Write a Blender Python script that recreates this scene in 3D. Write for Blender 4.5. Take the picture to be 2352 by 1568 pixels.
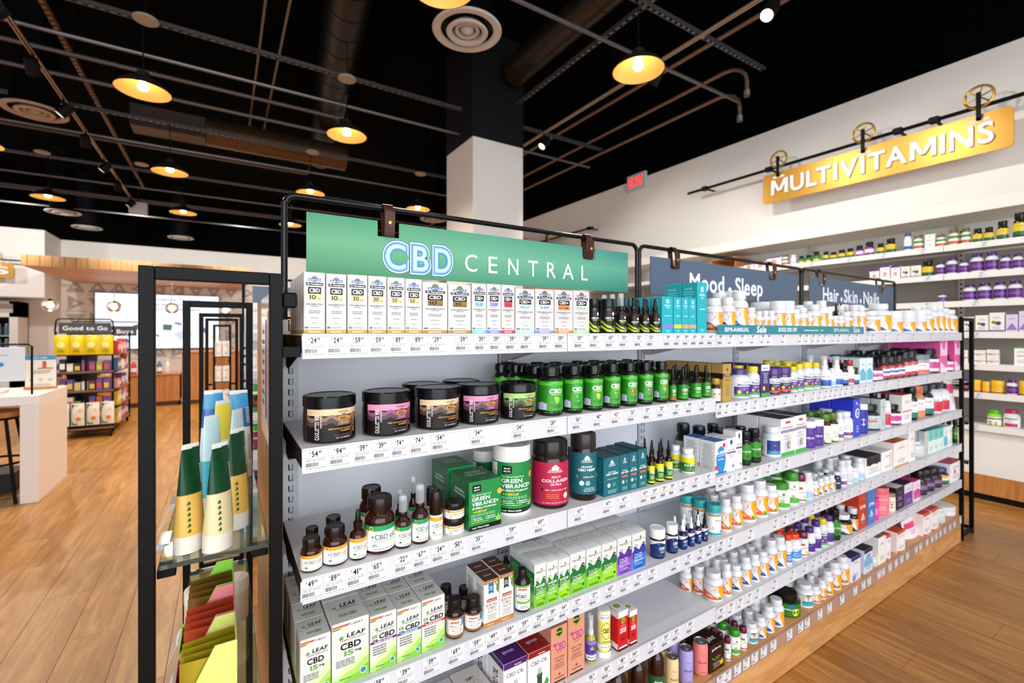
import bpy, math, random
from mathutils import Vector, Matrix
for o in list(bpy.data.objects): bpy.data.objects.remove(o)
SC = bpy.context.scene
COL = SC.collection
random.seed(7)
PI = math.pi
EYE = 1.27
# ------------------------------------------------------------------ camera
FPX, TH = 1055.0, math.radians(32.23)
cam_d = bpy.data.cameras.new('camera'); cam = bpy.data.objects.new('camera', cam_d); COL.objects.link(cam)
cam.location = (0, 0, EYE); cam.rotation_euler = (PI/2, 0, -TH)
cam_d.sensor_width = 36; cam_d.lens = 36*FPX/2352; cam_d.shift_y = -(784-763)/2352
cam_d.clip_start = .02; cam_d.clip_end = 60
cam_d.dof.use_dof = True; cam_d.dof.focus_distance = 1.0; cam_d.dof.aperture_fstop = 3.6
SC.camera = cam
# ------------------------------------------------------------------ light
SC.view_settings.view_transform = 'Standard'; SC.view_settings.look = 'None'
SC.view_settings.exposure = 0.12; SC.view_settings.gamma = 1; SC.view_settings.use_curve_mapping = False
w = bpy.data.worlds.new('world'); SC.world = w; w.use_nodes = True
w.node_tree.nodes['Background'].inputs[0].default_value = (.86, .93, 1, 1)
w.node_tree.nodes['Background'].inputs[1].default_value = .55   # even ambient fill, entering where the room is left open behind the camera
def light(kind, name, loc, energy, color=(1, 1, 1), size=1, sy=None, aim=None, spot=None):
    d = bpy.data.lights.new(name, kind); d.energy = energy; d.color = color
    if kind == 'AREA':
        d.size = size
        if sy: d.shape = 'RECTANGLE'; d.size_y = sy
    else: d.shadow_soft_size = size
    if spot: d.spot_size = math.radians(spot); d.spot_blend = .6
    o = bpy.data.objects.new(name, d); COL.objects.link(o); o.location = loc
    if aim is not None: o.rotation_euler = (Vector(aim)-Vector(loc)).to_track_quat('-Z', 'Y').to_euler()
    return o
light('AREA', 'front_fill_light', (-.5, -3.6, 1.9), 300, (.93, .96, 1), 7, 3, (1.2, 3, 1.1))  # added fill from behind the camera to reach into the shelves; no window modelled
for _x in (-5.5, -3.4, -1.6, .4, 2.4, 4.2): light('SPOT', 'back_wall_fill_light', (_x, 11.6, 3.55), 150, (1, .97, .93), .08, aim=(_x, 15.7, 1.9), spot=110)  # added spots to brighten the back wall, they belong to no fixture
light('AREA', 'overhead_fill_light', (1.6, -.9, 3.4), 14, (1, .95, .88), 4.5, 1.4, (1.9, .9, .7))  # added soft fill overhead, the ceiling has no such panel
# ------------------------------------------------------------------ picture -> world (calibration of the lens)
FX, FY = math.sin(TH), math.cos(TH)
def XU(u, Y):                       # x on the vertical plane at depth Y behind column u
    a = (u-1176)/FPX; return Y*(FX+a*FY)/(FY-a*FX)
def YU(u, X):
    a = (u-1176)/FPX; return X*(FY-a*FX)/(FX+a*FY)
def dist(X, Y): return X*FX+Y*FY
def ZV(v, X, Y): return EYE+(763-v)/FPX*dist(X, Y)
# ------------------------------------------------------------------ materials
def lin(c): return c/12.92 if c <= .04045 else ((c+.055)/1.055)**2.4
def rgb(h):
    h = h.lstrip('#'); return tuple(lin(int(h[i:i+2], 16)/255) for i in (0, 2, 4))
_M = {}
def M(c, r=.42, m=0.0, coat=0.0, em=0.0, tr=0.0, al=1.0):
    k = (c, r, m, coat, em, tr, al)
    if k in _M: return _M[k]
    t = bpy.data.materials.new('paint_'+c.strip('#')); t.use_nodes = True
    b = t.node_tree.nodes['Principled BSDF']; col = rgb(c)+(1,)
    b.inputs['Base Color'].default_value = col; b.inputs['Roughness'].default_value = r; b.inputs['Metallic'].default_value = m
    b.inputs['Coat Weight'].default_value = coat
    if sum(col[:3]) < .08 and not m: b.inputs['Specular IOR Level'].default_value = .3
    b.inputs['Transmission Weight'].default_value = tr; b.inputs['Alpha'].default_value = al
    if em: b.inputs['Emission Color'].default_value = col; b.inputs['Emission Strength'].default_value = em
    _M[k] = t; return t
def nodes(name, rough=.5):
    t = bpy.data.materials.new(name); t.use_nodes = True; nt = t.node_tree; b = nt.nodes['Principled BSDF']
    b.inputs['Roughness'].default_value = rough
    def N(ty, **kw):
        n = nt.nodes.new(ty)
        for k, v in kw.items():
            if isinstance(k, str) and hasattr(n, k): setattr(n, k, v)
            else: n.inputs[k.replace('_', ' ')].default_value = v
        return n
    return t, nt, b, N
def wood(name, c1, c2, c3, scale=(1, 1, 1), rough=.4, rand=True, spec=None):
    t, nt, b, N = nodes(name, rough); L = nt.links.new
    tc = N('ShaderNodeTexCoord'); oi = N('ShaderNodeObjectInfo')
    mp = N('ShaderNodeMapping'); mp.inputs['Scale'].default_value = scale
    if rand:
        ml = N('ShaderNodeVectorMath', operation='MULTIPLY'); ml.inputs[1].default_value = (37, 53, 11)
        cb = N('ShaderNodeCombineXYZ'); [L(oi.outputs['Random'], cb.inputs[i]) for i in range(3)]
        L(cb.outputs[0], ml.inputs[0]); L(ml.outputs[0], mp.inputs['Location'])
    L(tc.outputs['Object'], mp.inputs['Vector'])
    n1 = N('ShaderNodeTexNoise'); n1.inputs['Scale'].default_value = 3; n1.inputs['Detail'].default_value = 7; n1.inputs['Distortion'].default_value = 1.4
    n2 = N('ShaderNodeTexNoise'); n2.inputs['Scale'].default_value = 22; n2.inputs['Detail'].default_value = 3
    L(mp.outputs[0], n1.inputs['Vector']); L(mp.outputs[0], n2.inputs['Vector'])
    cr = N('ShaderNodeValToRGB'); e = cr.color_ramp.elements
    e[0].position = .3; e[0].color = rgb(c1)+(1,); e[1].position = .68; e[1].color = rgb(c3)+(1,)
    k = e.new(.5); k.color = rgb(c2)+(1,)
    mx = N('ShaderNodeMath', operation='MULTIPLY_ADD'); mx.inputs[1].default_value = .28; L(n2.outputs['Fac'], mx.inputs[0])
    sb = N('ShaderNodeMath', operation='MULTIPLY'); sb.inputs[1].default_value = .75; L(n1.outputs['Fac'], sb.inputs[0]); L(sb.outputs[0], mx.inputs[2])
    L(mx.outputs[0], cr.inputs['Fac'])
    if rand:
        hs = N('ShaderNodeHueSaturation'); mr = N('ShaderNodeMapRange'); mr.inputs['To Min'].default_value = .9; mr.inputs['To Max'].default_value = 1.08
        L(oi.outputs['Random'], mr.inputs['Value']); L(mr.outputs[0], hs.inputs['Value']); L(cr.outputs[0], hs.inputs['Color']); L(hs.outputs[0], b.inputs['Base Color'])
    else: L(cr.outputs[0], b.inputs['Base Color'])
    bp = N('ShaderNodeBump'); bp.inputs['Strength'].default_value = .08; bp.inputs['Distance'].default_value = .002
    L(n2.outputs['Fac'], bp.inputs['Height']); L(bp.outputs[0], b.inputs['Normal'])
    return t
def plaster(name, c, rough=.85, bump=.15, scale=60):
    t, nt, b, N = nodes(name, rough); L = nt.links.new
    tc = N('ShaderNodeTexCoord'); n = N('ShaderNodeTexNoise'); n.inputs['Scale'].default_value = scale
    L(tc.outputs['Object'], n.inputs['Vector'])
    b.inputs['Base Color'].default_value = rgb(c)+(1,)
    bp = N('ShaderNodeBump'); bp.inputs['Strength'].default_value = bump; bp.inputs['Distance'].default_value = .001
    L(n.outputs['Fac'], bp.inputs['Height']); L(bp.outputs[0], b.inputs['Normal'])
    return t
W_FLOOR = wood('oak_plank', '#8a5726', '#a87237', '#bf8b4e', (6.5, .6, 1), .36)
W_BASE = wood('oak_veneer', '#b0743f', '#c88f56', '#d9a56c', (.7, 5, 5), .4)
W_COUNT = wood('counter_veneer', '#a4622c', '#b9763a', '#c8894b', (7, 7, .5), .45)
W_CANOPY = wood('canopy_veneer', '#b98350', '#cb9560', '#d8a873', (6, 6, .6), .5)
P_WALL = plaster('wall_paint', '#e9e5df'); P_BLACK = plaster('black_paint', '#020202', .95); P_BLACK.node_tree.nodes['Principled BSDF'].inputs['Specular IOR Level'].default_value = .05
BLK = M('#050506', .5); BLKM = M('#0c0c0e', .55)
for _b in (BLK, BLKM): _b.node_tree.nodes['Principled BSDF'].inputs['Specular IOR Level'].default_value = .15
STEEL = M('#6a6668', .4, .7); DARKMETAL = M('#3b3836', .42, .6)
SHELF = M('#d6d7dc', .38); PANEL = M('#e8ecf4', .5); LIP = M('#d2d3da', .32)
BRASS = M('#c59a3c', .3, .75); GLASS = M('#d9f2e6', .03, 0, 0, 0, .95)
# ------------------------------------------------------------------ mesh building
class G:
    def __init__(s): s.v = []; s.f = []; s.m = []; s.mats = []
    def mi(s, m):
        if m not in s.mats: s.mats.append(m)
        return s.mats.index(m)
    def add(s, vs, fs, m):
        b = len(s.v); s.v += [tuple(v) for v in vs]; i = s.mi(m)
        for f in fs: s.f.append(tuple(b+k for k in f)); s.m.append(i)
    def box(s, x0, y0, z0, x1, y1, z1, m, c=0.0):
        if c <= 0:
            v = [(x, y, z) for z in (z0, z1) for y in (y0, y1) for x in (x0, x1)]
            s.add(v, [(0, 2, 3, 1), (4, 5, 7, 6), (0, 1, 5, 4), (2, 6, 7, 3), (0, 4, 6, 2), (1, 3, 7, 5)], m); return
        lo, hi = (x0, y0, z0), (x1, y1, z1); v = []; idx = {}
        for sx in (0, 1):
            for sy in (0, 1):
                for sz in (0, 1):
                    sg = (sx, sy, sz)
                    for ax in range(3):
                        p = [(hi[k] if sg[k] else lo[k]) + (0 if k == ax else (-c if sg[k] else c)) for k in range(3)]
                        idx[sg, ax] = len(v); v.append(tuple(p))
        f = []
        for ax in range(3):
            a, b2 = [k for k in range(3) if k != ax]
            for sd in (0, 1):
                q = []
                for p1, p2 in ((0, 0), (1, 0), (1, 1), (0, 1)):
                    sg = [0]*3; sg[ax] = sd; sg[a] = p1; sg[b2] = p2; q.append(idx[tuple(sg), ax])
                f.append(tuple(q) if (sd == 1) != (ax == 1) else tuple(q[::-1]))
        for e in range(3):          # edges along axis e
            a, b2 = [k for k in range(3) if k != e]
            for p1 in (0, 1):
                for p2 in (0, 1):
                    s0 = [0]*3; s0[a] = p1; s0[b2] = p2; s1 = list(s0); s1[e] = 1; s0, s1 = tuple(s0), tuple(s1)
                    f.append((idx[s0, a], idx[s1, a], idx[s1, b2], idx[s0, b2]))
        for sx in (0, 1):
            for sy in (0, 1):
                for sz in (0, 1): f.append(tuple(idx[(sx, sy, sz), k] for k in range(3)))
        s.add(v, f, m)
    def lathe(s, prof, m, cx=0, cy=0, z0=0, rs=1, zs=1, n=28, rib=0, sy=1):
        v = []; f = []
        for r, z in prof:
            for k in range(n):
                a = 2*PI*k/n; rr = r*rs*(1-(rib if k % 2 else 0))
                v.append((cx+rr*math.cos(a), cy+rr*math.sin(a)*sy, z0+z*zs))
        for i in range(len(prof)-1):
            for k in range(n):
                a, b = i*n+k, i*n+(k+1) % n
                if prof[i][0] == 0: f.append((a, b+n, a+n)) if 0 else f.append((b, b+n, a+n))
                elif prof[i+1][0] == 0: f.append((a, b, a+n))
                else: f.append((a, b, b+n, a+n))
        s.add(v, f, m)
    def tube(s, pts, r, m, n=8, closed=False):
        P = [Vector(p) for p in pts]; v = []; f = []; L = len(P)
        up0 = Vector((0, 0, 1))
        for i, p in enumerate(P):
            t = (P[(i+1) % L if closed else min(i+1, L-1)]-P[(i-1) % L if closed else max(i-1, 0)]).normalized()
            up = up0 if abs(t.dot(up0)) < .95 else Vector((0, 1, 0)) if abs(t.y) < .95 else Vector((1, 0, 0))
            a = t.cross(up).normalized(); b = a.cross(t)
            if i and (a.dot(pa) < 0): a, b = -a, -b
            pa = a
            for k in range(n):
                q = 2*PI*k/n; v.append(p+a*r*math.cos(q)+b*r*math.sin(q))
        for i in range(L if closed else L-1):
            for k in range(n):
                j = (i+1) % L; f.append((i*n+k, i*n+(k+1) % n, j*n+(k+1) % n, j*n+k))
        if not closed: f += [tuple(range(n))[::-1], tuple((L-1)*n+k for k in range(n))]
        s.add(v, f, m)
    def obj(s, name, parent=None, smooth=None, loc=None, rz=0):
        me = bpy.data.meshes.new(name); me.from_pydata(s.v, [], s.f)
        for m in s.mats: me.materials.append(m)
        me.polygons.foreach_set('material_index', s.m)
        if smooth is not None:
            me.shade_smooth(); me.set_sharp_from_angle(angle=math.radians(smooth))
        me.update()
        o = bpy.data.objects.new(name, me); COL.objects.link(o)
        if parent: o.parent = parent
        if loc: o.location = loc
        if rz: o.rotation_euler.z = rz
        return o
def tag(o, label=None, cat=None, group=None, kind=None):
    if label: o['label'] = label
    if cat: o['category'] = cat
    if group: o['group'] = group
    if kind: o['kind'] = kind
    return o
def thing(name, label, cat, loc=(0, 0, 0), rz=0, group=None):
    o = bpy.data.objects.new(name, None); COL.objects.link(o); o.location = loc; o.rotation_euler.z = rz
    o.empty_display_size = .02
    return tag(o, label, cat, group)
def copy_tree(o, parent=None):
    c = o.copy(); COL.objects.link(c); c.parent = parent
    for k in list(o.children): copy_tree(k, c)
    return c
def arc(cx, cz, r, a0, a1, n=6): return [(cx+r*math.cos(a0+(a1-a0)*i/n), cz+r*math.sin(a0+(a1-a0)*i/n)) for i in range(n+1)]
ORD = 'first second third fourth fifth sixth seventh eighth ninth tenth eleventh twelfth thirteenth fourteenth fifteenth sixteenth seventeenth eighteenth nineteenth twentieth'.split()
def ordw(i):
    if i <= 20: return ORD[i-1]
    t, r = divmod(i, 10); T = {2: 'twenty', 3: 'thirty', 4: 'forty', 5: 'fifty'}[t]
    return T+'-'+ORD[r-1] if r else T[:-1]+'ieth'
# ------------------------------------------------------------------ glyphs, built once from the built-in font
GL = {}
def make_glyphs():
    chars = [chr(c) for c in range(33, 127)]; tmp = []
    for b, off in ((0, 0.0), (1, .022), (2, .075), (3, .010)):
        for ch in chars:
            if b == 2 and ch not in 'CBD' or b == 3 and ch != 'M': continue
            cu = bpy.data.curves.new('g', 'FONT'); cu.body = ch; cu.size = 1; cu.offset = off; cu.resolution_u = 4 if b < 2 else 8; cu.fill_mode = 'FRONT'
            o = bpy.data.objects.new('g', cu); COL.objects.link(o); tmp.append((b, ch, o))
    dg = bpy.context.evaluated_depsgraph_get(); dg.update()
    for b, ch, o in tmp:
        me = bpy.data.meshes.new_from_object(o.evaluated_get(dg))
        V = [(v.co.x, v.co.y) for v in me.vertices]; F = []
        for p in me.polygons:
            ix = list(p.vertices)
            F.append(ix if p.normal.z >= 0 else ix[::-1])
        GL[b, ch] = (V, F, max([v[0] for v in V] or [.3]))
        bpy.data.meshes.remove(me)
    for b, ch, o in tmp:
        cu = o.data; bpy.data.objects.remove(o); bpy.data.curves.remove(cu)
make_glyphs()
CAPH = max(v[1] for v in GL[0, 'H'][0])
def text2d(s, b=0, gap=.05, sp=0):
    """verts and faces of a line of text with capitals one unit high, starting at x=0; returns (V, F, width)"""
    V = []; F = []; x = 0
    for ch in s:
        if ch == ' ': x += .3+sp; continue
        if (b, ch) not in GL: ch = '-'
        gv, gf, gw = GL[b, ch]; o = len(V); x0 = min(v[0] for v in gv)
        V += [((v[0]-x0+x)/CAPH, v[1]/CAPH) for v in gv]; F += [[o+i for i in f] for f in gf]
        x += gw-x0+gap+sp+.02
    return V, F, max(.01, (x-gap-sp)/CAPH)
# ------------------------------------------------------------------ printed art: a list of (verts2d, faces, colour); later = on top
class Art:
    def __init__(s, w, h): s.w, s.h, s.it = w, h, []
    def put(s, V, F, c, L): s.it.append((V, F, c, L))
    def run(s, ops, L=1):
        w, h = s.w, s.h
        for i, op in enumerate(ops):
            k = op[0]; lay = L+i*.35
            if k == 'R':
                _, x0, y0, x1, y1, c = op; n = max(1, int(abs(x1-x0)*16))
                V = []; F = []
                for j in range(n+1):
                    x = (x0+(x1-x0)*j/n-.5)*w; V += [(x, y0*h), (x, y1*h)]
                    if j: F.append((2*j-2, 2*j, 2*j+1, 2*j-1))
                s.put(V, F, c, lay)
            elif k == 'S':          # band between two curves
                _, x0, x1, lo, hi, c = op; n = max(14, int((x1-x0)*22)); V = []; F = []
                def ev(q, t):
                    if len(q) == 1: return q[0]
                    p = t*(len(q)-1); a = min(int(p), len(q)-2); r = p-a; r = r*r*(3-2*r); return q[a]*(1-r)+q[a+1]*r
                for j in range(n+1):
                    t = j/n; x = (x0+(x1-x0)*t-.5)*w; V += [(x, ev(lo, t)*h), (x, max(ev(hi, t), ev(lo, t)+1e-4)*h)]
                    if j: F.append((2*j-2, 2*j, 2*j+1, 2*j-1))
                s.put(V, F, c, lay)
            elif k == 'D':
                _, cx, cy, r, c = op[:5]; ry = op[5] if len(op) > 5 else r
                V = [((cx-.5)*w, cy*h)]+[((cx-.5)*w+r*w*math.cos(2*PI*q/14), cy*h+ry*w*math.sin(2*PI*q/14)) for q in range(14)]
                s.put(V, [(0, 1+q, 1+(q+1) % 14) for q in range(14)], c, lay)
            elif k == 'P':
                _, pts, c = op; s.put([((x-.5)*w, y*h) for x, y in pts], [tuple(range(len(pts)))], c, lay)
            elif k in ('T', 'V'):   # T text: string, cx, cy(bottom), cap height, width, colour, bold, shear
                _, st, cx, cy, th, tw, c = op[:7]; b = op[7] if len(op) > 7 else 1; sh = op[8] if len(op) > 8 else 0
                V, F, W = text2d(st, b)
                if k == 'T':
                    sx = tw*w/W; sy = th*h
                    if tw == 0: sx = sy*.9
                    V = [((cx-.5)*w+(x-W/2)*sx+sh*y*sy, cy*h+y*sy) for x, y in V]
                else:               # vertical lettering, reading upwards; th = length along height, tw = letter height over width
                    sx = th*h/W; sy = tw*w
                    V = [((cx-.5)*w-(y-.5)*sy, cy*h+x*sx) for x, y in V]
                s.put(V, F, c, lay)
            elif k == 'L':          # lines of small print
                _, x0, x1, y0, y1, n, c = op
                for j in range(n):
                    yy = y1-(y1-y0)*(j+.5)/n; hh = (y1-y0)/n*.2; r = random.Random(j*31+int(x0*97)+n)
                    a = (x0+x1)/2-(x1-x0)/2*r.uniform(.55, 1) if op[6][-1:] != '!' else x0; bb = x0+x1-a
                    q = a
                    while q < bb-.01:
                        e = min(bb, q+r.uniform(.04, .12)*1.4); s.put([((q-.5)*w, (yy-hh)*h), ((e-.5)*w, (yy-hh)*h), ((e-.5)*w, (yy+hh)*h), ((q-.5)*w, (yy+hh)*h)], [(0, 1, 2, 3)], c, lay); q = e+.018
            elif k == 'B':          # bar code
                _, x0, x1, y0, y1, c = op; q = x0; r = random.Random(5)
                while q < x1-.01:
                    e = q+(x1-x0)*r.choice((.012, .02, .03)); s.put([((q-.5)*w, y0*h), ((e-.5)*w, y0*h), ((e-.5)*w, y1*h), ((q-.5)*w, y1*h)], [(0, 1, 2, 3)], c, lay); q = e+(x1-x0)*r.choice((.012, .02))
            elif k == 'F':          # leaf emblem of seven blades
                _, cx, cy, r, c = op
                for a, l in ((0, 1), (38, .85), (-38, .85), (72, .62), (-72, .62), (105, .35), (-105, .35)):
                    a = math.radians(a); dx, dy = math.sin(a), math.cos(a); X, Y = (cx-.5)*w, cy*h; R = r*w*l
                    s.put([(X, Y), (X+dx*R*.5+dy*R*.13, Y+dy*R*.5-dx*R*.13), (X+dx*R, Y+dy*R), (X+dx*R*.5-dy*R*.13, Y+dy*R*.5+dx*R*.13)], [(0, 1, 2, 3)], c, lay)
        return s
    def flat(s, g, x, y, z, e=.00012, rough=.4, ax='-y', base=.0001):
        for V, F, c, L in s.it:
            o = base+L*e
            if ax == '-y': P = [(x+a, y-o, z+b) for a, b in V]
            elif ax == '-x': P = [(x-o, y-a, z+b) for a, b in V]
            elif ax == '+z': P = [(x+a, y+b, z+o) for a, b in V]
            elif ax == '+x': P = [(x+o, y+a, z+b) for a, b in V]
            g.add(P, F, M(c.rstrip('!'), rough))
        return g
    def cyl(s, g, r, z, e=.00012, rough=.36, base=.0003, taper=0):
        for V, F, c, L in s.it:
            q = r+base+L*e; g.add([(q*math.sin(a/r), -q*math.cos(a/r), z+b) for a, b in V], F, M(c.rstrip('!'), rough))
        return g
# ------------------------------------------------------------------ shapes of packs: (part, profile, colour slot)
SH = {
 'packer': [('body', [(0, 0), (.9, 0), (1, .03), (1, .67), (.96, .74), (.82, .79), (.66, .82), (.66, .86)], 0), ('cap', [(.76, .845), (.79, .85), (.79, .965), (.74, 1), (.6, 1), (.58, .99), (0, .99)], 1)],
 'pack': [('body', [(0, 0), (.9, 0), (1, .03), (1, .64), (.96, .70), (.80, .76), (.64, .79), (.64, .83)], 0), ('cap', [(.73, .81), (.76, .82), (.76, .965), (.71, 1), (0, 1)], 1)],
 'amber': [('body', [(0, 0), (.9, 0), (1, .03), (1, .56), (.97, .63), (.82, .70), (.70, .73), (.70, .78)], 0), ('cap', [(.78, .76), (.81, .77), (.81, .96), (.76, 1), (.6, 1), (.58, .99), (0, .99)], 1)],
 'jar': [('body', [(0, 0), (.93, 0), (1, .03), (1, .70), (.97, .75), (.92, .77)], 0), ('lid', [(1.0, .755), (1.02, .76), (1.02, .97), (.98, 1), (.85, 1), (.83, .99), (0, .99)], 1)],
 'vial': [('body', [(0, 0), (.93, 0), (1, .03), (1, .62), (.96, .67), (.9, .69)], 0), ('lid', [(.98, .68), (1.0, .69), (1.0, .97), (.96, 1), (.85, 1), (.83, .99), (0, .99)], 1)],
 'canister': [('body', [(0, 0), (.95, 0), (1, .02), (1, .80), (.93, .82)], 0), ('lid', [(.97, .81), (.99, .815), (.99, .975), (.96, 1), (.8, 1), (.78, .99), (0, .99)], 1)],
 'glassjar': [('body', [(0, 0), (.95, 0), (1, .02), (1, .72), (.93, .76), (.88, .79)], 0), ('lid', [(.9, .78), (.94, .785), (.94, .97), (.9, 1), (.7, 1), (.68, .99), (0, .99)], 1)],
 'dropper': [('body', [(0, 0), (.92, 0), (1, .03), (1, .45), (.9, .52), (.5, .59), (.42, .60), (.42, .63)], 0), ('collar', [(.5, .61), (.53, .62), (.53, .75), (.38, .77), (0, .77)], 1), ('bulb', [(.33, .76), (.32, .82), (.26, .95), (.17, .99), (0, 1)], 1)],
 'spray': [('body', [(0, 0), (.92, 0), (1, .03), (1, .44), (.9, .51), (.5, .58), (.42, .60)], 0), ('collar', [(.52, .59), (.54, .6), (.54, .68), (.5, .69), (.36, .70), (.34, .88), (0, .89)], 1), ('cap', [(.52, .68), (.54, .685), (.53, .96), (.45, 1), (0, 1)], 2)],
 'roller': [('body', [(0, 0), (.94, 0), (1, .02), (1, .50), (.9, .53)], 0), ('cap', [(.94, .52), (.96, .53), (.96, .97), (.88, 1), (.6, 1), (.57, .985), (0, .985)], 1)],
 'can': [('body', [(0, .01), (.74, 0), (.8, .01), (1, .07), (1, .86), (.86, .945)], 0), ('lid', [(.86, .945), (.9, .96), (.89, .975), (.84, .97), (.80, .945), (0, .94)], 1)],
 'tea': [('body', [(0, 0), (.92, 0), (1, .03), (1, .62), (.98, .70), (.9, .78), (.7, .86), (.42, .9), (.38, .92)], 0), ('cap', [(.46, .89), (.48, .9), (.48, .99), (.44, 1), (0, 1)], 1)],
 'squat': [('body', [(0, 0), (.93, 0), (1, .05), (1, .55), (.97, .6)], 0), ('lid', [(1, .58), (1.02, .6), (1.02, .95), (.98, 1), (0, 1)], 1)],
 'soft': [('body', [(0, 0), (.85, 0), (.92, .03), (.98, .3), (1, .6), (.9, .72), (.7, .76)], 0), ('cap', [(.86, .74), (.9, .76), (.88, .92), (.7, .985), (.3, 1), (0, 1)], 1)],
}
WHT, NVY = '#dcdee2', '#16244f'
AMB = ('#2b0f06', .1); AMBL = ('#3d1608', .1)
K = {}
def kind(key, n, cat, d, s, c, lb=None, a=(), **kw): K[key] = dict(n=n, cat=cat, d=d, s=s, c=c, lb=lb, a=list(a), **kw)
# cartons with a round emblem, a black CBD block and a coloured dose block
def gol(key, dose, dc, strip, d, small=0, tcol='#1a1a1a'):
    word = len(dose) > 2
    kind(key, 'carton', 'carton', d, 'box', ('#cdcccb', '#dcd6ca'), a=[
        ('R', 0, 0, 1, .065, strip), ('L', .08, .92, .01, .055, 1, '#f5e6b8' if strip == '#b98d35' else '#ffffff'),
        ('D', .5, .9, .145, '#2c3a48'), ('D', .5, .9, .12, '#8a7a3c'), ('D', .46, .915, .06, '#3f8f55'), ('D', .56, .89, .05, '#a8543f'), ('R', .2, .865, .8, .905, '#2a4db0'), ('T', 'Garden of Life', .5, .874, .022, .54, '#ffffff', 1),
        ('R', .1, .79, .9, .84, '#15161c'), ('T', 'Dr. Formulated', .5, .803, .026, .68, '#ffffff', 1),
        ('R', .19, .655, .81, .765, '#15161c'), ('T', 'CBD'+('+' if word else ''), .5, .68, .062, .5, '#ffffff', 1),
        ('R', .19, .545, .81, .655, dc), ('T', dose, .5 if word else .42, .566, .05 if word else .068, .5 if word else .3, tcol, 1)]
        + ([] if word else [('T', 'mg', .7, .566, .03, .16, tcol, 0)]) + [
        ('T', 'WHOLE HEMP EXTRACT', .5, .475, .02, .82, '#3c3c40', 1), ('L', .25, .75, .44, .465, 1, '#707076'),
        ('L', .22, .78, .33, .39, 2, '#77777d'), ('L', .25, .75, .25, .275, 1, strip if word else '#4f8f74'), ('L', .35, .65, .17, .19, 1, '#85858a'),
        ('T', dose if not word else '15', .13, .088, .03, .16, '#222222', 1), ('L', .24, .8, .09, .112, 1, '#6a6a70')],
        side=[('L', .1, .9, .1, .9, 22, '#9a9690'), ('R', .0, 0, 1, .065, strip)])
for q, dose in (('10', 'ten'), ('30', 'thirty'), ('50', 'fifty')): gol('gol'+q, q, '#e8cf96', '#b98d35', f'tall silver carton with cream {dose} milligram block')
gol('golw10', '10', '#8c6a24', '#a87f2c', 'wide silver carton with dark gold ten block'); gol('golw30', '30', '#8c6a24', '#a87f2c', 'wide silver carton with dark gold thirty block')
gol('golrelief', 'RELIEF', '#a5dfe2', '#6cc6cf', 'narrow carton with aqua relief block', tcol='#1d6a70'); gol('golsleep', 'SLEEP', '#b3b0ea', '#7a78cf', 'narrow carton with lilac sleep block', tcol='#34309a')
gol('golresp', 'RESPONSE', '#d9354b', '#c9253c', 'narrow carton with red block', tcol='#7a0d1d'); gol('golrelax', 'RELAX', '#c5ecf2', '#9bd7e6', 'wide carton with pale aqua relax block', tcol='#1d4f6a')
gol('golsleepw', 'SLEEP', '#dcdcf0', '#8886d2', 'wide carton with white sleep block', tcol='#3a3f66'); gol('golorange', 'INFLAMM', '#f08a3c', '#ef7a24', 'wide carton with orange block', tcol='#8a3a06'); gol('goldha', 'DHA', '#cdeecb', '#8fd58c', 'wide carton with pale green block', tcol='#3a8a3c')
# vitamin bottles with a V mark and a coloured swoosh
def vit(key, acc, d, yel='#f2a71b', s='pack', cap=WHT, body=WHT, top=None, green=False, lb=(.09, .60), n='vitamin_bottle'):
    top = top or ('#d4512a' if acc in ('#e8641b', '#c4521a') else NVY)
    a = [('S', -.45, .74, [.0, .0], [.56, .54, .44, .24, .01], acc), ('R', .80, .0, 1.2, .97, yel), ('S', .60, .81, [.62, .40, .0], [.97, .97], yel),
         ('R', -.55, .975, 1.3, 1.0, top), ('P', [(.22, .93), (.34, .93), (.43, .72), (.40, .62)], '#e0701a'), ('P', [(.57, .93), (.48, .90), (.40, .62), (.46, .70)], '#ef9a2a'),
         ('L', .15, .6, .56, .60, 1, '#8890a4'), ('L', -.1, .35, .14, .34, 2, '#ffffff'), ('L', .78, .98, .7, .86, 2, '#7a5a10')]
    if green: a.append(('S', .62, .86, [.02], [.26, .2, .04], '#5a9a22'))
    kind(key, n, 'bottle', d, s, (body, cap), (lb[0], lb[1], '#dfe0e4'), a)
vit('vor', '#e8641b', 'white vitamin bottle with orange swoosh label', green=True); vit('vbr', '#c4521a', 'white bottle with rust orange swoosh label')
vit('vnv', '#1b2c63', 'white bottle with navy and yellow label'); vit('vbl', '#1f4f9a', 'white bottle with blue and yellow swoosh label')
vit('vsky', '#3f9fd6', 'white bottle with sky blue and yellow label'); vit('vjn', '#1f4f9a', 'clear-shouldered jar with white lid and blue label', s='jar', body='#dfe3ea', n='supplement_jar', lb=(.04, .62))
vit('vam', '#1b3a7a', 'dark bottle with white cap and swoosh label', body='#1a1008', s='amber', lb=(.06, .56)); vit('vjar', '#1f4f9a', 'short white jar with navy swoosh label', s='squat', n='supplement_jar', lb=(.08, .5))
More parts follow.
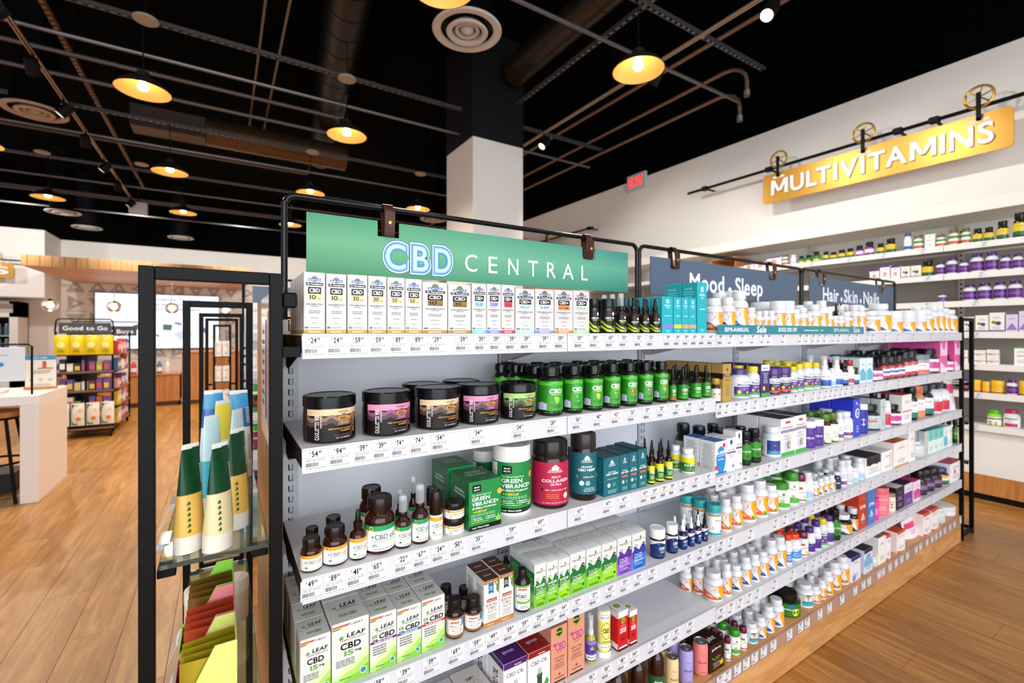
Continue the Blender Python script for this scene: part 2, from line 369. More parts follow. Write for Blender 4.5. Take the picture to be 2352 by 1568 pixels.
# green softgel bottles
def irw(key, cc, d, extra=None):
    kind(key, 'green_bottle', 'bottle', d, 'packer', ('#0a1a06', '#08080a'), (.06, .72, '#1f8216'), [
        ('R', -.9, 0, 1.9, .05, '#0d2b0a'), ('R', -.9, .05, 1.9, .09, '#0a120a'), ('L', .1, 1.0, .015, .04, 1, '#dfe9d8'),
        ('S', -.9, 1.9, [.86], [.95, 1.0, .93, .99, .94, 1.0, .95, .99, .93, 1.0], '#4cb828'), ('S', .3, 1.1, [.07], [.5, .9, .86, .5], '#2f9a1c'), ('R', -.62, .1, -.22, .9, '#e6ddd2'), ('L', -.6, -.24, .14, .88, 16, '#5b564e'),
        ('S', -.15, .3, [.1], [.3, .34, .3], '#c9c3e6'), ('R', .0, .11, .05, .3, '#f0b9c9'), ('R', .1, .11, .14, .3, '#8fb6e8'),
        ('T', 'CBD', .68, .62, .13, .56, '#ffffff', 1)] + ([('T', extra[0], .7, .55, .045, .44, extra[1], 1)] if extra else [('T', '10 mg Full Spectrum', .7, .56, .03, .44, '#e7f7d8', 1)]) + [
        ('D', .72, .42, .11, cc, .13), ('D', .66, .46, .045, '#ffffff', .06), ('D', .69, .435, .07, cc, .09), ('P', [(.7, .3), (.74, .3), (.72, .35)], '#d8f4ff'), ('L', .45, .98, .17, .27, 3, '#1c5a12')], n2=40)
irw('ir1', '#8fd02f', 'green bottle with lime capsule emblem'); irw('ir2', '#1f9a4c', 'green bottle with dark green capsule emblem')
irw('ir3', '#f2c51c', 'green bottle with yellow capsule emblem', ('+ TURMERIC', '#f2e51c')); irw('ir4', '#7f9a1c', 'green bottle with olive capsule emblem', ('+ JOINT', '#dff02a'))
irw('ir5', '#e8421c', 'green bottle with red capsule emblem', ('+ ENERGY', '#f2b51c')); irw('ir6', '#c92fb0', 'green bottle with magenta capsule emblem', ('+ POWER', '#ffffff')); irw('ir7', '#f29a1c', 'green bottle with orange capsule emblem', ('+ MEMORY', '#f2b51c'))
for q, cc, d in (('gd', '#2e9e1e', 'green dropper bottle with black bulb'), ('gdo', '#c4541c', 'green dropper bottle with orange foot')):
    kind(q, 'dropper_bottle', 'dropper bottle', d, 'dropper', ('#0a1a06', '#0c0c0e'), (.04, .46, '#238a18'), [('R', -.7, 0, -.05, .9, '#3b3f3a'), ('B', -.6, -.1, .2, .8, '#dddddd'), ('S', -.9, 1.9, [0], [.2, .22], cc), ('T', 'CBD', .68, .55, .17, .5, '#ffffff', 1), ('L', .4, .95, .3, .45, 2, '#dff0d0')])
# wide gummy jars with a mountain label
def cw(key, top, m1, m2, fl, use, uc, d):
    kind(key, 'gummy_jar', 'jar', d, 'jar', ('#140806', '#0d0d0f'), (.05, .73, None), [
        ('R', -.03, 0, 1.03, 1, '#120c0b'), ('R', -.03, .80, 1.03, 1, top), ('S', -.03, 1.03, [.55], [.80, .72, .8, .74, .83, .77, .86, .74, .84, .8], m1), ('S', -.03, 1.03, [.4], [.66, .58, .7, .61, .74, .6, .72, .64, .7, .6], m2), ('S', -.03, 1.03, [.0], [.5, .44, .56, .5, .58, .46, .6, .5, .55, .5], '#120c0b'),
        ('V', "CHARLOTTE'S WEB", .19, .05, .78, .075, '#f4efe9', 1), ('V', 'STANLEY BROTHERS', .265, .42, .38, .03, '#e8e0d8', 1), ('T', fl, .66, .88, .05, .2, m2, 0),
        ('R', .56, .64, .8, .76, '#c79343'), ('T', '10', .65, .665, .065, .1, '#201408', 1), ('T', 'mg', .74, .665, .035, .06, '#201408', 1), ('R', .56, .48, .8, .64, m1), ('L', .58, .78, .5, .62, 3, '#e9e0e4'),
        ('R', .825, .1, .835, .82, '#c79343'), ('V', use, .9, .22, .58, .06, uc, 1), ('T', 'HEMP EXTRACT-INFUSED', .6, .36, .04, .42, '#e0a545', 1), ('T', 'GUMMIES', .7, .29, .04, .2, '#e0a545', 1), ('T', 'DIETARY SUPPLEMENT', .64, .16, .03, .3, '#8d8484', 0), ('T', '60 GUMMIES', .66, .07, .045, .28, '#b9aeb0', 1),
        ('L', -.45, -.15, .1, .85, 14, '#5f5a58')], rib=.018, wrapw=2.15)
cw('cwg', '#e3c49c', '#8a6d58', '#4a3a32', 'GINGER', 'RECOVERY', '#c79a5a', 'black-lidded gummy jar with tan mountain label')
cw('cwr', '#e58fb4', '#8d4f72', '#50304a', 'RASPBERRY', 'SLEEP', '#e0609a', 'black-lidded gummy jar with pink mountain label')
cw('cwl', '#a5cf74', '#5d7a4a', '#38452e', 'LEMON LIME', 'CALM', '#a5d060', 'black-lidded gummy jar with green mountain label')
kind('cwd', 'gummy_jar', 'jar', 'black-lidded gummy jar showing its dark back', 'jar', ('#140806', '#0d0d0f'), (.05, .73, None), [('R', 0, 0, 1, 1, '#120c0b'), ('L', .1, .5, .1, .9, 14, '#5f5a58')], rib=.018)
# amber bottles, sprays and jars with an oil label
def oil(key, shp, acc, d, big=0, n='oil_bottle', cols=None, lb=(.07, .53), plus='+CBD', oc=None):
    kind(key, n, 'bottle', d, shp, cols or ('#30110a', '#1d0f08', '#c9ccd0'), (lb[0], lb[1], '#f6f3ee'), [
        ('S', -1, 2, [.84, .80, .86], [1.0], acc), ('D', .08, .9, .07, '#f2c94c'), ('D', .08, .9, .04, '#7a5a12'), ('T', 'PLUS', .3, .74, .06, .2, acc, 0),
        ('T', plus, .36, .47, .19, .56, '#2c2a2c', 0), ('T', 'oil', .82, .47, .19, .24, oc or acc, 1), ('R', .0, .43, 1.0, .44, acc), ('L', .15, .95, .36, .41, 1, '#777770!'),
        ('P', [(.1, .2), (.2, .28), (.32, .2), (.2, .16)], '#2b7a4a'), ('L', .1, .95, .05, .12, 1, '#77706a')])
oil('oo1', 'amber', '#f2a12c', 'small amber bottle with orange-topped label', oc='#e9a53a'); oil('oo2', 'amber', '#f2a12c', 'medium amber bottle with orange-topped label and orange plus')
oil('oo3', 'dropper', '#f2a12c', 'amber dropper bottle with orange-topped label', n='dropper_bottle', lb=(.05, .45)); oil('og1', 'amber', '#1f9c58', 'large amber bottle with green-topped label')
oil('og2', 'spray', '#1f9c58', 'short amber spray bottle with green-topped label', n='spray_bottle', lb=(.05, .42)); oil('og3', 'spray', '#1f9c58', 'tall amber spray bottle with green-topped label', n='spray_bottle', lb=(.05, .43))
oil('or1', 'roller', '#f2a12c', 'roll-on tube with brown cap and orange label', n='roller_bottle', cols=('#e9e2cf', '#1d0f08'), lb=(.08, .48)); oil('oj1', 'squat', '#e9a53a', 'balm jar with dark lid and white oil label', n='balm_jar', cols=('#f1eee8', '#1d100a'), lb=(.06, .54))
# big tubs
GVA = [('R', -1, 0, 2, 1, '#12843c'), ('R', .0, .0, 1.4, .09, '#0d0d0d'), ('T', "Look What's Inside", .35, .03, .03, .52, '#ffffff', 1), ('R', .1, .78, .36, .93, '#0d0d10'), ('T', 'VIBRANT', .23, .865, .03, .18, '#ffffff', 1), ('T', 'HEALTH.', .23, .81, .03, .18, '#ffffff', 1),
       ('T', 'Plant-Based Superfood', .38, .705, .03, .6, '#d9f0d0', 1), ('T', 'GREEN', .36, .6, .075, .56, '#ffffff', 1), ('T', 'VIBRANCE+', .5, .495, .075, .84, '#ffffff', 1), ('T', '25 Billion Probiotics', .46, .43, .035, .76, '#ffffff', 1, .15), ('D', .95, .72, .08, '#f2b23a'),
       ('T', '+CBDoil', .32, .35, .045, .42, '#f5d73a', 1), ('L', .05, .8, .27, .33, 2, '#a5dcae!'), ('T', '> Nutrition', .22, .225, .025, .32, '#ffffff', 1), ('T', '> Circulation', .24, .185, .025, .36, '#ffffff', 1), ('T', '> Digestion', .64, .225, .025, .32, '#ffffff', 1), ('T', '> Immunity', .64, .185, .025, .32, '#ffffff', 1), ('L', .05, .6, .14, .165, 1, '#f5d73a!'), ('F', .9, .12, .2, '#9ad85a')]
kind('gvt', 'powder_tub', 'tub', 'white-lidded tub with green superfood label', 'canister', ('#f3f3f0', '#f3f2ee'), (.05, .78, '#12843c'), GVA+[('R', -.75, .1, -.05, .98, '#f0f0ee'), ('L', -.72, -.08, .2, .95, 12, '#55555a')], n2=48)
kind('gvb', 'carton', 'carton', 'green superfood box with leaf emblem', 'box', ('#12843c', '#0f5f30'), a=[('R', .0, .0, 1, .09, '#0d0d0d')]+GVA[2:], side=[('R', 0, 0, 1, 1, '#0f6a34'), ('T', 'GREEN', .5, .72, .05, .5, '#d8e8d8', 1), ('T', 'VIBRANCE', .5, .64, .05, .6, '#d8e8d8', 1), ('L', .2, .8, .15, .55, 8, '#7ab58a')], topa=[('T', 'GREEN', .5, .6, .14, .5, '#9fcaa8', 1), ('T', 'VIBRANCE+', .5, .4, .14, .7, '#9fcaa8', 1), ('F', .5, .1, .14, '#4fa05a')])
ANC = lambda: [('D', .5, .90, .055, '#cfe0e4'), ('D', .45, .865, .055, '#cfe0e4'), ('D', .55, .865, .055, '#cfe0e4'), ('T', 'ANCIENT', .5, .805, .028, .36, '#eef4f4', 1), ('T', 'NUTRITION', .5, .765, .028, .42, '#eef4f4', 1)]
kind('anr', 'powder_tub', 'tub', 'dark-lidded tub with crimson collagen label', 'glassjar', ('#1f0d08', '#16100e'), (.06, .70, '#b51a48'), ANC()+[('T', 'MULTI', .52, .64, .045, .24, '#f7dfe6', 1), ('T', 'COLLAGEN', .52, .54, .065, .78, '#ffffff', 1), ('T', 'ULTRA', .52, .465, .045, .3, '#ffffff', 1), ('P', [(.1, .36), (.16, .31), (.95, .31), (.95, .40), (.16, .40)], '#22160f'), ('T', 'CBD + COLLAGEN + MCT', .55, .34, .028, .66, '#f0e2c8', 1), ('L', .25, .6, .15, .27, 3, '#e07a2c!'), ('D', .82, .2, .08, '#f4dfae'), ('L', .15, .85, .04, .07, 1, '#f0c8d4')], n2=48)
kind('ant', 'powder_tub', 'tub', 'dark-lidded tub with deep teal hemp label', 'glassjar', ('#1c120c', '#2a2320'), (.10, .73, '#0c5f6b'), ANC()+[('T', 'ORGANIC', .5, .64, .045, .44, '#e3f0f0', 1), ('T', 'CBD HEMP', .5, .56, .055, .66, '#ffffff', 1), ('P', [(.1, .43), (.16, .38), (1.0, .38), (1.0, .46), (.12, .46)], '#e8892c'), ('T', 'Golden Chai', .56, .405, .032, .4, '#fff4e0', 1), ('D', .3, .27, .09, '#d7e9ea'), ('D', .52, .27, .09, '#7fb9bd'), ('L', .3, .9, .06, .17, 3, '#b8d8da')], n2=48)
kind('anb', 'carton', 'carton', 'deep teal hemp caplet carton', 'box', ('#0f6570', '#0a3f48'), a=ANC()+[('T', 'ORGANIC', .5, .6, .03, .5, '#e3f0f0', 1), ('T', 'CBD HEMP', .5, .54, .04, .8, '#ffffff', 1), ('T', '20mg Caplets', .5, .42, .03, .6, '#9fe0c0', 1), ('D', .3, .27, .1, '#d7e9ea'), ('D', .62, .27, .1, '#3f9a7a'), ('L', .2, .8, .05, .15, 3, '#9fc8cc')], side=[('L', .1, .9, .1, .9, 14, '#3b8a92')])
kind('ann', 'carton', 'carton', 'narrow teal hemp carton', 'box', ('#0f6570', '#0a3f48'), a=ANC()+[('T', 'ORGANIC', .5, .56, .03, .5, '#e3f0f0', 1), ('T', 'CBD HEMP', .5, .5, .04, .86, '#ffffff', 1), ('R', .15, .39, .85, .44, '#d9653c'), ('D', .3, .27, .14, '#d7e9ea'), ('D', .7, .27, .14, '#3f9a7a'), ('L', .2, .8, .05, .15, 3, '#9fc8cc')], side=[('L', .1, .9, .1, .9, 14, '#3b8a92')])
# leaf cartons
def leaf(key, band, bt, d, wide=0):
    a = [('S', 0, 1, [0], [.16, .3, .5], '#cfe7a8'), ('S', 0, 1, [0], [.08, .18, .34], '#a9d468'), ('S', .2, 1, [0], [.02, .1, .22], '#7fbf3a')]
    for i, c in enumerate(('#4aa05a', '#3f6fc0', '#f0d02a', '#f08a1c', '#d9281c')): a.append(('S', 0, .5, [.90+.012*i], [.903+.012*(i+1)]*2, c))
    a += [('S', .12, .55, [.895], [.90, .93, .965], '#e6e6e2'), ('T', 'SOLARAY', .6, .925, .035, .48, '#3a3a66', 0), ('F', .24, .73, .13, '#57962c'), ('T', 'LEAF', .64, .74, .06, .5, '#15171a', 1, .1), ('T', 'THERAPEUTICS', .55, .695, .018, .7, '#4a5a4a', 0)]
    if band: a += [('T', '15', .17, .60, .05, .2, '#5f9a2a', 1), ('T', 'mg', .17, .55, .03, .2, '#222222', 1), ('T', 'CBD', .62, .565, .085, .6, '#111214', 1, .12), ('R', 0, .50, 1, .54, band), ('T', bt, .5, .508, .022, .7, '#ffffff', 1)]
    else: a += [('T', 'CBD', .5, .555, .095, .56, '#111214', 1), ('T', '15', .45, .445, .075, .26, '#6aa62f', 1), ('T', 'mg', .7, .475, .035, .18, '#222222', 1)]
    a += [('L', .1, .6, .28, .46 if band else .4, 4, '#6a7064!'), ('D', .84, .12, .1, '#f2f6f0'), ('D', .84, .12, .08, '#2f8a9a'), ('L', .2, .5, .06, .09, 1, '#4f6a3a!')]
    kind(key, 'carton', 'carton', d, 'box', ('#d6d8d3', '#d0d1cd'), a=a, side=[('L', .1, .9, .3, .9, 14, '#a5a8a0'), ('S', 0, 1, [0], [.3, .18], '#b9db88')],
         topa=[('F', .2, .62, .12, '#57962c'), ('T', 'LEAF', .6, .62, .16, .46, '#15171a', 1, .1), ('L', .2, .85, .52, .57, 1, '#4a5a4a'), ('T', 'NON-GMO', .5, .2, .13, .5, '#6aa62f', 1)])
leaf('lf0', None, '', 'white leaf-emblem carton with plain CBD lettering'); leaf('lf1', None, '', 'extra wide white leaf-emblem carton'); leaf('lf2', '#6a2382', 'SLEEP BLEND', 'white leaf carton with purple band'); leaf('lf3', '#1f5fb0', 'STRESS BLEND', 'white leaf carton with blue band'); leaf('lf4', '#c9252a', 'PAIN BLEND', 'white leaf carton with red band')
kind('bar', 'softgel_bottle', 'bottle', 'dark bottle with brown-banded ideal label', 'amber', ('#140a08', '#15100e'), (.06, .58, '#efece6'), [('R', -1, .9, 2, 1, '#9a5f26'), ('R', -1, 0, 2, .13, '#9a5f26'), ('R', .12, .70, .62, .80, '#a02a22'), ("T", "BARLEAN'S", .37, .725, .045, .44, '#f4e4d8', 1), ('T', 'IDEAL CBD', .5, .52, .1, .8, '#8a3a2a', 0), ('T', 'Hemp Oil Softgels', .46, .43, .05, .6, '#6a6460', 0, .1), ('T', '900 mg CBD', .5, .31, .06, .6, '#4a4644', 0), ('L', .2, .8, .18, .26, 2, '#8a8480'), ('S', .78, 1.1, [.55], [.9], '#2f8aa0')])
for q, rc, d in (('bx1', '#1f6f9c', 'tall ideal carton with blue ribbon'), ('bx2', '#123f34', 'tall ideal carton with dark green ribbon')):
    kind(q, 'carton', 'carton', d, 'box', ('#ece9e4', '#4a2a12'), a=[('R', 0, .93, 1, 1, '#9a5f26'), ('T', 'NATURAL MINT', .5, .95, .025, .8, '#f0dcc0', 1), ('R', 0, 0, 1, .1, '#b87a32'), ('P', [(.28, .93), (.62, .93), (.62, .70), (.45, .73), (.28, .70)], rc), ('T', '15', .45, .83, .035, .2, '#e8f0f4', 1), ('T', 'STEZ', .45, .78, .03, .26, '#e8f0f4', 1), ('P', [(.9, .93), (1, .93), (.95, .66), (.78, .78)], '#6a7a3a'), ('P', [(.7, .93), (.8, .93), (.9, .74)], '#8a8a4a'),
        ('R', .16, .53, .84, .60, '#a02a22'), ('T', "BARLEAN'S", .5, .548, .03, .6, '#f4e4d8', 1), ('T', 'IDEAL', .5, .44, .055, .76, '#8a5a3a', 0), ('T', 'CBD', .5, .365, .055, .56, '#8a5a3a', 0), ('T', 'Hemp Oil', .5, .305, .035, .6, '#6a6460', 0, .1), ('L', .15, .85, .13, .27, 5, '#9a948e'), ('T', 'Supplement', .4, .035, .025, .5, '#f4e4d0', 1)],
        side=[('L', .12, .9, .15, .85, 16, '#6a6660'), ('R', 0, 0, 1, .1, '#b87a32')], topa=[('R', .2, .4, .8, .6, '#7a2a1c'), ('T', "BARLEAN'S", .5, .44, .1, .5, '#e8c8b0', 1)])
kind('bgr', 'oil_bottle', 'bottle', 'dark bottle with white and green chocolate label', 'roller', ('#120a0a', '#1c1212'), (.07, .66, '#f2f2ee'), [('R', -1, .92, 2, 1, '#6fb53a'), ('R', .12, .80, .66, .88, '#a02a22'), ("T", "BARLEAN'S", .39, .82, .035, .46, '#f4e4d8', 1), ('T', 'Seriously', .4, .66, .06, .5, '#8fc46a', 0, .1), ('T', 'CBD', .36, .5, .12, .56, '#1c1c1c', 1), ('L', .1, .8, .40, .46, 1, '#77777a'), ('R', .0, .25, 1.1, .36, '#8fd04a'), ('T', 'CHOCOLATE', .48, .28, .045, .7, '#1f4a12', 1), ('L', .2, .8, .06, .18, 2, '#6a6a6a'), ('D', -.02, .55, .05, '#3a3a3a')], body=[(0, 0), (.93, 0), (1, .03), (1, .66), (.8, .76), (.5, .84), (.42, .87)], capz=[(.5, .84), (.56, .85), (.56, .98), (.5, 1), (0, 1)])
# hemp cartons with arched tops
def hemp(key, g1, g2, d, liq=0, word='Mind & Body', dose='5'):
    a = [('S', 0, 1, [0], [.5, .62, .54, .66, .6], g1), ('S', 0, 1, [0], [.3, .36, .42], g2 if g2 != g1 else g1), ('T', 'Hemp', .38, .80, .05, .46, '#33373a', 0), ('T', 'FUSION', .8, .80, .045, .36, '#b9bcbe', 0), ('D', .62, .87, .05, '#2f8a3a', .09), ('D', .62, .8, .04, '#f0c41c'), ('D', .84, .66, .1, '#141618'), ('T', dose, .84, .645, .035, .07, '#ffffff', 1), ('D', .3, .66, .08, g1), ('D', .3, .66, .05, '#f2f3f2'), ('D', .16, .62, .06, g1)]
    if liq: a += [('D', .2, .49, .09, '#f5d21c'), ('T', 'LIQUID', .6, .47, .055, .6, '#ffffff', 1)]
    for i, t in enumerate((dose+' mg CBD', '5 mg Terpenes', '150 mg Omegas')): a.append(('T', t, .44, .41-.05*i, .028, .6, '#ffffff', 1))
    a += [('T', word, .5, .235, .04, .74, '#ffffff', 0), ('L', .1, .5, .2, .22, 1, '#ffffff!'), ('L', .15, .75, .13, .16, 1, '#f2e21c'), ('L', .1, .9, .03, .09, 2, '#12401a'), ('D', .84, .16, .07, '#1f6a2a')]
    kind(key, 'carton', 'carton', d, 'arch', ('#d8dad8', '#dadad6'), a=a, side=[('R', 0, 0, 1, .78, g1), ('S', 0, 1, [0], [.35, .3], g2), ('L', .1, .9, .1, .7, 12, '#9fd08a')], topa=[('D', .5, .5, .26, '#8a9a8a'), ('D', .5, .5, .24, '#f0f1ef'), ('L', .3, .7, .36, .64, 4, '#7a8a7a')])
hemp('hg1', '#157a34', '#6fbf1c', 'green arched hemp carton with liquid lettering', 1); hemp('hg2', '#157a34', '#7ac41c', 'narrow green arched hemp carton, liquid drops', 1, dose='10'); hemp('hg3', '#12702f', '#8fd01c', 'slim green arched hemp carton with yellow drop', 1, dose='20')
hemp('hg4', '#12702f', '#6fbf1c', 'wide green arched hemp carton', dose='5'); hemp('hg5', '#12702f', '#7ac41c', 'wide green arched hemp carton marked ten', dose='10'); hemp('hg6', '#12702f', '#8fd01c', 'wide green arched hemp carton marked twenty', dose='20')
hemp('hp', '#5a2a8f', '#8a4fc0', 'purple arched hemp stress carton', word='Stress'); hemp('hb', '#2a3a9f', '#2a6fd0', 'blue arched hemp sleep carton', word='Sleep')
# row one extras
for q, s, d, cols in (('hhj', 'jar', 'dark jar with lime arc label', ('#150c08', '#101012')), ('hhs', 'spray', 'amber spray bottle with lime arc label', ('#2a1208', '#1c1410', '#e8ecee')), ('hhd', 'dropper', 'amber dropper bottle with lime arc label', ('#2f1509', '#101012'))):
    kind(q, 'hemp_oil_bottle', 'bottle', d, s, cols, (.04, .66 if s == 'jar' else .46, '#1a1412'), [('S', -.8, 1.1, [.0], [.36, .56, .3, .06], '#b5cc1f'), ('S', -.8, 1.1, [.0], [.22, .44, .2, .0], '#1a1412'), ('S', -.8, 1.1, [.0], [.12, .34, .12, .0], '#b5cc1f'), ('S', -.8, 1.1, [0], [.02, .2, .02, 0], '#1a1412'), ('T', 'HEMPZYME', .55, .62, .07, .7, '#f2f2ee', 1), ('R', .3, .55, .7, .58, '#c9d63a'), ('P', [(.78, .95), (.9, .85), (.78, .74), (.66, .85)], '#e8e8e4'), ('P', [(.66, .3), (.95, .3), (1.05, .05), (.8, .05)], '#d9e0e4')])
for q, sc, d in (('scp', '#8a7ad0', 'turquoise carton with lilac band'), ('scy', '#e0d01c', 'turquoise carton with yellow band'), ('sco', '#e8a05a', 'turquoise carton with peach band'), ('sct', '#12a5b0', 'tall plain turquoise carton')):
    kind(q, 'carton', 'carton', d, 'box', ('#16a9b8', '#0f7f8c'), a=[('R', .36, .82, .64, .92, '#e6f8fa'), ('R', .4, .83, .6, .91, '#16a9b8'), ('T', 'S', .5, .84, .06, .12, '#e6f8fa', 1), ('T', 'SOCIAL', .5, .74, .04, .6, '#e6f8fa', 1), ('T', 'CBD', .5, .68, .035, .3, '#e6f8fa', 0), ('L', .2, .8, .45, .5, 1, '#bfeef2')]+([('R', 0, .14, 1, .24, sc)] if q != 'sct' else [])+[('L', .25, .75, .03, .09, 2, '#bfeef2')], side=[('L', .12, .8, .3, .85, 12, '#7fe0e6'), ('T', 'Pure CBD', .45, .88, .03, .5, '#d8f8fa', 1)])
kind('pouch', 'supplement_pouch', 'pouch', 'white stand-up pouch with dark bird print', 'pouch', ('#e4e8ee', '#e4e8ee'), a=[('P', [(.3, .8), (.75, .7), (.55, .62), (.85, .6), (.5, .5)], '#3a4250'), ('L', .2, .8, .15, .4, 4, '#9aa4b2')])
kind('ppouch', 'supplement_pouch', 'pouch', 'pink and white stand-up pouch', 'pouch', ('#f4e6ec', '#d92a6a'), a=[('S', 0, 1, [.6], [1], '#e0306f'), ('L', .2, .8, .15, .5, 5, '#c9a5b2')])
kind('gold', 'carton', 'carton', 'gold melatonin carton with dark band', 'box', ('#b3914a', '#8f6f2c'), a=[('R', 0, .66, 1, .74, '#1f1a10'), ('D', .5, .86, .12, '#6a5220'), ('T', 'LIQUID', .5, .71, .025, .5, '#e8d8a8', 1), ('T', 'MELATONIN', .5, .675, .025, .8, '#e8d8a8', 1), ('T', '10 MG', .5, .55, .05, .5, '#6a5220', 0), ('L', .2, .8, .15, .45, 5, '#8f7434')], side=[('R', 0, .6, 1, .76, '#1f1a10')])
kind('goldb', 'supplement_bottle', 'bottle', 'amber bottle with gold cap and cream label', 'amber', ('#3a1c0a', '#b8903a'), (.06, .58, '#efe6d2'), [('T', 'MELATONIN', .55, .5, .12, .8, '#4a4034', 1), ('L', .2, .9, .2, .4, 3, '#8a8070')])
def mel(key, d, capc, s='pack', body='#dcdee2', lo='#4a2a86', band='#3fae3a', word='Melatonin', wr='#dfe0e4'):
    kind(key, 'supplement_bottle', 'bottle', d, s, (body, capc), (.08, .62, wr), [('S', .2, 1.3, [.14], [.62], lo), ('R', .2, .0, 1.3, .14, band), ('T', word, .72, .68, .12, .75, '#3a2a66', 1), ('T', 'Natrol', .74, .86, .07, .35, '#5a5a70', 1), ('D', .42, .28, .09, '#f2c81c'), ('D', .8, .26, .06, '#f2c81c'), ('L', .4, .95, .4, .55, 2, '#cfc4ea'), ('L', -.4, .1, .1, .9, 9, '#a5a5ae')])
mel('mpu', 'white melatonin bottle with purple cap', '#3f2478'); mel('mye', 'white melatonin bottle with yellow cap', '#e6d01c'); mel('mgu', 'purple-capped gummies jar with dark purple label', '#4a2a80', 'jar', '#3a2456', '#2c2050', '#e0472c', 'Gummies'); mel('mstr', 'purple berry bottle with yellow cap', '#e2c91a', 'pack', WHT, '#5a2a86', '#58b53a')
kind('mcar', 'carton', 'carton', 'dark purple melatonin carton', 'box', ('#35216a', '#241448'), a=[('R', 0, .8, 1, 1, '#dfd8ee'), ('T', 'Natrol', .5, .86, .05, .6, '#35216a', 1), ('L', .15, .85, .4, .75, 6, '#cfc4ea'), ('R', 0, 0, 1, .1, '#48b03a'), ('D', .3, .25, .15, '#f2c81c')])
def gen(key, d, s, c, wr, ops, lb=(.08, .58), n='supplement_bottle', cat='bottle', **kw): kind(key, n, cat, d, s, c, (lb[0], lb[1], wr), ops, **kw)
def bands(*cs): return [('R', -.9, i/len(cs), 1.9, (i+1)/len(cs), c) for i, c in enumerate(cs)]+[('L', .15, .95, .4, .6, 3, '#8a8fa0'), ('T', 'PLUS', .55, .7, .1, .5, '#4a5a80', 1)]
gen('spr2', 'white spray bottle with clear overcap and blue label', 'spray', ('#f2f4f8', '#f6f6f8', '#eceef2'), '#f4f6fa', bands('#1f4f9f', '#2a62b8', '#f4f6fa', '#f4f6fa'), (.05, .44), n='spray_bottle')
gen('bdk', 'dark bottle with blue and white label', 'amber', ('#14141c', '#101014'), '#e8eef6', bands('#2460b0', '#dfe8f4', '#e8eef6')); gen('brd', 'white bottle with red cap', 'amber', ('#e8dcd8', '#9a1f24'), '#f6f0ee', bands('#c9383a', '#f6f0ee', '#f6f0ee'))
gen('bpk', 'dark-capped bottle with magenta label', 'amber', ('#3a1c2c', '#101014'), '#f6eef4', bands('#f2e4ee', '#d23a98', '#d23a98', '#f2e4ee')); gen('bpd', 'dropper bottle with pink label', 'dropper', ('#5a1a3c', '#14101a'), '#f6eef4', bands('#f2e4ee', '#d23a98', '#f2e4ee'), (.05, .44), n='dropper_bottle')
gen('brb', 'dark-capped bottle with red and blue striped label', 'amber', ('#40181c', '#17171c'), '#f2f2f6', bands('#c9303a', '#f2f2f6', '#3a5fc0', '#f2f2f6', '#c9303a')); gen('brw', 'dark-capped bottle with red-edged white label', 'amber', ('#3a1418', '#17171c'), '#f6f4f6', bands('#c9303a', '#f6f4f6', '#f6f4f6', '#d95a60'))
gen('gjr', 'clear jar with grey lid and coral label', 'jar', ('#9fa8ae', '#7c8488'), '#e8ecec', bands('#e0705a', '#e8ecec', '#e8ecec')); gen('pur', 'white bottle with purple cap and label', 'pack', (WHT, '#4a2a80'), '#f7f5fa', bands('#4a2a86', '#4a2a86', '#f7f5fa'))
gen('spn', 'dark dropper bottle with yellow and green label', 'dropper', ('#160b06', '#101012'), '#e6da1c', [('S', -.9, 1.9, [0], [.55, .7, .5, .66], '#1f7a34'), ('R', -.9, 0, 1.9, .1, '#e6da1c'), ('T', 'SUNSOIL', .55, .55, .17, .86, '#f6f8e8', 1), ('L', .2, .9, .2, .45, 3, '#f0f4d0')], (.04, .46), n='dropper_bottle')
gen('spw', 'small white bottle with yellow and green label', 'pack', (WHT, '#fbfbfb'), '#e6da1c', [('S', -.9, 1.9, [0], [.5, .66, .5, .62], '#1f7a34'), ('T', 'SUNSOIL', .55, .38, .17, .9, '#f6f8e8', 1), ('L', .2, .9, .08, .28, 2, '#f0e41c')], (.1, .66))
gen('gnd', 'dark green bottle with grey side label', 'amber', ('#0c1408', '#111216'), '#1f3a18', [('R', -.2, .02, .7, .95, '#b5b0a6'), ('L', -.15, .65, .06, .9, 10, '#6a665e')], (.08, .6), n='green_bottle')
gen('gnp', 'green bottle with brown emblem', 'amber', ('#0c1c06', '#111216'), '#2e8f1e', [('R', -.9, .0, 1.9, .22, '#12330c'), ('D', .6, .38, .16, '#5a3a1c'), ('T', 'Power to Sleep', .55, .6, .1, .8, '#f2f6e8', 1)], (.06, .62), n='green_bottle')
kind('slp', 'carton', 'carton', 'white sleep carton with blue panel and berries', 'box', ('#f2f3f4', '#1f6ab0'), a=[('R', 0, .9, 1, 1, '#eef4fa'), ('D', .5, .42, .46, '#1f86c9', .8), ('D', .8, .86, .14, '#d92a2c'), ('D', .1, .2, .14, '#d92a2c'), ('T', 'SLEEP', .5, .6, .09, .84, '#ffffff', 1), ('L', .15, .85, .52, .57, 1, '#d8ecf8'), ('T', 'NATURAL', .5, .42, .04, .6, '#ffffff', 1), ('R', 0, 0, 1, .05, '#1f6ab0')], side=[('L', .1, .9, .08, .92, 26, '#8a8f94')])
kind('slw', 'carton', 'carton', 'white carton with thin purple band', 'box', ('#eceaec', '#e6e4e6'), a=[('P', [(.5, .98), (.68, .88), (.5, .78), (.32, .88)], '#2a4a7a'), ('T', 'SLEEP WELL', .5, .62, .05, .8, '#6a6a74', 0), ('R', 0, .54, 1, .59, '#6a4a90'), ('F', .7, .1, .3, '#8a6ab0'), ('L', .15, .85, .4, .5, 2, '#9a9aa2')])
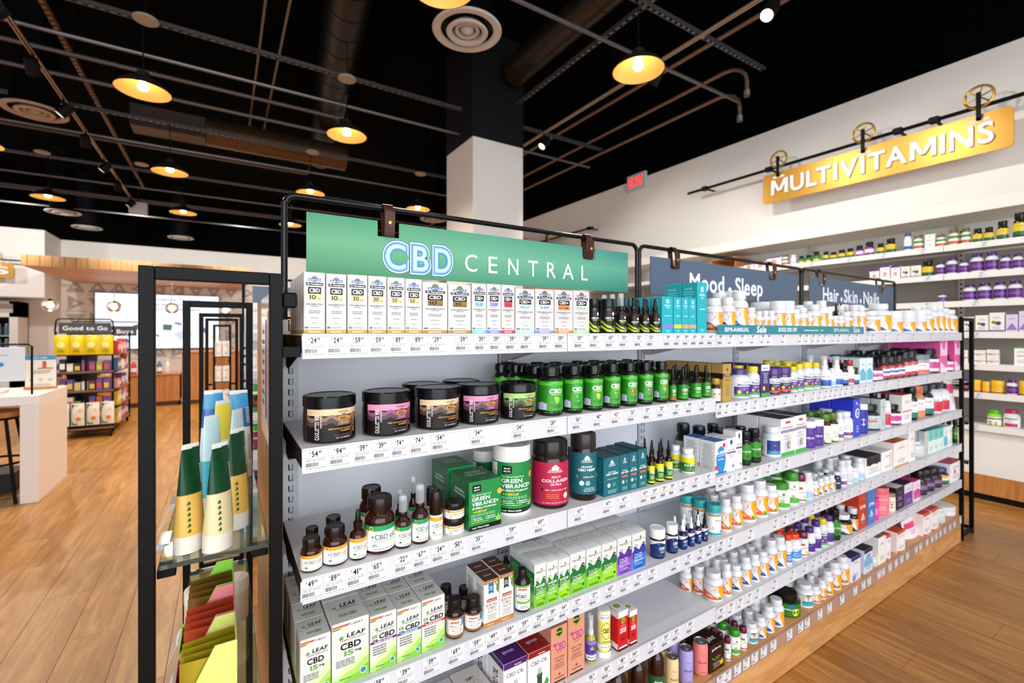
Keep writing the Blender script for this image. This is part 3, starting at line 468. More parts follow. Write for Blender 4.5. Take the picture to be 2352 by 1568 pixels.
gen('bsn', 'large white bottle with blue square label', 'pack', (WHT, WHT), '#f4f4f6', [('R', .12, .05, 1.02, .97, '#1f3f90'), ('D', .57, .45, .22, '#e0903a'), ('D', .57, .38, .2, '#16244f'), ('R', .2, .05, .95, .3, '#3a86c9'), ('L', .3, .85, .12, .24, 2, '#ffffff'), ('B', -.4, -.15, .2, .5, '#555555')])
kind('snp', 'carton', 'carton', 'white sleep-aid carton with dark lid and sleeping face', 'box', ('#eeedf0', '#241c1c'), a=[('R', .32, .86, .68, .97, '#b9323a'), ('R', .32, .92, .68, .99, '#e8e6e4'), ('T', 'Somnapure', .5, .73, .06, .84, '#3a3440', 0), ('R', 0, .62, 1, .69, '#5a2a72'), ('T', 'Natural Sleep Aid', .5, .64, .03, .84, '#ffffff', 1), ('L', .1, .8, .42, .57, 3, '#8a8894'), ('D', .45, .26, .26, '#cfd0dc'), ('D', .55, .28, .16, '#8a7f86'), ('P', [(.6, .42), (.75, .36), (.7, .2), (.5, .24)], '#c9b5a6'), ('R', 0, 0, 1, .1, '#3fae3a')], side=[('L', .1, .9, .7, .92, 4, '#8a8894')])
gen('pju', 'purple jar with white lid and ring label', 'jar', ('#4a2a86', '#eeeef2'), '#5a2f98', [('D', .6, .5, .36, '#8a5ac9'), ('D', .6, .5, .3, '#2c1c54'), ('T', 'RELAX', .6, .46, .1, .5, '#ffffff', 1)], (.05, .7), n='supplement_jar', cat='jar')
gen('gcp', 'bottle with green cap and lime-edged label', 'amber', ('#3a2010', '#4f7a22'), '#f2f5ea', [('S', -.9, .6, [0], [1, .9, .4, 0], '#a5c43a'), ('L', .4, .95, .2, .6, 4, '#6a7a6a')], (.04, .62))
gen('wpu', 'white bottle with small purple and sunset label', 'pack', (WHT, WHT), '#f5f4f8', [('R', -.2, .03, 1.1, .3, '#5a3a80'), ('D', .7, .16, .14, '#e8905a'), ('L', .3, .9, .5, .85, 3, '#6a6a90')])
kind('blc', 'carton', 'carton', 'royal blue carton with white bubble ring', 'box', ('#2a3ac9', '#1f2aa0'), a=[('D', .55, .62, .34, '#eef0fa'), ('D', .6, .62, .24, '#2a3ac9'), ('T', 'OR', .62, .58, .07, .3, '#ffffff', 1), ('D', .4, .9, .08, '#eef0fa'), ('D', .6, .86, .06, '#eef0fa'), ('L', .3, .8, .1, .3, 3, '#c9d0f4')])
gen('blt', 'tall royal blue bottle with white cap', 'canister', ('#1f2f9f', '#eef0f4'), '#1f2f9f', [('D', .6, .5, .26, '#eef0fa'), ('T', 'C', .6, .42, .14, .2, '#1f2f9f', 1)], (.04, .76))
gen('dgy', 'smoky bottle with grey label and dark cap', 'amber', ('#20262c', '#14171a'), '#b9c2c6', bands('#b9c2c6', '#c9ced0', '#c9ced0')+[('R', .3, .5, .8, .65, '#c9705a')]); gen('orw', 'bottle with apricot cap and white label', 'amber', ('#c98a6a', '#c96a4a'), '#f4efe9', bands('#e0905a', '#f4efe9', '#f4efe9'))
gen('tdk', 'dark bottle with white and teal label', 'amber', ('#14201e', '#12161a'), '#f2f4f2', bands('#1f7a6a', '#f2f4f2', '#e8ecea')); gen('rdw', 'white bottle with bright red label', 'pack', (WHT, '#1c1c22'), '#f6f2f4', bands('#d32442', '#d32442', '#f6f2f4'))
def ctn(key, c, top, d, ops=()): kind(key, 'carton', 'carton', d, 'box', (c, top), a=list(ops)+[('L', .15, .85, .12, .3, 3, '#9a9aa4'), ('L', .2, .8, .7, .8, 2, '#7a7a88')])
ctn('cbw', '#dff0f6', '#bfe0ea', 'pale blue and white carton', [('S', 0, 1, [.1], [.5, .6, .4], '#5ab8d8')]); ctn('cpk', '#f4dfea', '#d93a8a', 'white and pink carton', [('S', 0, 1, [.1], [.55, .6, .5], '#e04a98')]); ctn('cma', '#e85aa5', '#c92a80', 'magenta gradient carton', [('S', 0, 1, [.5], [.9, .7, 1], '#f6cfe2'), ('S', 0, 1, [0], [.3, .12], '#f8e4ee')])
ctn('cgr', '#c4c9c9', '#20242a', 'grey carton with dark lid'); ctn('cxr', '#f4f0f0', '#c9304a', 'white carton with red lid', [('R', 0, .4, 1, .44, '#c9304a')]); ctn('cor', '#f6f1ea', '#d9622a', 'white carton with orange lid', [('R', 0, 0, 1, .05, '#d9902a')]); ctn('cww', '#f4f3f4', '#ecebec', 'plain white carton', [('R', .7, .1, 1, .9, '#ead9cc')])
ctn('ctl', '#dff2f0', '#3fb5b0', 'white carton with turquoise lid', [('R', 0, .55, 1, 1, '#5fc4c0')]); ctn('crd', '#c43a24', '#7a1418', 'brick red carton', [('P', [(.5, .4), (.8, .2), (.2, .2)], '#e8c8b8'), ('T', 'SPM', .5, .5, .08, .7, '#f4e4dc', 1)]); ctn('cbu', '#3a78c0', '#2a5aa0', 'mid blue carton', [('P', [(.5, .4), (.8, .2), (.2, .2)], '#c8dcf0'), ('T', 'SPM', .5, .5, .08, .7, '#e4eefa', 1)])
ctn('cpu', '#6a3a90', '#2a1840', 'purple carton with dark lid', [('R', 0, .6, 1, 1, '#e4dcea')]); ctn('cdk', '#2c1c34', '#e8e4ea', 'dark plum carton with pale lid', [('L', .1, .9, .4, .6, 3, '#b59fc9')]); ctn('cpt', '#f4f0f2', '#d93a70', 'large white carton with pink lid', [('D', .4, .5, .08, '#d93a70')]); ctn('cpw', '#e6e4ee', '#3a2a6a', 'white carton with navy lid and lavender print', [('F', .3, .05, .4, '#8a5ab0'), ('R', 0, .85, 1, 1, '#3a2a6a')])
ctn('cnb', '#d3dcea', '#1c2440', 'white and navy carton', [('S', 0, 1, [.3], [.6, .8, .5], '#7fb0d8'), ('R', 0, .85, 1, 1, '#1c2440')]); ctn('col', '#f0efe8', '#8a8460', 'tall white carton with olive lid'); ctn('crw', '#f6eeec', '#e04a34', 'white carton with coral red corners', [('R', 0, .88, 1, 1, '#e04a34'), ('P', [(0, 0), (.5, 0), (0, .12)], '#e04a34'), ('D', .5, .5, .3, '#fbf8f6')])
gen('tea', 'brown glass drink bottle', 'tea', ('#2c0f06', '#1c1a18'), '#c43a1c', [('S', -.9, 1.9, [0], [.6], '#7ab02a'), ('T', 'detox', .5, .74, .1, .5, '#e8f4e0', 1), ('R', -.9, .6, 1.9, 1, '#1f5a34'), ('T', 'detox', .5, .74, .1, .5, '#e8f4e0', 1)], (.05, .52), n='drink_bottle'); gen('tea2', 'brown drink bottle with red label', 'tea', ('#2c0f06', '#1c1a18'), '#d3301c', [('T', 'CLEANSE', .5, .7, .1, .7, '#f4e8d0', 1)], (.05, .5), n='drink_bottle')
for q, c, d in (('cn1', '#efcf9a', 'peach drink can'), ('cn2', '#a8a0dc', 'lavender drink can'), ('cn3', '#e8807a', 'coral pink drink can')):
    kind(q, 'drink_can', 'can', d, 'can', (c, '#a9abb0'), (.08, .85, None), [('T', 'Recess', .55, .42, .09, .62, '#2c3a5a', 0, .25), ('L', .3, .8, .72, .76, 1, '#7a7080'), ('L', .3, .8, .04, .12, 2, '#7a7080')], n2=44)
kind('pln', 'carton', 'carton', 'dark brown carton with yellow flower', 'box', ('#2a120e', '#20100c'), a=[('T', 'plnt', .45, .8, .08, .6, '#f0e8e0', 1, .2), ('T', 'St. John', .45, .48, .045, .6, '#8fb53a', 1), ('T', 'Wort', .45, .41, .045, .4, '#8fb53a', 1), ('F', .8, .15, .28, '#f2c81c'), ('L', .2, .7, .1, .34, 4, '#b59f90')], side=[('L', .1, .6, .5, .7, 2, '#c9b5a8')], topa=[('T', 'plnt', .5, .3, .3, .5, '#e8e0d8', 1, .2)])
gen('mcp', 'white bottle with maroon cap', 'soft', (WHT, '#6a1230'), '#f5f4f2', [('R', .05, .85, .6, .95, '#d9381c'), ('R', .05, .77, .6, .85, '#4aa04a'), ('L', .3, .9, .5, .7, 2, '#77706a'), ('D', .75, .25, .14, '#e0c43a'), ('R', -.5, 0, 1.4, .08, '#8a1a30')]); gen('gcw', 'white flat-capped bottle with bright green lid', 'soft', ('#f4f5f2', '#2f8f1c'), '#f6f7f4', [('S', -.5, 1.4, [0], [.1, .3, .16], '#58ae3a'), ('F', .5, .3, .3, '#a5b89a'), ('D', .55, .85, .08, '#3a8f3a'), ('L', .25, .8, .62, .76, 2, '#8a9088')], (.08, .68))
gen('wtl', 'white bottle with teal arched sunrise label', 'pack', (WHT, WHT), '#dfe0e4', [('D', .6, .62, .3, '#1c1c24'), ('D', .6, .55, .25, '#e0802c'), ('R', .28, .08, 1.0, .5, '#1f9ab0'), ('L', .3, .9, .15, .3, 2, '#e8f6f8'), ('R', -.9, .97, 1.9, 1, '#1c1c24')]); gen('gbb', 'large green bottle with lemon print', 'amber', ('#0f2a0a', '#1c0e0a'), '#2a7a1c', [('D', .55, .75, .12, '#2a6ac0'), ('D', .72, .35, .14, '#f2d81c'), ('R', -.4, .1, .05, .8, '#e4ded2'), ('T', 'Mango', .6, .52, .1, .6, '#eaf4d8', 1)], (.06, .64), n='green_bottle')
gen('tcp', 'sleep jar with turquoise cap and rainbow stripe', 'jar', ('#aab4b6', '#27a0a5'), '#f2f3f3', [('R', -.5, 0, 1.3, .1, '#27a0b0'), ('R', -.1, .92, 1.0, .955, '#2f8a3a'), ('R', -.1, .955, 1.0, .975, '#f0d01c'), ('R', -.1, .975, 1.0, 1, '#d9281c'), ('T', 'Sleep', .68, .68, .09, .5, '#2c2c30', 0), ('L', .5, .95, .58, .63, 1, '#3a3a40'), ('F', .9, .14, .2, '#3f9a4a'), ('L', .2, .45, .25, .4, 2, '#8a9094'), ('R', -.62, .02, -.14, .98, '#d9dadb'), ('L', -.6, -.16, .05, .95, 14, '#6a6a6e')], (.06, .70), n='supplement_jar', cat='jar', rib=.02)
gen('nvb', 'navy bottle with wide white cap', 'vial', ('#0a0d1c', '#f4f4f6'), '#132a66', [('S', -.9, 1.9, [.74, .7, .92, .7, .74], [1], '#ecebf0'), ('D', .45, .86, .08, '#2a7ab8'), ('T', 'CBD', .72, .5, .13, .5, '#ffffff', 1), ('T', 'Full Spectrum', .72, .43, .04, .5, '#e0e8f8', 1), ('L', .5, .95, .26, .38, 2, '#e0e8f8'), ('L', .3, .95, .1, .14, 1, '#4aa0e0'), ('R', -.3, .05, -.2, .85, '#d8d8e0')], (.06, .61))
gen('nvd', 'navy dropper bottle with white bulb', 'dropper', ('#120c40', '#f2f2f4'), '#12306f', [('S', -.9, 1.9, [.74, .7, .9, .66], [1], '#ecebf0'), ('T', 'CBD+D', .72, .5, .14, .56, '#ffffff', 1), ('L', .4, .95, .2, .42, 3, '#9fc8f0')], (.05, .46), n='dropper_bottle')
gen('nvk', 'black dropper bottle with navy label', 'dropper', ('#0c0c12', '#111114'), '#12306f', [('S', -.9, 1.9, [.74, .7, .9, .66], [1], '#ecebf0'), ('T', 'CBD', .68, .5, .14, .5, '#ffffff', 1), ('P', [(.3, .14), (.5, .14), (.4, .3)], '#d8a090')], (.05, .46), n='dropper_bottle')
gen('orc', 'white bottle with orange cap and blue label', 'pack', (WHT, '#e8401c'), '#f4f7fa', [('S', -.5, 1.4, [.05], [.8, .6, .85], '#4a8ad0'), ('T', 'Magnesium', .55, .7, .09, .7, '#2c4a8a', 1), ('L', .3, .9, .2, .5, 3, '#e8f0fa')]); gen('nvs', 'small navy-labelled bottle with white cap', 'pack', ('#1a2a5a', WHT), '#1a2a5a', [('T', 'TRU', .6, .5, .16, .5, '#ffffff', 1)]); gen('lbl', 'white bottle with pale blue label', 'pack', (WHT, WHT), '#f4f7fa', [('S', -.5, 1.4, [0], [.3, .5, .36], '#9cc8e6'), ('L', .3, .9, .5, .8, 3, '#8a9ab0')])
gen('wpl', 'plain white bottle with small print', 'pack', (WHT, WHT), '#dfe0e4', [('L', .2, .9, .2, .8, 6, '#8a8ca0'), ('R', .2, .1, .95, .16, '#5a8ab8')]); gen('pnk', 'tall pink bottle with coral cap', 'canister', ('#e8707e', '#e05f70'), '#ec7c88', [('T', 'VEGAN', .55, .72, .06, .6, '#fbe4e6', 1), ('L', .3, .8, .2, .4, 3, '#fbe4e6')], (.05, .76)); gen('mgt', 'slim magenta tube bottle', 'canister', ('#e0349a', '#e0349a'), '#e8409f', [('L', .3, .8, .3, .7, 4, '#fbd4ea')], (.05, .76)); gen('crm', 'cream jar with dark lid', 'canister', ('#e4d8c0', '#8a7a60'), '#eee6d2', [('D', .6, .4, .2, '#8a4a6a'), ('L', .3, .9, .6, .8, 3, '#6a604a')], (.05, .76))
gen('dkp', 'dark bottle with plum label', 'amber', ('#1c1016', '#14141a'), '#3c2440', bands('#3c2440', '#8a6a9a', '#3c2440')); gen('yeb', 'amber bottle with blue cap and yellow label', 'amber', ('#4a2208', '#1f3f8a'), '#f2c22a', bands('#1f7a4a', '#f0f0ea', '#f2c22a')); gen('wjg', 'white jar with green print', 'squat', (WHT, '#e6e8e8'), '#f4f5f4', [('L', .2, .9, .2, .8, 4, '#8ab08a'), ('R', 0, .05, 1.2, .16, '#a03a6a')], (.08, .52), n='supplement_jar', cat='jar')
kind('blt2', 'display_box', 'box', 'white box packed with black-lidded jars', 'box', ('#eeeef0', '#16181c'), a=[('R', 0, .6, 1, 1, '#1c2026'), ('D', .25, .75, .12, '#0c0c10'), ('D', .7, .75, .12, '#0c0c10'), ('L', .1, .9, .15, .45, 3, '#b5b5bc')])
kind('wng', 'gift_box', 'box', 'flat pale gift box with round winged crest', 'box', ('#cfc9c4', '#d4cec8'), a=[('L', .1, .9, .2, .8, 3, '#8a8480')], topa=[('D', .5, .5, .27, '#2c2620'), ('D', .5, .5, .26, '#d4cec8'), ('D', .5, .5, .18, '#2c2620'), ('D', .5, .5, .17, '#d4cec8'), ('T', 'SLEEPY', .5, .68, .06, .3, '#2c2620', 1), ('T', 'WINGED', .5, .26, .06, .3, '#2c2620', 1), ('D', .5, .46, .08, '#5a4a3a'), ('P', [(.4, .42), (.6, .42), (.55, .56), (.45, .56)], '#6a5440')])
kind('wn2', 'gift_box', 'box', 'flat pale gift box with relaxation crest', 'box', ('#c9c3be', '#cdc7c1'), a=[('L', .1, .9, .2, .8, 3, '#8a8480')], topa=[('D', .5, .5, .27, '#2c2620'), ('D', .5, .5, .26, '#cdc7c1'), ('D', .5, .5, .18, '#2c2620'), ('D', .5, .5, .17, '#cdc7c1'), ('T', 'RELAXATION', .5, .68, .06, .36, '#2c2620', 1), ('D', .5, .5, .07, '#5a4a3a')])
for q, c, d in (('sp1', '#4a1a6a', 'white oil carton with purple lid'), ('sp2', '#8f1418', 'white oil carton with red lid')):
    kind(q, 'carton', 'carton', d, 'box', ('#ecebeb', c), a=[('R', 0, .87, 1, 1, c), ('T', '250 MG', .6, .895, .028, .3, '#f0e0e8', 1), ('T', 'TRIPLE RELIEF', .5, .82, .015, .6, '#b5b0b0', 0), ('T', 'CBD OIL', .5, .68, .085, .76, '#6a1f3a', 0), ('R', .4, .10, .62, .40, '#1f4a2c'), ('R', .38, .38, .64, .44, '#2c6a3c'), ('R', .42, .44, .6, .5, '#9aa09c'), ('D', .51, .52, .09, '#b5b8b8'), ('P', [(.7, .16), (.85, .3), (.95, .18), (.8, .08)], '#3f9a3a')], side=[('V', 'CBD OIL', .5, .25, .5, .3, '#3a2a34', 1), ('R', 0, .87, 1, 1, c)], topa=[('T', 'sporoom', .5, .4, .16, .5, '#e0c8dc', 1), ('P', [(.08, .7), (.3, .8), (.55, .7), (.3, .76)], '#c9a8c9')])
CB = lambda t1, t2: [('P', [(.3, .97), (.5, 1.0), (.7, .97), (.74, .87), (.5, .80), (.26, .87)], '#8fa832'), ('P', [(.34, .955), (.5, .98), (.66, .955), (.69, .88), (.5, .83), (.31, .88)], '#2a3a16'), ('T', 'EARTHLY', .5, .895, .03, .34, '#d8e88a', 1), ('F', .2, .68, .18, '#b01a8a'), ('T', 'CBD', .58, .58, .13, .64, '#b81a90', 0), ('L', .3, .8, .54, .56, 1, '#8a4a3a'), ('T', t1, .5, .44, .03, .66, '#7a3f28', 0), ('T', t2, .5, .385, .03, .5, '#7a3f28', 0), ('L', .1, .9, .26, .36, 4, '#a0603f'), ('F', .5, .14, .14, '#7a4a1c'), ('L', .2, .8, .08, .12, 1, '#8a4a3a'), ('R', .1, .02, .9, .045, '#2c2020')]
kind('pi1', 'carton', 'carton', 'salmon anti-wrinkle cream carton', 'box', ('#d69277', '#cf8c72'), a=CB('ANTI-WRINKLE', 'CREAM')); kind('pi2', 'carton', 'carton', 'tall salmon nourishing cream carton', 'box', ('#d69277', '#cf8c72'), a=CB('NIGHT TIME', 'NOURISHING'))
gen('msp', 'oil spray bottle with violet label', 'spray', ('#b0a53a', '#d9dadc', '#e8eaec'), '#5a3fa0', [('R', -.9, .8, 1.9, 1, '#8a78c9'), ('R', -.9, 0, 1.9, .3, '#f2f2f4'), ('D', .5, .62, .18, '#9ab83a'), ('D', .5, .5, .1, '#241c50'), ('T', 'MASSAGE OIL', .5, .14, .09, .8, '#2c2450', 1), ('R', -.9, 0, 1.9, .06, '#5a3fa0')], (.08, .50), n='spray_bottle')
kind('lot', 'lotion_tube', 'tube', 'yellow and white body lotion tube', 'canister', ('#f0e678', '#f2f2f0'), (.0, 1, None), [('R', -.9, .80, 1.9, .98, '#f2f2ee'), ('T', '120mg CBD Oil', .52, .91, .03, .56, '#2c2c2c', 0), ('T', 'BODY LOTION', .52, .84, .04, .7, '#1c1c1c', 1), ('T', 'CBD', .56, .54, .09, .5, '#2a2c12', 1)]+[('D', .56+.36*math.cos(i*PI/9), .58+.17*math.sin(i*PI/9), .035, '#3a3f14') for i in range(18)]+[('L', .2, .9, .32, .37, 2, '#6a6a2c'), ('R', -.9, .19, 1.9, .29, '#f2f2ee'), ('T', 'AGAVE BLOSSOM', .52, .22, .03, .7, '#2c2c2c', 1), ('R', -.9, 0, 1.9, .12, '#f2f2ee')], body=[(0, .02), (.7, .02), (.72, 0), (.9, 0), (.94, .12), (1, .16), (1, .9), (.98, 1)], capz=[(.98, .99), (.9, 1), (0, 1)])
for q, d in (('rd1', 'red muscle rub carton with white top'), ('rd2', 'narrow red rub carton with white top')):
    kind(q, 'carton', 'carton', d, 'box', ('#c81418', '#e8e8e4'), a=[('R', 0, .84, 1, 1, '#e6e4e2'), ('P', [(.5, .84), (.72, .79), (.72, .71), (.5, .66), (.28, .71), (.28, .79)], '#8fa832'), ('T', 'EARTHLY', .5, .73, .035, .44, '#1c2a12', 1), ('L', .15, .85, .6, .65, 2, '#f0a0a0'), ('T', 'MUSCLE', .5, .51, .06, .6, '#ffffff', 1), ('T', 'REVIVE', .5, .44, .06, .6, '#ffffff', 1), ('D', .5, .28, .3, '#7a0c10'), ('D', .5, .28, .28, '#c81418'), ('T', 'CBD', .5, .25, .07, .4, '#2c0808', 1), ('R', .1, .06, .9, .1, '#f0e0e0'), ('R', 0, 0, 1, .04, '#1c1414')], side=[('R', 0, .84, 1, 1, '#dcdad8'), ('R', 0, .04, 1, .18, '#e8e4e2'), ('B', .2, .6, .06, .16, '#3a3a3a'), ('R', 0, 0, 1, .04, '#1c1414')], topa=[('D', .5, .5, .25, '#3a4a1c'), ('D', .5, .5, .2, '#9ab832')])
# wall unit goods
gen('yam', 'dark bottle with yellow label', 'amber', ('#1c160a', '#201c14'), '#e8c81c', bands('#1f6a3a', '#e8c81c', '#e8c81c')); gen('gyb', 'green bottle with yellow-lit label', 'amber', ('#0f3a14', '#10140c'), '#2a8f2c', bands('#e8e04a', '#2a8f2c', '#1f7a24')); gen('pyb', 'dark-capped bottle with violet and white label', 'amber', ('#2a1030', '#1c1420'), '#f4eef6', bands('#a03ab0', '#f6f2f8', '#f6f2f8', '#a03ab0'))
gen('ppb', 'wide purple multivitamin bottle', 'pack', (WHT, '#4a1f6a'), '#5a1f78', bands('#5a1f78', '#7a3a9a', '#5a1f78')); gen('blb', 'white bottle with blue cap and blue base', 'pack', (WHT, '#1f4a9a'), '#f2f5f8', bands('#1f5ab0', '#f2f5f8', '#f2f5f8')); gen('crb', 'white bottle with brown cap and fruit print', 'amber', ('#e4e0d4', '#6a5a3a'), '#f4f0e4', bands('#c9502c', '#f4f0e4', '#4a8f3a'))
ctn('wfr', '#f2ece2', '#e0d4c0', 'cream carton with fruit print', [('D', .3, .5, .16, '#6a8f2c'), ('D', .6, .45, .2, '#5a3a8a'), ('R', 0, .0, 1, .1, '#7a6ab0')]); ctn('wli', '#d8cdea', '#c4b5e0', 'lilac carton with darker chevron', [('P', [(0, .1), (1, .1), (.5, .5)], '#8a6ac0')]); ctn('wgr', '#f4f5f2', '#4ab03a', 'white carton with bright green lid', [('R', 0, .93, 1, 1, '#4ab03a'), ('R', .2, .5, .8, .54, '#d93a2c')]); ctn('wwh', '#f2f1ee', '#e8e6e2', 'small white carton with fruit stripe', [('R', 0, .38, 1, .48, '#c9703a'), ('R', 0, .32, .5, .38, '#5a9a3a')])
ctn('pgr', '#f0e8f0', '#5a2a80', 'white carton with purple lid', [('D', .5, .4, .2, '#d99a5a'), ('R', 0, .88, 1, 1, '#5a2a80')]); gen('yjr', 'yellow children multivitamin jar', 'squat', ('#f0b81c', '#f2c42a'), '#f2b81c', [('D', .55, .5, .34, '#fff4d8', .16), ('T', 'L il Critters', .55, .44, .16, .5, '#d9401c', 1), ('R', -.5, 0, 1.4, .14, '#4a2a1c')], (.06, .56), n='gummy_jar', cat='jar'); gen('lgb', 'lime green lidded bottle with berries', 'pack', ('#8fd02a', '#4ab01c'), '#f0f4e4', [('D', .3, .2, .18, '#6a1a4a'), ('D', .7, .18, .16, '#c92a4a'), ('R', -.5, .7, 1.4, .85, '#5a2a80')]); gen('wrc', 'large white bottle with raspberry cap', 'pack', (WHT, '#b01a4a'), '#f6f4f2', [('R', .05, .0, .95, .36, '#c92a6a'), ('R', .05, .8, .95, .94, '#3aa08a'), ('L', .15, .85, .4, .75, 4, '#c96a8a')])
gen('prd', 'small dark purple-capped bottle', 'amber', ('#2a1220', '#5a2a80'), '#c92a6a', bands('#2a1a30', '#c92a6a', '#5a2a80')); gen('tub', 'white tub with green lid and fruit label', 'canister', ('#1f8a2c', '#2a9a2a'), '#1f8a3c', [('R', .1, .2, .9, .8, '#3a2412'), ('D', .3, .5, .16, '#e0902c'), ('D', .6, .4, .14, '#d93a2c'), ('R', -.5, .85, 1.4, 1, '#f0f0ea')], (.04, .78)); gen('tub2', 'white tub with green lid and plum label', 'canister', (WHT, '#2a9a2a'), '#7a1f4a', [('T', 'Greens', .5, .6, .12, .6, '#f4f0e8', 1), ('D', .3, .2, .14, '#e0902c')], (.04, .78))
# ------------------------------------------------------------------ building one pack
def pack(key, w, h, d, name=None, near=True, face=None):
    k = K[key]; root = thing(k['n'], k['d'], k['cat'])
    c = k['c']; nn = k.get('n2', 32 if near else 20)
    if k['s'] in ('box', 'arch'):
        g = G(); ch = .0009 if near else .0015
        if k['s'] == 'box':
            g.box(-w/2, 0, 0, w/2, d, h, M(c[0], .4), ch); body = g.obj('body', root)
            g = G(); e = .0004; g.box(-w/2+e, e, h-.0002, w/2-e, d-e, h+.0006, M(c[1], .38), .0003)
            if near: g.box(-w/2+w*.06, d-.0004, h-.012, w/2-w*.06, d+.0003, h-.001, M(c[1], .4))
            g.obj('flap', root)
        else:
            hf = h*.955; V = []; n = 7
            for i in range(n+1):
                t = i/n; z = hf+(h-hf)*math.sin(PI*.5*min(1, t*2.2)) if i else hf; V.append((d*t*1.0, z))
            vs = []; m1 = M(c[0], .4)
            for y, z in V: vs += [(-w/2, y, z), (w/2, y, z)]
            b = len(vs); vs += [(-w/2, 0, 0), (w/2, 0, 0), (w/2, d, 0), (-w/2, d, 0)]
            fs = [(2*i, 2*i+1, 2*i+3, 2*i+2) for i in range(n)]+[(b, b+1, 1, 0), (b+1, b+2, 2*n+1)+tuple(2*i+1 for i in range(n-1, -1, -1)), (b+3, b, 0)+tuple(2*i for i in range(1, n+1)), (b+2, b+3, 2*n, 2*n+1)]
            g.add(vs, fs, m1); body = g.obj('body', root)
        A = Art(w*.985, (h if k['s'] == 'box' else h*.95)*.99).run(k['a']); g = G(); A.flat(g, 0, 0, .0008)
        if k.get('side') and near: Art(d*.97, h*.985).run(k['side']).flat(g, -w/2, d/2, .0008, ax='-x')
        if k.get('topa') and near:
            if k['s'] == 'box': Art(w*.96, d*.96).run(k['topa']).flat(g, 0, d*.02, h+.0006, ax='+z')
            else: Art(w*.96, d*.5).run(k['topa']).flat(g, 0, d*.46, h+.0003, ax='+z')
        g.obj('label', body)
    elif k['s'] == 'pouch':
        g = G(); n = 8; m_ = 6; vs = []; fs = []
        for sgn in (-1, 1):
            b = len(vs)
            for i in range(m_+1):
                for j in range(n+1):
                    t = i/m_; x = (j/n-.5)*w; q = math.cos((j/n-.5)*PI); dd = d/2*(1-t)**.7*(.35+.65*q) if t < 1 else .0008
                    vs.append((x, d/2+sgn*dd, t*h))
            for i in range(m_):
                for j in range(n):
                    a = b+i*(n+1)+j; f = (a, a+1, a+n+2, a+n+1); fs.append(f if sgn < 0 else f[::-1])
        g.add(vs, fs, M(c[0], .3)); g.obj('body', root, smooth=60)
        g = G(); g.box(-w/2, d/2-.0016, h*.93, w/2, d/2+.0016, h*1.0, M(c[1], .35)); g.obj('seal', root)
        A = Art(w*.8, h*.7).run(k['a']); g = G()
        for V, F, cc, L in A.it: g.add([(a, d/2-d/2*(1-min(1, (b+h*.1)/h))**.7*(.35+.65*math.cos(a/w*PI))-.0006-L*.0001, b+h*.1) for a, b in V], F, M(cc.rstrip('!'), .35))
        g.obj('label', root)
    else:
        r = w/2; prof = SH[k['s']]; body = None
        for i, (pn, pr, slot) in enumerate(prof):
            if i == 0 and 'body' in k: pr = k['body']
            if i == 1 and 'capz' in k: pr = k['capz']
            cc = c[min(slot, len(c)-1)]
            dark = sum(rgb(cc)) < .25
            m = M(cc, .12 if (dark and slot == 0) else .22 if dark else .35, 0, .3 if dark and slot == 0 else 0)
            if k['s'] == 'can': m = M(cc, .32, .0 if slot == 0 else .85)
            if pn == 'cap' and k['s'] == 'spray': m = M('#dfe4e8', .06, 0, 0, 0, 0, .38)
            g = G(); rb = k.get('rib', 0) if slot == 1 and near else 0
            if k['s'] in ('pack', 'amber', 'packer') and slot == 1 and near: rb = .02
            if rb:
                nv = 72; top = [p for p in pr if p[0] >= pr[1][0]*.995]; 
                g.lathe(pr, m, 0, r, 0, r, h, nv, rb)
            else: g.lathe(pr, m, 0, r, 0, r, h, nn)
            if k['s'] == 'can' and slot == 1:
                g.tube([(r*.35*math.cos(q), r+r*.5*math.sin(q)*.6-r*.1, h*.965) for q in [j*PI/5 for j in range(10)]], r*.05, m, 5, True)
            bo = g.obj(pn, root, smooth=35); body = bo if i == 0 else body
        if k['lb']:
            z0, z1, wr = k['lb']; z0 *= h; z1 *= h; ops = list(k['a']); fx = k.get('wrapw', 2.0)
            rr = r*(.94 if k['s'] in ('soft',) else 1.0)
            if k['s'] == 'soft': rr = r*.995
            A = Art(fx*r, z1-z0)
            if wr: A.run([('R', -.95, 0, 1.95, 1, wr)], 0)
            A.run(ops, 1); 
            # keep the print clear of overlap beyond the seam
            for it in A.it:
                for i, (x, y) in enumerate(it[0]):
                    if abs(x) > PI*r*.97: it[0][i] = (math.copysign(PI*r*.97, x), y)
            g = G()
            if k['s'] == 'soft':
                P = k.get('body') or SH['soft'][0][1]
                def rad(z):
                    t = z/h
                    for (a, b), (a2, b2) in zip(P[1:], P[2:]):
                        if b <= t <= b2: return r*(a+(a2-a)*(t-b)/max(1e-6, b2-b))
                    return r
                for V, F, cc, L in A.it:
                    # follow the curved wall
                    VV = []
                    for a, b in V:
                        q = rad(z0+b)+.0006+L*.00012; VV.append((q*math.sin(a/r), -q*math.cos(a/r)+r, z0+b))
                    g.add(VV, F, M(cc.rstrip('!'), .36))
            else:
                A.cyl(g, r, z0); g.v = [(x, y+r, z) for x, y, z in g.v]
            g.obj('label', body)
    return root
PLACED = []
def put(root, x, y, z, rz, where, key, behind=''):
    root.location = (x, y, z); root.rotation_euler.z = rz
    PLACED.append((root, K[key]['d'], where, behind)); return root
# ================================================================== the room
def st(name, g, smooth=None, **kw):
    o = g.obj(name, smooth=smooth); o['kind'] = 'structure'; return o
XW, YW = 5.33, 15.75
g = G(); g.box(-9, -1.2, -.05, XW+.1, YW+.1, -.004, M('#8a6540', .6)); floor = st('floor', g)
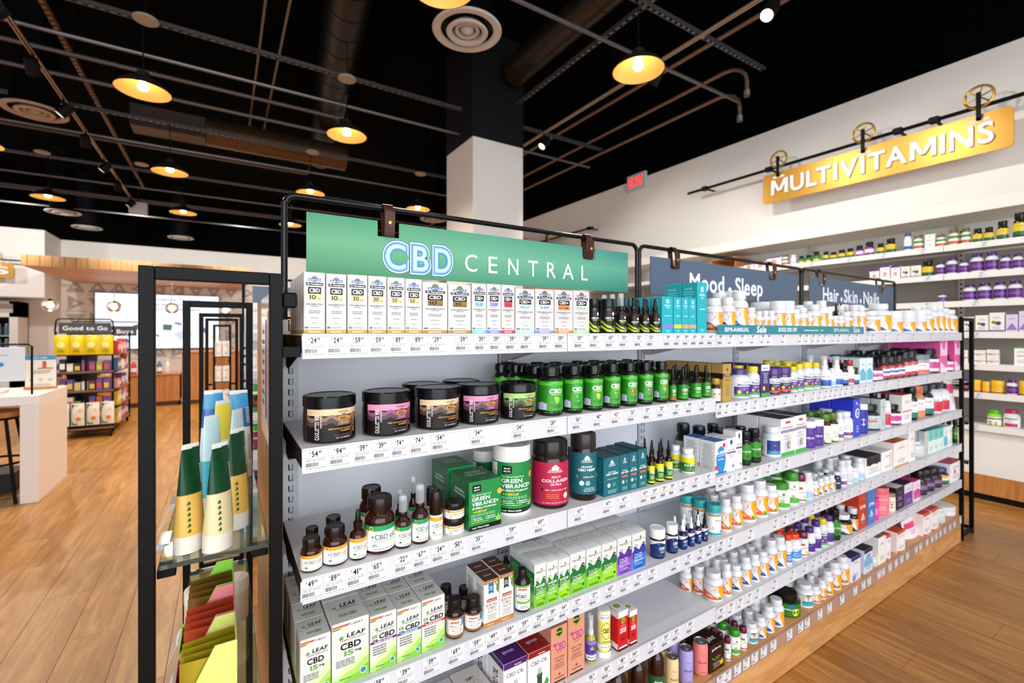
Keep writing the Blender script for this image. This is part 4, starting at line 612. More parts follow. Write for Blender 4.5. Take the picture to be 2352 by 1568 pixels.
# planks run away from the camera along the aisles
pw, pl = .18, 1.22
pg = G(); pg.box(.0006, .0006, -.004, pw-.0006, pl-.0006, 0, W_FLOOR, .0006); proto = None
cand = []
for i in range(-50, 30):
    x = i*pw; off = (i*.37 % 1)*pl
    for j in range(-2, 14):
        y = j*pl-off
        if x > XW-.1 or y > YW-.2: continue
        cx, cy = x+pw/2, y+pl/2; d = dist(cx, cy)
        u = 1176+FPX*(cx*FY-cy*FX)/d if d > .3 else 9999
        hidden = (.1 < cx < 3.75 and .95 < cy < 1.8)
        cand.append((d if (-150 < u < 2550 and not hidden) else 50+abs(d), x, y, d))
cand.sort()
for k, (s_, x, y, d) in enumerate(cand[:290]):
    if proto is None: proto = pg.obj('plank', floor); o = proto
    else: o = proto.copy(); COL.objects.link(o)
    o.parent = floor; o.location = (x, y, 0)
g = G()
for s_, x, y, d in cand[290:]: g.box(x+.0006, y+.0006, -.004, x+pw-.0006, y+pl-.0006, 0, W_FLOOR)
o = g.obj('planks', floor); o['kind'] = 'stuff'
g = G(); g.box(-9, -1.2, 4.9, XW+.1, YW+.1, 5.0, P_BLACK); st('ceiling', g)
ZB = 3.59
g = G(); g.box(XW, -1.2, 0, XW+.1, YW+.1, ZB, P_WALL); g.box(XW, -1.2, ZB, XW+.1, YW+.1, 4.9, P_BLACK); st('wall_right', g)
PAT = plaster('wallpaper', '#dcd7d3', .8)
g = G(); g.box(-3.45, YW, 0, XW+.1, YW+.1, ZB, P_WALL); g.box(-9, YW, ZB, XW+.1, YW+.1, 4.9, P_BLACK); g.box(-9, YW, 0, -3.45, YW+.1, ZB, P_WALL)
wb = st('wall_back', g)
# patterned paper: rings of triangles printed on the wall
g = G(); tm = M('#b5aea9', .8); s = .38
def tri(cx, cz, a):
    pts = [(-.5, -.38), (.5, -.38), (0, .48)]; q = [(math.cos(a)*x-math.sin(a)*z, math.sin(a)*x+math.cos(a)*z) for x, z in pts]
    P = [(cx+x*s, YW-.004, cz+z*s) for x, z in q]; I = [(cx+x*s*.3, YW-.004, cz+z*s*.3) for x, z in q]
    g.add(P+I, [(0, 1, 4, 3), (1, 2, 5, 4), (2, 0, 3, 5)], tm)
for i in range(15):
    for j in range(5):
        cx, cz = -3.15+i*.42, .75+j*.42
        tri(cx, cz, (0, PI/2, PI, -PI/2)[(i*3+j*5+(i*j) % 3) % 4])
        if (i+j) % 2: g.add([(cx-.2, YW-.004, cz-.21), (cx+.2, YW-.004, cz-.21), (cx+.2, YW-.004, cz-.19), (cx-.2, YW-.004, cz-.19)], [(0, 1, 2, 3)], tm)
o = g.obj('wallpaper_print', wb)
g = G(); g.box(-9, 14.5, 2.06, -3.42, YW, ZB, P_WALL); st('bulkhead_wall', g)
g = G(); g.box(2.50, 4.83, 0, 3.21, 5.58, ZB, P_WALL, .004); col = st('column', g)
g = G(); g.box(2.495, 4.825, ZB, 3.215, 5.585, 4.9, M('#0a0a0d', .7), .004); g.obj('column_upper', col)
# wood canopy over the counter
CX0, CX1, CY0, CZ0, CZ1 = -3.2, .55, 12.2, 2.53, 2.74
g = G(); g.box(CX0, CY0, CZ0, CX1, YW, CZ1, W_CANOPY, .003); can = g.obj('canopy')
tag(can, 'wide wood canopy over the service counter with downlights', 'canopy')
g = G()
for i in range(22): x = CX0+(CX1-CX0)*(i+.5)/22; g.box(x-.004, CY0-.004, CZ0, x+.004, CY0, CZ1, M('#9a6a3a', .5))
g.obj('veneer_seam', can)
for x, y in ((-2.2, 13.3), (-.9, 13.1), (.1, 13.3), (-1.3, 14.6)):
    g = G(); g.lathe([(.11, 0), (.12, -.006), (.07, -.01), (0, -.004)], M('#b5b0ac', .5), x, y, CZ0, n=24); g.obj('downlight', can, smooth=40)
    light('SPOT', 'canopy_light', (x, y, CZ0-.03), 45, (1, .93, .84), .05, aim=(x, y+.001, 0), spot=120)
# globe pendants under the canopy
for i, u in enumerate((115, 262, 395, 518)):
    x = XU(u, 13.0); zc = ZV(700+i*4, x, 13.0)
    t = thing('globe_pendant', ('clear globe pendant over the white table end', 'clear globe pendant before the screen writing', 'clear globe pendant before the middle of the screen', 'clear globe pendant by the triangle wallpaper edge')[i], 'lamp', (x, 13.0, zc), group='globe pendants under the wood canopy')
    g = G(); g.lathe([(0, -.13)]+[(.13*math.cos(a), .13*math.sin(a)) for a in [-1.3+j*.26 for j in range(11)]], M('#f2f4f6', .02, 0, 0, 0, .95), n=20); g.obj('globe', t, smooth=60)
    g = G(); g.lathe([(0, -.045), (.03, -.03), (.04, 0), (.028, .03), (.014, .05), (0, .055)], M('#ffc27a', .4, 0, 0, 14), n=14); g.obj('bulb', t, smooth=60)
    g = G(); g.lathe([(0, .05), (.022, .05), (.022, .12), (0, .13)], BLKM, n=12); g.tube([(0, 0, .12), (0, 0, CZ0-zc-.001)], .006, M('#d8d4d0')); g.obj('cord', t)
    light('POINT', 'globe_light', (x, 13.0, zc-.2), 5, (1, .8, .55), .05)
# video screen
sx0, sx1, sz0, sz1 = -2.76, -.09, .84, 2.29
t = thing('video_screen', 'large pale blue menu screen on the back wall', 'screen', (0, YW-.1, 0))
g = G(); g.box(sx0-.02, 0, sz0-.02, sx1+.02, .08, sz1+.02, BLKM, .004); g.obj('bezel', t)
g = G(); scr = M('#dfe9fb', .3, 0, 0, .95); g.add([(sx0, -.001, sz0), (sx1, -.001, sz0), (sx1, -.001, sz1), (sx0, -.001, sz1)], [(0, 1, 2, 3)], scr)
g.obj('display', t)
A = Art(sx1-sx0, sz1-sz0).run([('T', 'All products at The Vitamin', .62, .89, .05, .44, '#6f7f9f', 1), ('T', 'Shoppe family store must meet', .62, .80, .05, .46, '#6f7f9f', 1), ('T', 'industry quality and standards', .62, .71, .05, .44, '#6f7f9f', 1),
   ('P', [(.28, .42), (.34, .46), (.36, .38), (.3, .33)], '#4a5a78'), ('P', [(.52, .45), (.60, .44), (.59, .33), (.52, .34)], '#3a5a4a'), ('P', [(.62, .5), (.68, .47), (.67, .42), (.61, .46)], '#7a5aa8'), ('P', [(.6, .28), (.72, .36), (.78, .24), (.66, .14)], '#aab4c8'), ('P', [(.45, .28), (.5, .24), (.48, .2)], '#4a6a7a'), ('P', [(.84, .42), (.9, .36), (.88, .28), (.83, .32)], '#5a6ab0'), ('D', .1, .4, .02, '#e0c23a'), ('P', [(.16, .3), (.22, .34), (.24, .26), (.17, .22)], '#3a4ab8'), ('P', [(.18, .14), (.24, .18), (.26, .1)], '#3f6fd0'), ('R', .02, .38, .3, .385, '#9ab0d8'), ('D', .95, .22, .016, '#e8e03a')])
g = G()
for V, F, c, L in A.it: g.add([(a+(sx0+sx1)/2, -.002-L*.0003, b+sz0) for a, b in V], F, M(c, .4, 0, 0, .9))
g.obj('screen_text', t)
# counter
def counter(x0, x1, y0, y1, h, name, label):
    t = thing(name, label, 'counter', (0, 0, 0)); n = int((x1-x0)/.3)
    g = G(); g.box(x0, y0+.02, .08, x1, y1, h-.03, W_COUNT); g.obj('carcass', t)
    g = G(); g.box(x0+.03, y0+.06, 0, x1-.03, y1, .08, M('#6a4424', .6)); g.obj('plinth', t)
    for i in range(n):
        g = G(); a = x0+(x1-x0)*i/n; g.box(a+.004, y0, .08, x0+(x1-x0)*(i+1)/n-.004, y0+.02, h-.03, W_COUNT, .001); g.obj('panel', t)
    g = G(); g.box(x0-.02, y0-.02, h-.03, x1+.02, y1+.02, h, W_COUNT, .003); g.obj('worktop', t)
    return t
counter(-2.4, -.63, 9.9, 10.6, .56, 'low_counter', 'low wood-slatted counter carrying small goods'); counter(-.60, .75, 9.85, 10.7, .93, 'service_counter', 'tall wood-slatted service counter beside the low one')
# ------------------------------------------------------------------ ceiling services
def bar_x(name, label, y, z, x0, x1, kind_='strut', r=.02, perf=True, cat='strut'):
    g = G()
    if kind_ == 'strut':
        g.box(x0, y-.02, z-.02, x1, y-.017, z+.02, STEEL); g.box(x0, y+.017, z-.02, x1, y+.02, z+.02, STEEL); g.box(x0, y-.02, z+.017, x1, y+.02, z+.02, STEEL)
        n = int((x1-x0)/.07)
        for i in range(n): g.box(x0+i*.07, y-.02, z-.02, x0+i*.07+.035, y+.02, z-.017, STEEL)
    else: g.tube([(x0, y, z), (x1, y, z)], r, STEEL, 10)
    o = g.obj(name); tag(o, label, cat, group='ceiling struts and pipes'); return o
ys = (2.55, 4.98, 7.33, 9.7, 12.1)
for i, y in enumerate(ys):
    bar_x('ceiling_strut', f'perforated grey strut above the {ordw(i+1)} pendant row from the shelves', y+.06, 3.97, -4.5, 4.7 if i != 1 else 2.45)
    t = tag(bar_x('ceiling_pipe', f'slim grey pipe beside the {ordw(i+1)} ceiling strut', y+.32-.1*(i == 1), 3.74, -4.5, 4.65 if i else 4.7, 'pipe', .017, cat='pipe'))
bar_x('ceiling_strut', 'short perforated strut running on past the white column', 5.04, 3.97, 3.25, 4.75)
for y, z, r, l in ((5.9, 3.9, .022, 'dim pipe behind the second strut'), (6.3, 3.85, .022, 'dim pipe between second and third struts'), (8.6, 4.0, .02, 'dim pipe before the fourth strut'), (11.2, 3.8, .02, 'far dim pipe near the back wall'), (3.4, 4.3, .02, 'dim pipe above the first bay')):
    g = G(); g.tube([(-4.6, y, z), (1.2, y, z), (1.25, y, z+.02), (1.3, y, z+.3)], r, M('#5c5450', .5, .5), 8); tag(g.obj('sprinkler_pipe'), l, 'pipe', 'ceiling struts and pipes')
def strut_y(x, z, y0, y1, label, w_=.02, m=None):
    g = G(); m = m or STEEL; g.box(x-w_, y0, z+w_*.85, x+w_, y1, z+w_, m); g.box(x-w_, y0, z-w_, x-w_*.85, y1, z+w_, m); g.box(x+w_*.85, y0, z-w_, x+w_, y1, z+w_, m)
    for i in range(int((y1-y0)/.08)): g.box(x-w_, y0+i*.08, z-w_, x+w_, y0+i*.08+.045, z-w_*.85, m)
    tag(g.obj('cross_strut'), label, 'strut', 'ceiling struts and pipes')
strut_y(3.08, 4.09, 1.2, 4.8, 'perforated strut running from the column toward the shelves'); strut_y(-1.28, 4.05, 2.2, 11.2, 'warm-lit perforated strut crossing the pipes beside the entry aisle track', .02, M('#8a6f5c', .45, .5))  # second strut: warm light is put into its browner steel colour
for x, z, y0, y1, r, l in ((4.2, 4.2, .5, 9, .03, 'dim brown pipe along the black wall'), (4.55, 4.05, 2.7, 12, .028, 'upper conduit bending down beside the exit sign'), (4.75, 3.92, 2.9, 12, .028, 'lower conduit bending down beside the exit sign')):
    pts = [(x, y1, z), (x, y0+.25, z)]+[(x, y0+.25-.25*math.sin(a), z-.2+.2*math.cos(a)) for a in (.4, .8, 1.2, 1.57)]+[(x, y0, z-.3)]
    g = G(); g.tube(pts, r*.7, M('#8a6a55', .45, .5), 8); g.lathe([(.03, 0), (.03, .06), (0, .06)], M('#c9c9c9', .3, .8), x, y0, z-.36, n=10); tag(g.obj('conduit'), l, 'pipe')
def duct(x0, y0, x1, y1, z, r, label, m, ax='y'):
    g = G(); n = max(4, int(math.hypot(x1-x0, y1-y0)/.35)); L = math.hypot(x1-x0, y1-y0)
    for i in range(n):
        a, b = i/n, (i+1)/n
        p = lambda t: (x0+(x1-x0)*t, y0+(y1-y0)*t, z)
        g.tube([p(a), p(b-.004)], r, m, 20); g.tube([p(b-.012), p(b)], r*1.03, m, 20)
    return tag(g.obj('air_duct', smooth=40), label, 'duct')
DK = M('#0a0908', .4, .2)
duct(3.0, 1.0, 3.0, 4.7, 4.42, .16, 'round spiral duct running toward the column', M('#33291f', .35, .6)); duct(-.2, 8.05, 1.75, 8.05, 4.2, .2, 'brown round duct over the third pendant row', M('#5a452f', .35, .6), 'x')
g = G(); g.box(-1.05, 7.9, 4.05, -.2, 8.25, 4.35, M('#4a3c36', .5, .4), .01); tag(g.obj('duct_box'), 'flat duct box where the brown duct starts', 'duct')
duct(.9, 3.2, 1.6, 9.5, 4.66, .22, 'wide black duct in the dark ceiling', DK)
# round ceiling diffusers
DIFF = [(1073, 77, 158), (80, 260, 165), (145, 490, 95), (200, 525, 75), (415, 548, 66), (995, 506, 50)]
DW = ('large white round air diffuser beside the column', 'large round diffuser above the first lamp, on a black duct drop', 'round diffuser under the low corner pendant', 'flat round diffuser over the wood canopy', 'small round diffuser over the hanging box', 'small round diffuser behind the green sign')
for (u, v, w_), lb in zip(DIFF, DW):
    d = 2.37*FPX/(763-v); a = (u-1176)/FPX; x, y = d*(FX+a*FY), d*(FY-a*FX); z = EYE+2.37; m = M('#b9b2ac', .45) if u != 80 else M('#a58a78', .45)
    t = thing('air_diffuser', lb, 'vent', (x, y, z), group='round air diffusers')
    for k, (r0, r1, z0, z1) in enumerate(((.205, .275, .01, .03), (.115, .165, -.005, .05), (.065, .1, .01, .05))):
        g = G(); g.lathe([(r0, z1), (r0+.008, z0+.006), (r1-.01, z0), (r1, z0+.012), (r1-.006, z0+.02), (r0+.012, z1)], m, n=40); g.obj('ring', t, smooth=50)
    g = G(); g.lathe([(.205, .055), (0, .055)], BLKM, n=28); g.obj('throat', t)
    g = G(); g.lathe([(.055, .05), (.05, .02), (.02, .0), (0, -.004)], m, n=24); g.obj('core', t, smooth=50)
    g = G(); g.lathe([(.21, .03), (.24, .05), (.2, .12), (.19, 1.262), (0, 1.262)], M('#0c0c0f', .35, .2), n=28); g.obj('duct_drop', t, smooth=40)
# dome pendants: brass inside, dark outside
def pendant(x, y, label, on=True):
    t = thing('dome_pendant', label, 'lamp', (x, y, 3.32), group='dome pendants')
    g = G(); g.lathe([(.20, 0), (.195, .012), (.165, .05), (.12, .085), (.06, .105), (.045, .12), (.045, .16), (0, .165)], DARKMETAL, n=36); g.obj('shade', t, smooth=50)
    g = G(); g.lathe([(.196, .001), (.188, .012), (.158, .047), (.115, .08), (.058, .1), (0, .1)], M('#e6bf74', .38, .25), n=36); g.obj('lining', t, smooth=50)
    g = G(); g.lathe([(0, .005), (.03, .012), (.042, .035), (.036, .06), (.02, .085), (.02, .1), (0, .1)], M('#ffe2a8', .4, 0, 0, 22), n=18); g.obj('bulb', t, smooth=60)
    g = G(); g.tube([(0, 0, .16), (0, 0, .63)], .005, BLKM, 6); g.obj('cord', t)
    if on: light('SPOT', 'pendant_light', (x, y, 3.3), (125 if y > 4 else 70) if y > 1 else 10, (1, .9, .74), .05, aim=(x, y+.001, 0), spot=150)
    return t
gx = (-2.25, -.57, 1.10, 2.76); names = {0: 'beside the black diffuser drop', 1: '', 2: '', 3: ''}
PN = {(1, 1): 'dome pendant with the widest gold mouth, over the white table', (2, 1): 'tilted-looking gold dome pendant above the green sign', (1, 2): 'gold dome pendant next to the pale disc', (2, 2): 'gold dome pendant just above the green sign frame', (0, 3): 'gold dome pendant over the wood canopy corner', (1, 3): 'small gold dome pendant over the good to go rack', (2, 3): 'gold dome pendant seen through the sign frame corner', (3, 2): 'small gold dome pendant between sign strap and column', (3, 0): 'gold dome pendant beside the black track heads', (2, 0): 'gold dome pendant directly above the large round diffuser', (0, 2): 'dome pendant beyond the entry track, over the stool side', (0, 1): 'dome pendant over the far end of the white table'}
for (i, j), l in PN.items():
    pendant(gx[i], (2.52, 4.98, 7.33, 9.7)[j], l)
# lamps of the same grid above and behind the camera
for i, x in enumerate(gx):
    for j, y in enumerate((.15,)): pendant(x, y, f'{ordw(i+1)} dome pendant of the row above the camera')
# tracks with heads
def track(x, y0, y1, z, heads, label, hl):
    t = thing('light_track', label, 'track', (x, y0, z)); g = G(); tm = M('#a88f76', .4, .4)
    g.box(-.017, 0, 0, -.006, y1-y0, .02, tm); g.box(.006, 0, 0, .017, y1-y0, .02, tm); g.box(-.017, 0, .016, .017, y1-y0, .022, BLKM); g.obj('rail', t)
    for k in range(3):
        g = G(); g.tube([(0, (y1-y0)*(k+.5)/3, .02), (0, (y1-y0)*(k+.5)/3, 4.9-z)], .004, BLKM, 5); g.obj('hanger', t)
    for i, y in enumerate(heads):
        h = thing('track_head', f'black track spotlight, {ordw(i+1)} along the {hl}', 'spotlight', (x, y, z-.02), group=hl)
        g = G(); g.tube([(0, 0, .02), (0, 0, -.05)], .012, BLKM, 8); g.obj('stem', h)
        g = G(); mt = Matrix.Rotation(.7, 4, 'X' if i % 2 else 'Y'); g.lathe([(0, .09), (.045, .085), (.05, .02), (.05, -.05), (.044, -.05)], BLKM, n=16); g.v = [tuple(mt @ Vector(v)+Vector((0, 0, -.1))) for v in g.v]; g.obj('housing', h, smooth=40)
        g = G(); g.lathe([(.043, -.048), (.02, -.04), (0, -.04)], M('#fff4e0', .3, 0, 0, 1.3), n=16); g.v = [tuple(mt @ Vector(v)+Vector((0, 0, -.1))) for v in g.v]; g.obj('lens', h)
        if x > 0: light('SPOT', 'track_light', (x+.05, y-.02, z-.2), 70, (1, .95, .89), .05, aim=(5.0, y-.4, .9), spot=120)
track(-1.37, 2.0, 11.5, 3.64, (3.2, 3.9, 4.7, 5.5, 6.4, 7.3, 8.3, 9.3, 10.4), 'light track over the entry aisle', 'entry aisle track')
track(3.22, .9, 5.6, 3.62, (1.75, 2.75, 4.4), 'light track beside the column', 'column side track')
# discs and odd bits among the services
for q_, (u, v, l) in enumerate(((335, 48, 'brown disc cover high in the ceiling'), (797, 183, 'brown disc cover above the tilted pendant'), (718, 351, 'small pale disc under a strut'), (966, 401, 'small pale disc beside the column'), (325, 379, 'pale disc beside a gold pendant'), (97, 351, 'pale flat disc above the canopy'))):
    d = 2.55*FPX/(763-v); a = (u-1176)/FPX; x, y = d*(FX+a*FY), d*(FY-a*FX)
    g = G(); g.lathe([(0, 0), (.085, 0), (.09, .008), (.085, .02), (0, .03)], M('#a08e7c', .5), x, y, EYE+2.55, n=24); g.tube([(x, y, EYE+2.57), (x, y, 4.905 if q_ != 1 else 4.2)], .006, BLKM, 6); tag(g.obj('junction_cover', smooth=40), l, 'cover', 'round covers in the ceiling')
g = G(); x, y = .2, 9.4; g.box(-1.42, 10.6, 3.42, -1.16, 10.75, 3.62, M('#c9ccd4', .5), .004); g.tube([(-1.29, 10.67, 3.6), (-1.29, 10.67, 4.9)], .01, BLKM, 6); tag(g.obj('hanging_sensor'), 'small white box hung from the far ceiling', 'box')
g = G(); g.box(3.55, .75, 3.95, 3.8, 1.15, 4.02, M('#e8e8ea', .4), .01); g.tube([(3.6, 1.1, 3.95), (3.6, 1.15, 3.8), (3.7, 1.2, 3.72), (3.8, 1.1, 3.85), (3.85, .9, 3.95)], .006, M('#9aa4b8'), 6); g.tube([(3.67, .95, 4.02), (3.67, .95, 4.9)], .01, BLKM, 6); tag(g.obj('access_point'), 'white ceiling box with a looping cable', 'box')
for u, v, l in ((560, 60, 'first'), (1610, 90, 'second')): pass
# pipes with bends at the far side
for x, y0, y1, z, l in ((.35, 5.3, 9, 4.45, 'thin pipe crossing the struts, one of a pair'), (.55, 5.3, 9, 4.45, 'thin pipe crossing the struts, its twin')):
    g = G(); g.tube([(x, y0-3.2, z), (x, y1, z)], .014, M('#7a6a58', .4, .5), 8); tag(g.obj('conduit'), l, 'pipe')
# ------------------------------------------------------------------ exit sign
t = thing('exit_sign', 'lit red exit sign on the white wall', 'sign', (XW-.01, 4.86, 3.42))
g = G(); g.box(-.05, -.18, 0, 0, .18, .24, M('#c9ccd0', .4), .005); g.obj('housing', t)
A = Art(.32, .2).run([('T', 'EXIT', .5, .16, .68, .86, '#ff2020', 1)]); g = G()
for V, F, c, L in A.it: g.add([(-.052, -a, .02+b) for a, b in V], F, M('#ff1a1a', .4, 0, 0, 2.2))
g.obj('letters', t)
# ------------------------------------------------------------------ brass wall signs hung from a rail
def brass_sign(name, label, origin, rz, W, H, word, wheels, rail0, rail1, brackets, txt=True):
    """local x runs along the sign as read, y points into the wall, origin at bottom start of the plate"""
    t = thing(name, label, 'sign', origin, rz)
    def L(g): return g
    g = G(); n = 5; r = .035; pts = []
    for cx, cz, a0 in ((W-r, r, -PI/2), (W-r, H-r, 0), (r, H-r, PI/2), (r, r, PI)):
        pts += arc(cx, cz, r, a0, a0+PI/2, n)
    N_ = len(pts); v = [(x, 0, z) for x, z in pts]+[(x, .018, z) for x, z in pts]
    g.add(v, [tuple(range(N_)), tuple(range(2*N_-1, N_-1, -1))]+[(i, i+N_, (i+1) % N_+N_, (i+1) % N_) for i in range(N_)], M('#b8862f', .36, .5)); g.obj('plate', t)
    if txt:
        x = 0; V, F, TW = text2d(word, 1, .075, .03); hh = H*.5; sx = W*.9/TW; cur = 0
        prev = ''
        for ch in word:
            cur += {'LT': -.13, 'TA': -.1, 'TI': .02, 'IT': .02, 'AM': -.01}.get(prev+ch, .01); prev = ch
            gv, gf, gw = GL[3 if ch == 'M' else 1, ch]; x0 = min(v[0] for v in gv); g = G(); o = W*.05
            P = [((v[0]-x0+cur)/CAPH*sx+o, -.018, H*.24+v[1]/CAPH*hh) for v in gv]; Q = [(a, -.004, c) for a, b, c in P]
            m = M('#e9e9ea', .4)
            if ch == 'M':      # built from four straight strokes
                Wd = .82; gw = x0+Wd; C_ = CAPH; S_ = [([(0, 0), (.15, 0), (.15, C_), (0, C_)], 0), ([(.67, 0), (.82, 0), (.82, C_), (.67, C_)], 0), ([(0, C_), (.18, C_), (.46, .2*C_), (.33, .2*C_)], .0006), ([(.64, C_), (.82, C_), (.49, .2*C_), (.36, .2*C_)], .0012)]
                for pts, dy in S_:
                    q = [((a+cur)/CAPH*sx+o, H*.24+b/CAPH*hh) for a, b in pts]
                    g.add([(a, -.018-dy, b) for a, b in q]+[(a, -.004, b) for a, b in q], [(0, 1, 2, 3), (7, 6, 5, 4)]+[((k+1) % 4, k, k+4, (k+1) % 4+4) for k in range(4)], m)
                g.obj('letter', t); cur += Wd+.11; continue
            g.add(P, [tuple(f) for f in gf], m)
            ed = {}
            for f in gf:
                for a, b in zip(f, f[1:]+f[:1]): ed[(a, b)] = ed.get((a, b), 0)+1
            key_ = lambda q: (round(P[q][0], 5), round(P[q][2], 5)); un = {}
            for a, b in ed: un.setdefault(frozenset((key_(a), key_(b))), []).append((a, b))
            be = [v[0] for v in un.values() if len(v) == 1 and ed[v[0]] == 1]; nP = len(P)
            g.add(P+Q, [(b, a, a+nP, b+nP) for a, b in be], m); g.obj('letter', t)
            cur += gw-x0+.075+.03+.02-.015
    g = G(); g.tube([(rail0, .03, H+.07), (rail1, .03, H+.07)], .016, BLK, 10)
    for b in brackets: g.box(b-.035, .0, H+.045, b+.035, .06, H+.095, BLK, .006); g.tube([(b, .03, H+.07), (b, .22, H+.07)], .012, BLK, 8)
    g.obj('rail', t)
    for wx in wheels:
        g = G(); g.tube([(wx+.085*math.cos(a), .0, H+.14+.085*math.sin(a)) for a in [i*PI/12 for i in range(24)]], .01, BRASS, 6, True)
        for k in range(6):
            a = k*PI/3+.3; g.tube([(wx, 0, H+.14), (wx+.085*math.cos(a), 0, H+.14+.085*math.sin(a))], .006, BRASS, 5)
        g.obj('wheel', t)
        g = G(); g.box(wx-.014, -.03, H-.05, wx+.014, -.012, H+.17, BLK, .003); g.box(wx-.014, -.03, H-.05, wx+.014, .022, H-.03, BLK, .003); g.obj('hanger', t)
        g = G(); g.box(wx-.06, -.003, H-.06, wx+.06, -.001, H-.035, M('#e4dcc8', .4)); g.obj('slot', t)
    return t
brass_sign('wall_sign', 'brass multivitamins sign with raised white letters', (5.1, 2.84, 2.69), -PI/2, 1.92, .315, 'MULTIVITAMINS', (.17, .95, 1.73), -1.0, 2.9, (-.75, 0.05, 1.2, 1.45, 2.4))
brass_sign('wall_sign', 'distant black sign rail with brass wheel behind the column', (5.1, 8.6, 2.62), -PI/2, 1.9, .3, 'X', (.2, 1.0, 1.75), -.4, 2.95, (-.2, 2.2, 2.85), txt=False)
brass_sign('wall_sign', 'brass sign end with letter s on the bulkhead', (-4.9, 14.25, 2.45), 0, 1.05, .32, 'INS', (.8,), -.2, 1.6, (0, 1.3))
# ================================================================== gondola
X0, SW, YF, YP = .1195, .61, .9, 1.213
sec = lambda x: min(5, max(0, int((x-X0)/SW+1e-6)))
ROWZ = [lambda s: EYE-.0037, lambda s: EYE-(.210 if s < 2 else .231), lambda s: EYE-(.444 if s < 2 else .466), lambda s: EYE-.672, lambda s: EYE-(.881 if s < 2 else .890), lambda s: EYE-1.105]
RN = ('top', 'second', 'third', 'fourth', 'fifth', 'bottom')
gon = thing('gondola', 'long white shelving gondola with wood base', 'shelving', (0, 0, 0))
for s in range(6):
    x = X0+s*SW
    for yy, nm in ((YP, 'back_panel'),):
        g = G(); g.box(x+.016, yy, .17, x+SW-.016, yy+.02, EYE+.02, PANEL, .001); g.obj(nm, gon)
    g = G(); g.box(x+.002, .955, .0, x+SW-.002, 1.55, .165-.02, W_BASE, .001)
    g.v = [(a, b, c) for a, b, c in g.v]; g.obj('base_cabinet', gon)
for s in range(7):
    x = X0+s*SW
    # slotted upright: two narrow rails with square holes, built as ladders
    cols = [(x-.014, x-.0005), (x+.0005, x+.014)] if 0 < s < 6 else ([(x+.001, x+.034)] if s == 0 else [(x-.034, x-.001)])
    g = G(); UP = M('#d3d6de', .4)
    for a, b in cols:
        m_ = (b-a)*.27 if len(cols) == 2 else (b-a)*.34; z = .17; top = EYE+.03
        g.box(a, YP-.012, z, a+m_, YP+.0, top, UP); g.box(b-m_, YP-.012, z, b, YP, top, UP)
        while z < top-.02: g.box(a+m_, YP-.0115, z, b-m_, YP, z+.0105, UP); z += .0254
    g.box(x-.016 if s else x, YP+.0, .17, x+.016 if s < 6 else x, YP+.02, EYE+.03, M('#010101', .9)); g.obj('upright', gon)  # black backing: the shade inside the slots is put into its colour
for s in (0, 6):
    g = G(); x = X0+s*SW+(-.012 if s == 0 else .0)
    g.box(x, YP-.02, .0, x+.012, YP+.06, EYE+.04, BLK, .001)
    g.obj('end_post', gon)
# price labels, printed on white cards slipped in the lip
PRICE = {}
def price_mesh(p, near):
    k = (p, near)
    if k in PRICE: return PRICE[k]
    A = Art(.04, .036).run([('R', 0, 0, 1, 1, '#dfe0e5')]+([('R', 0, 0, .012, 1, '#c4c4ca'), ('L', .06, .92, .56, .6, 1, '#55555c!'), ('T', 'CBD OIL DROPS', .48, .43, .085, .8, '#4a4a50', 0), ('B', .08, .62, .16, .36, '#26262a'), ('L', .08, .95, .04, .11, 1, '#77777c!')] if near else [('L', .1, .7, .45, .55, 1, '#77777c'), ('R', .1, .15, .5, .32, '#8a8a90')])
        + [('T', '$', .26, .84, .09, .05, '#222226', 1), ('T', str(p), .46, .66, .27, .26, '#1b1b1f', 1), ('T', '99', .68, .80, .13, .13, '#222226', 1)])
    g = G(); A.flat(g, 0, 0, 0, e=.00008, rough=.3); o = g.obj('price_tag'); me = o.data; bpy.data.objects.remove(o); PRICE[k] = me; return me
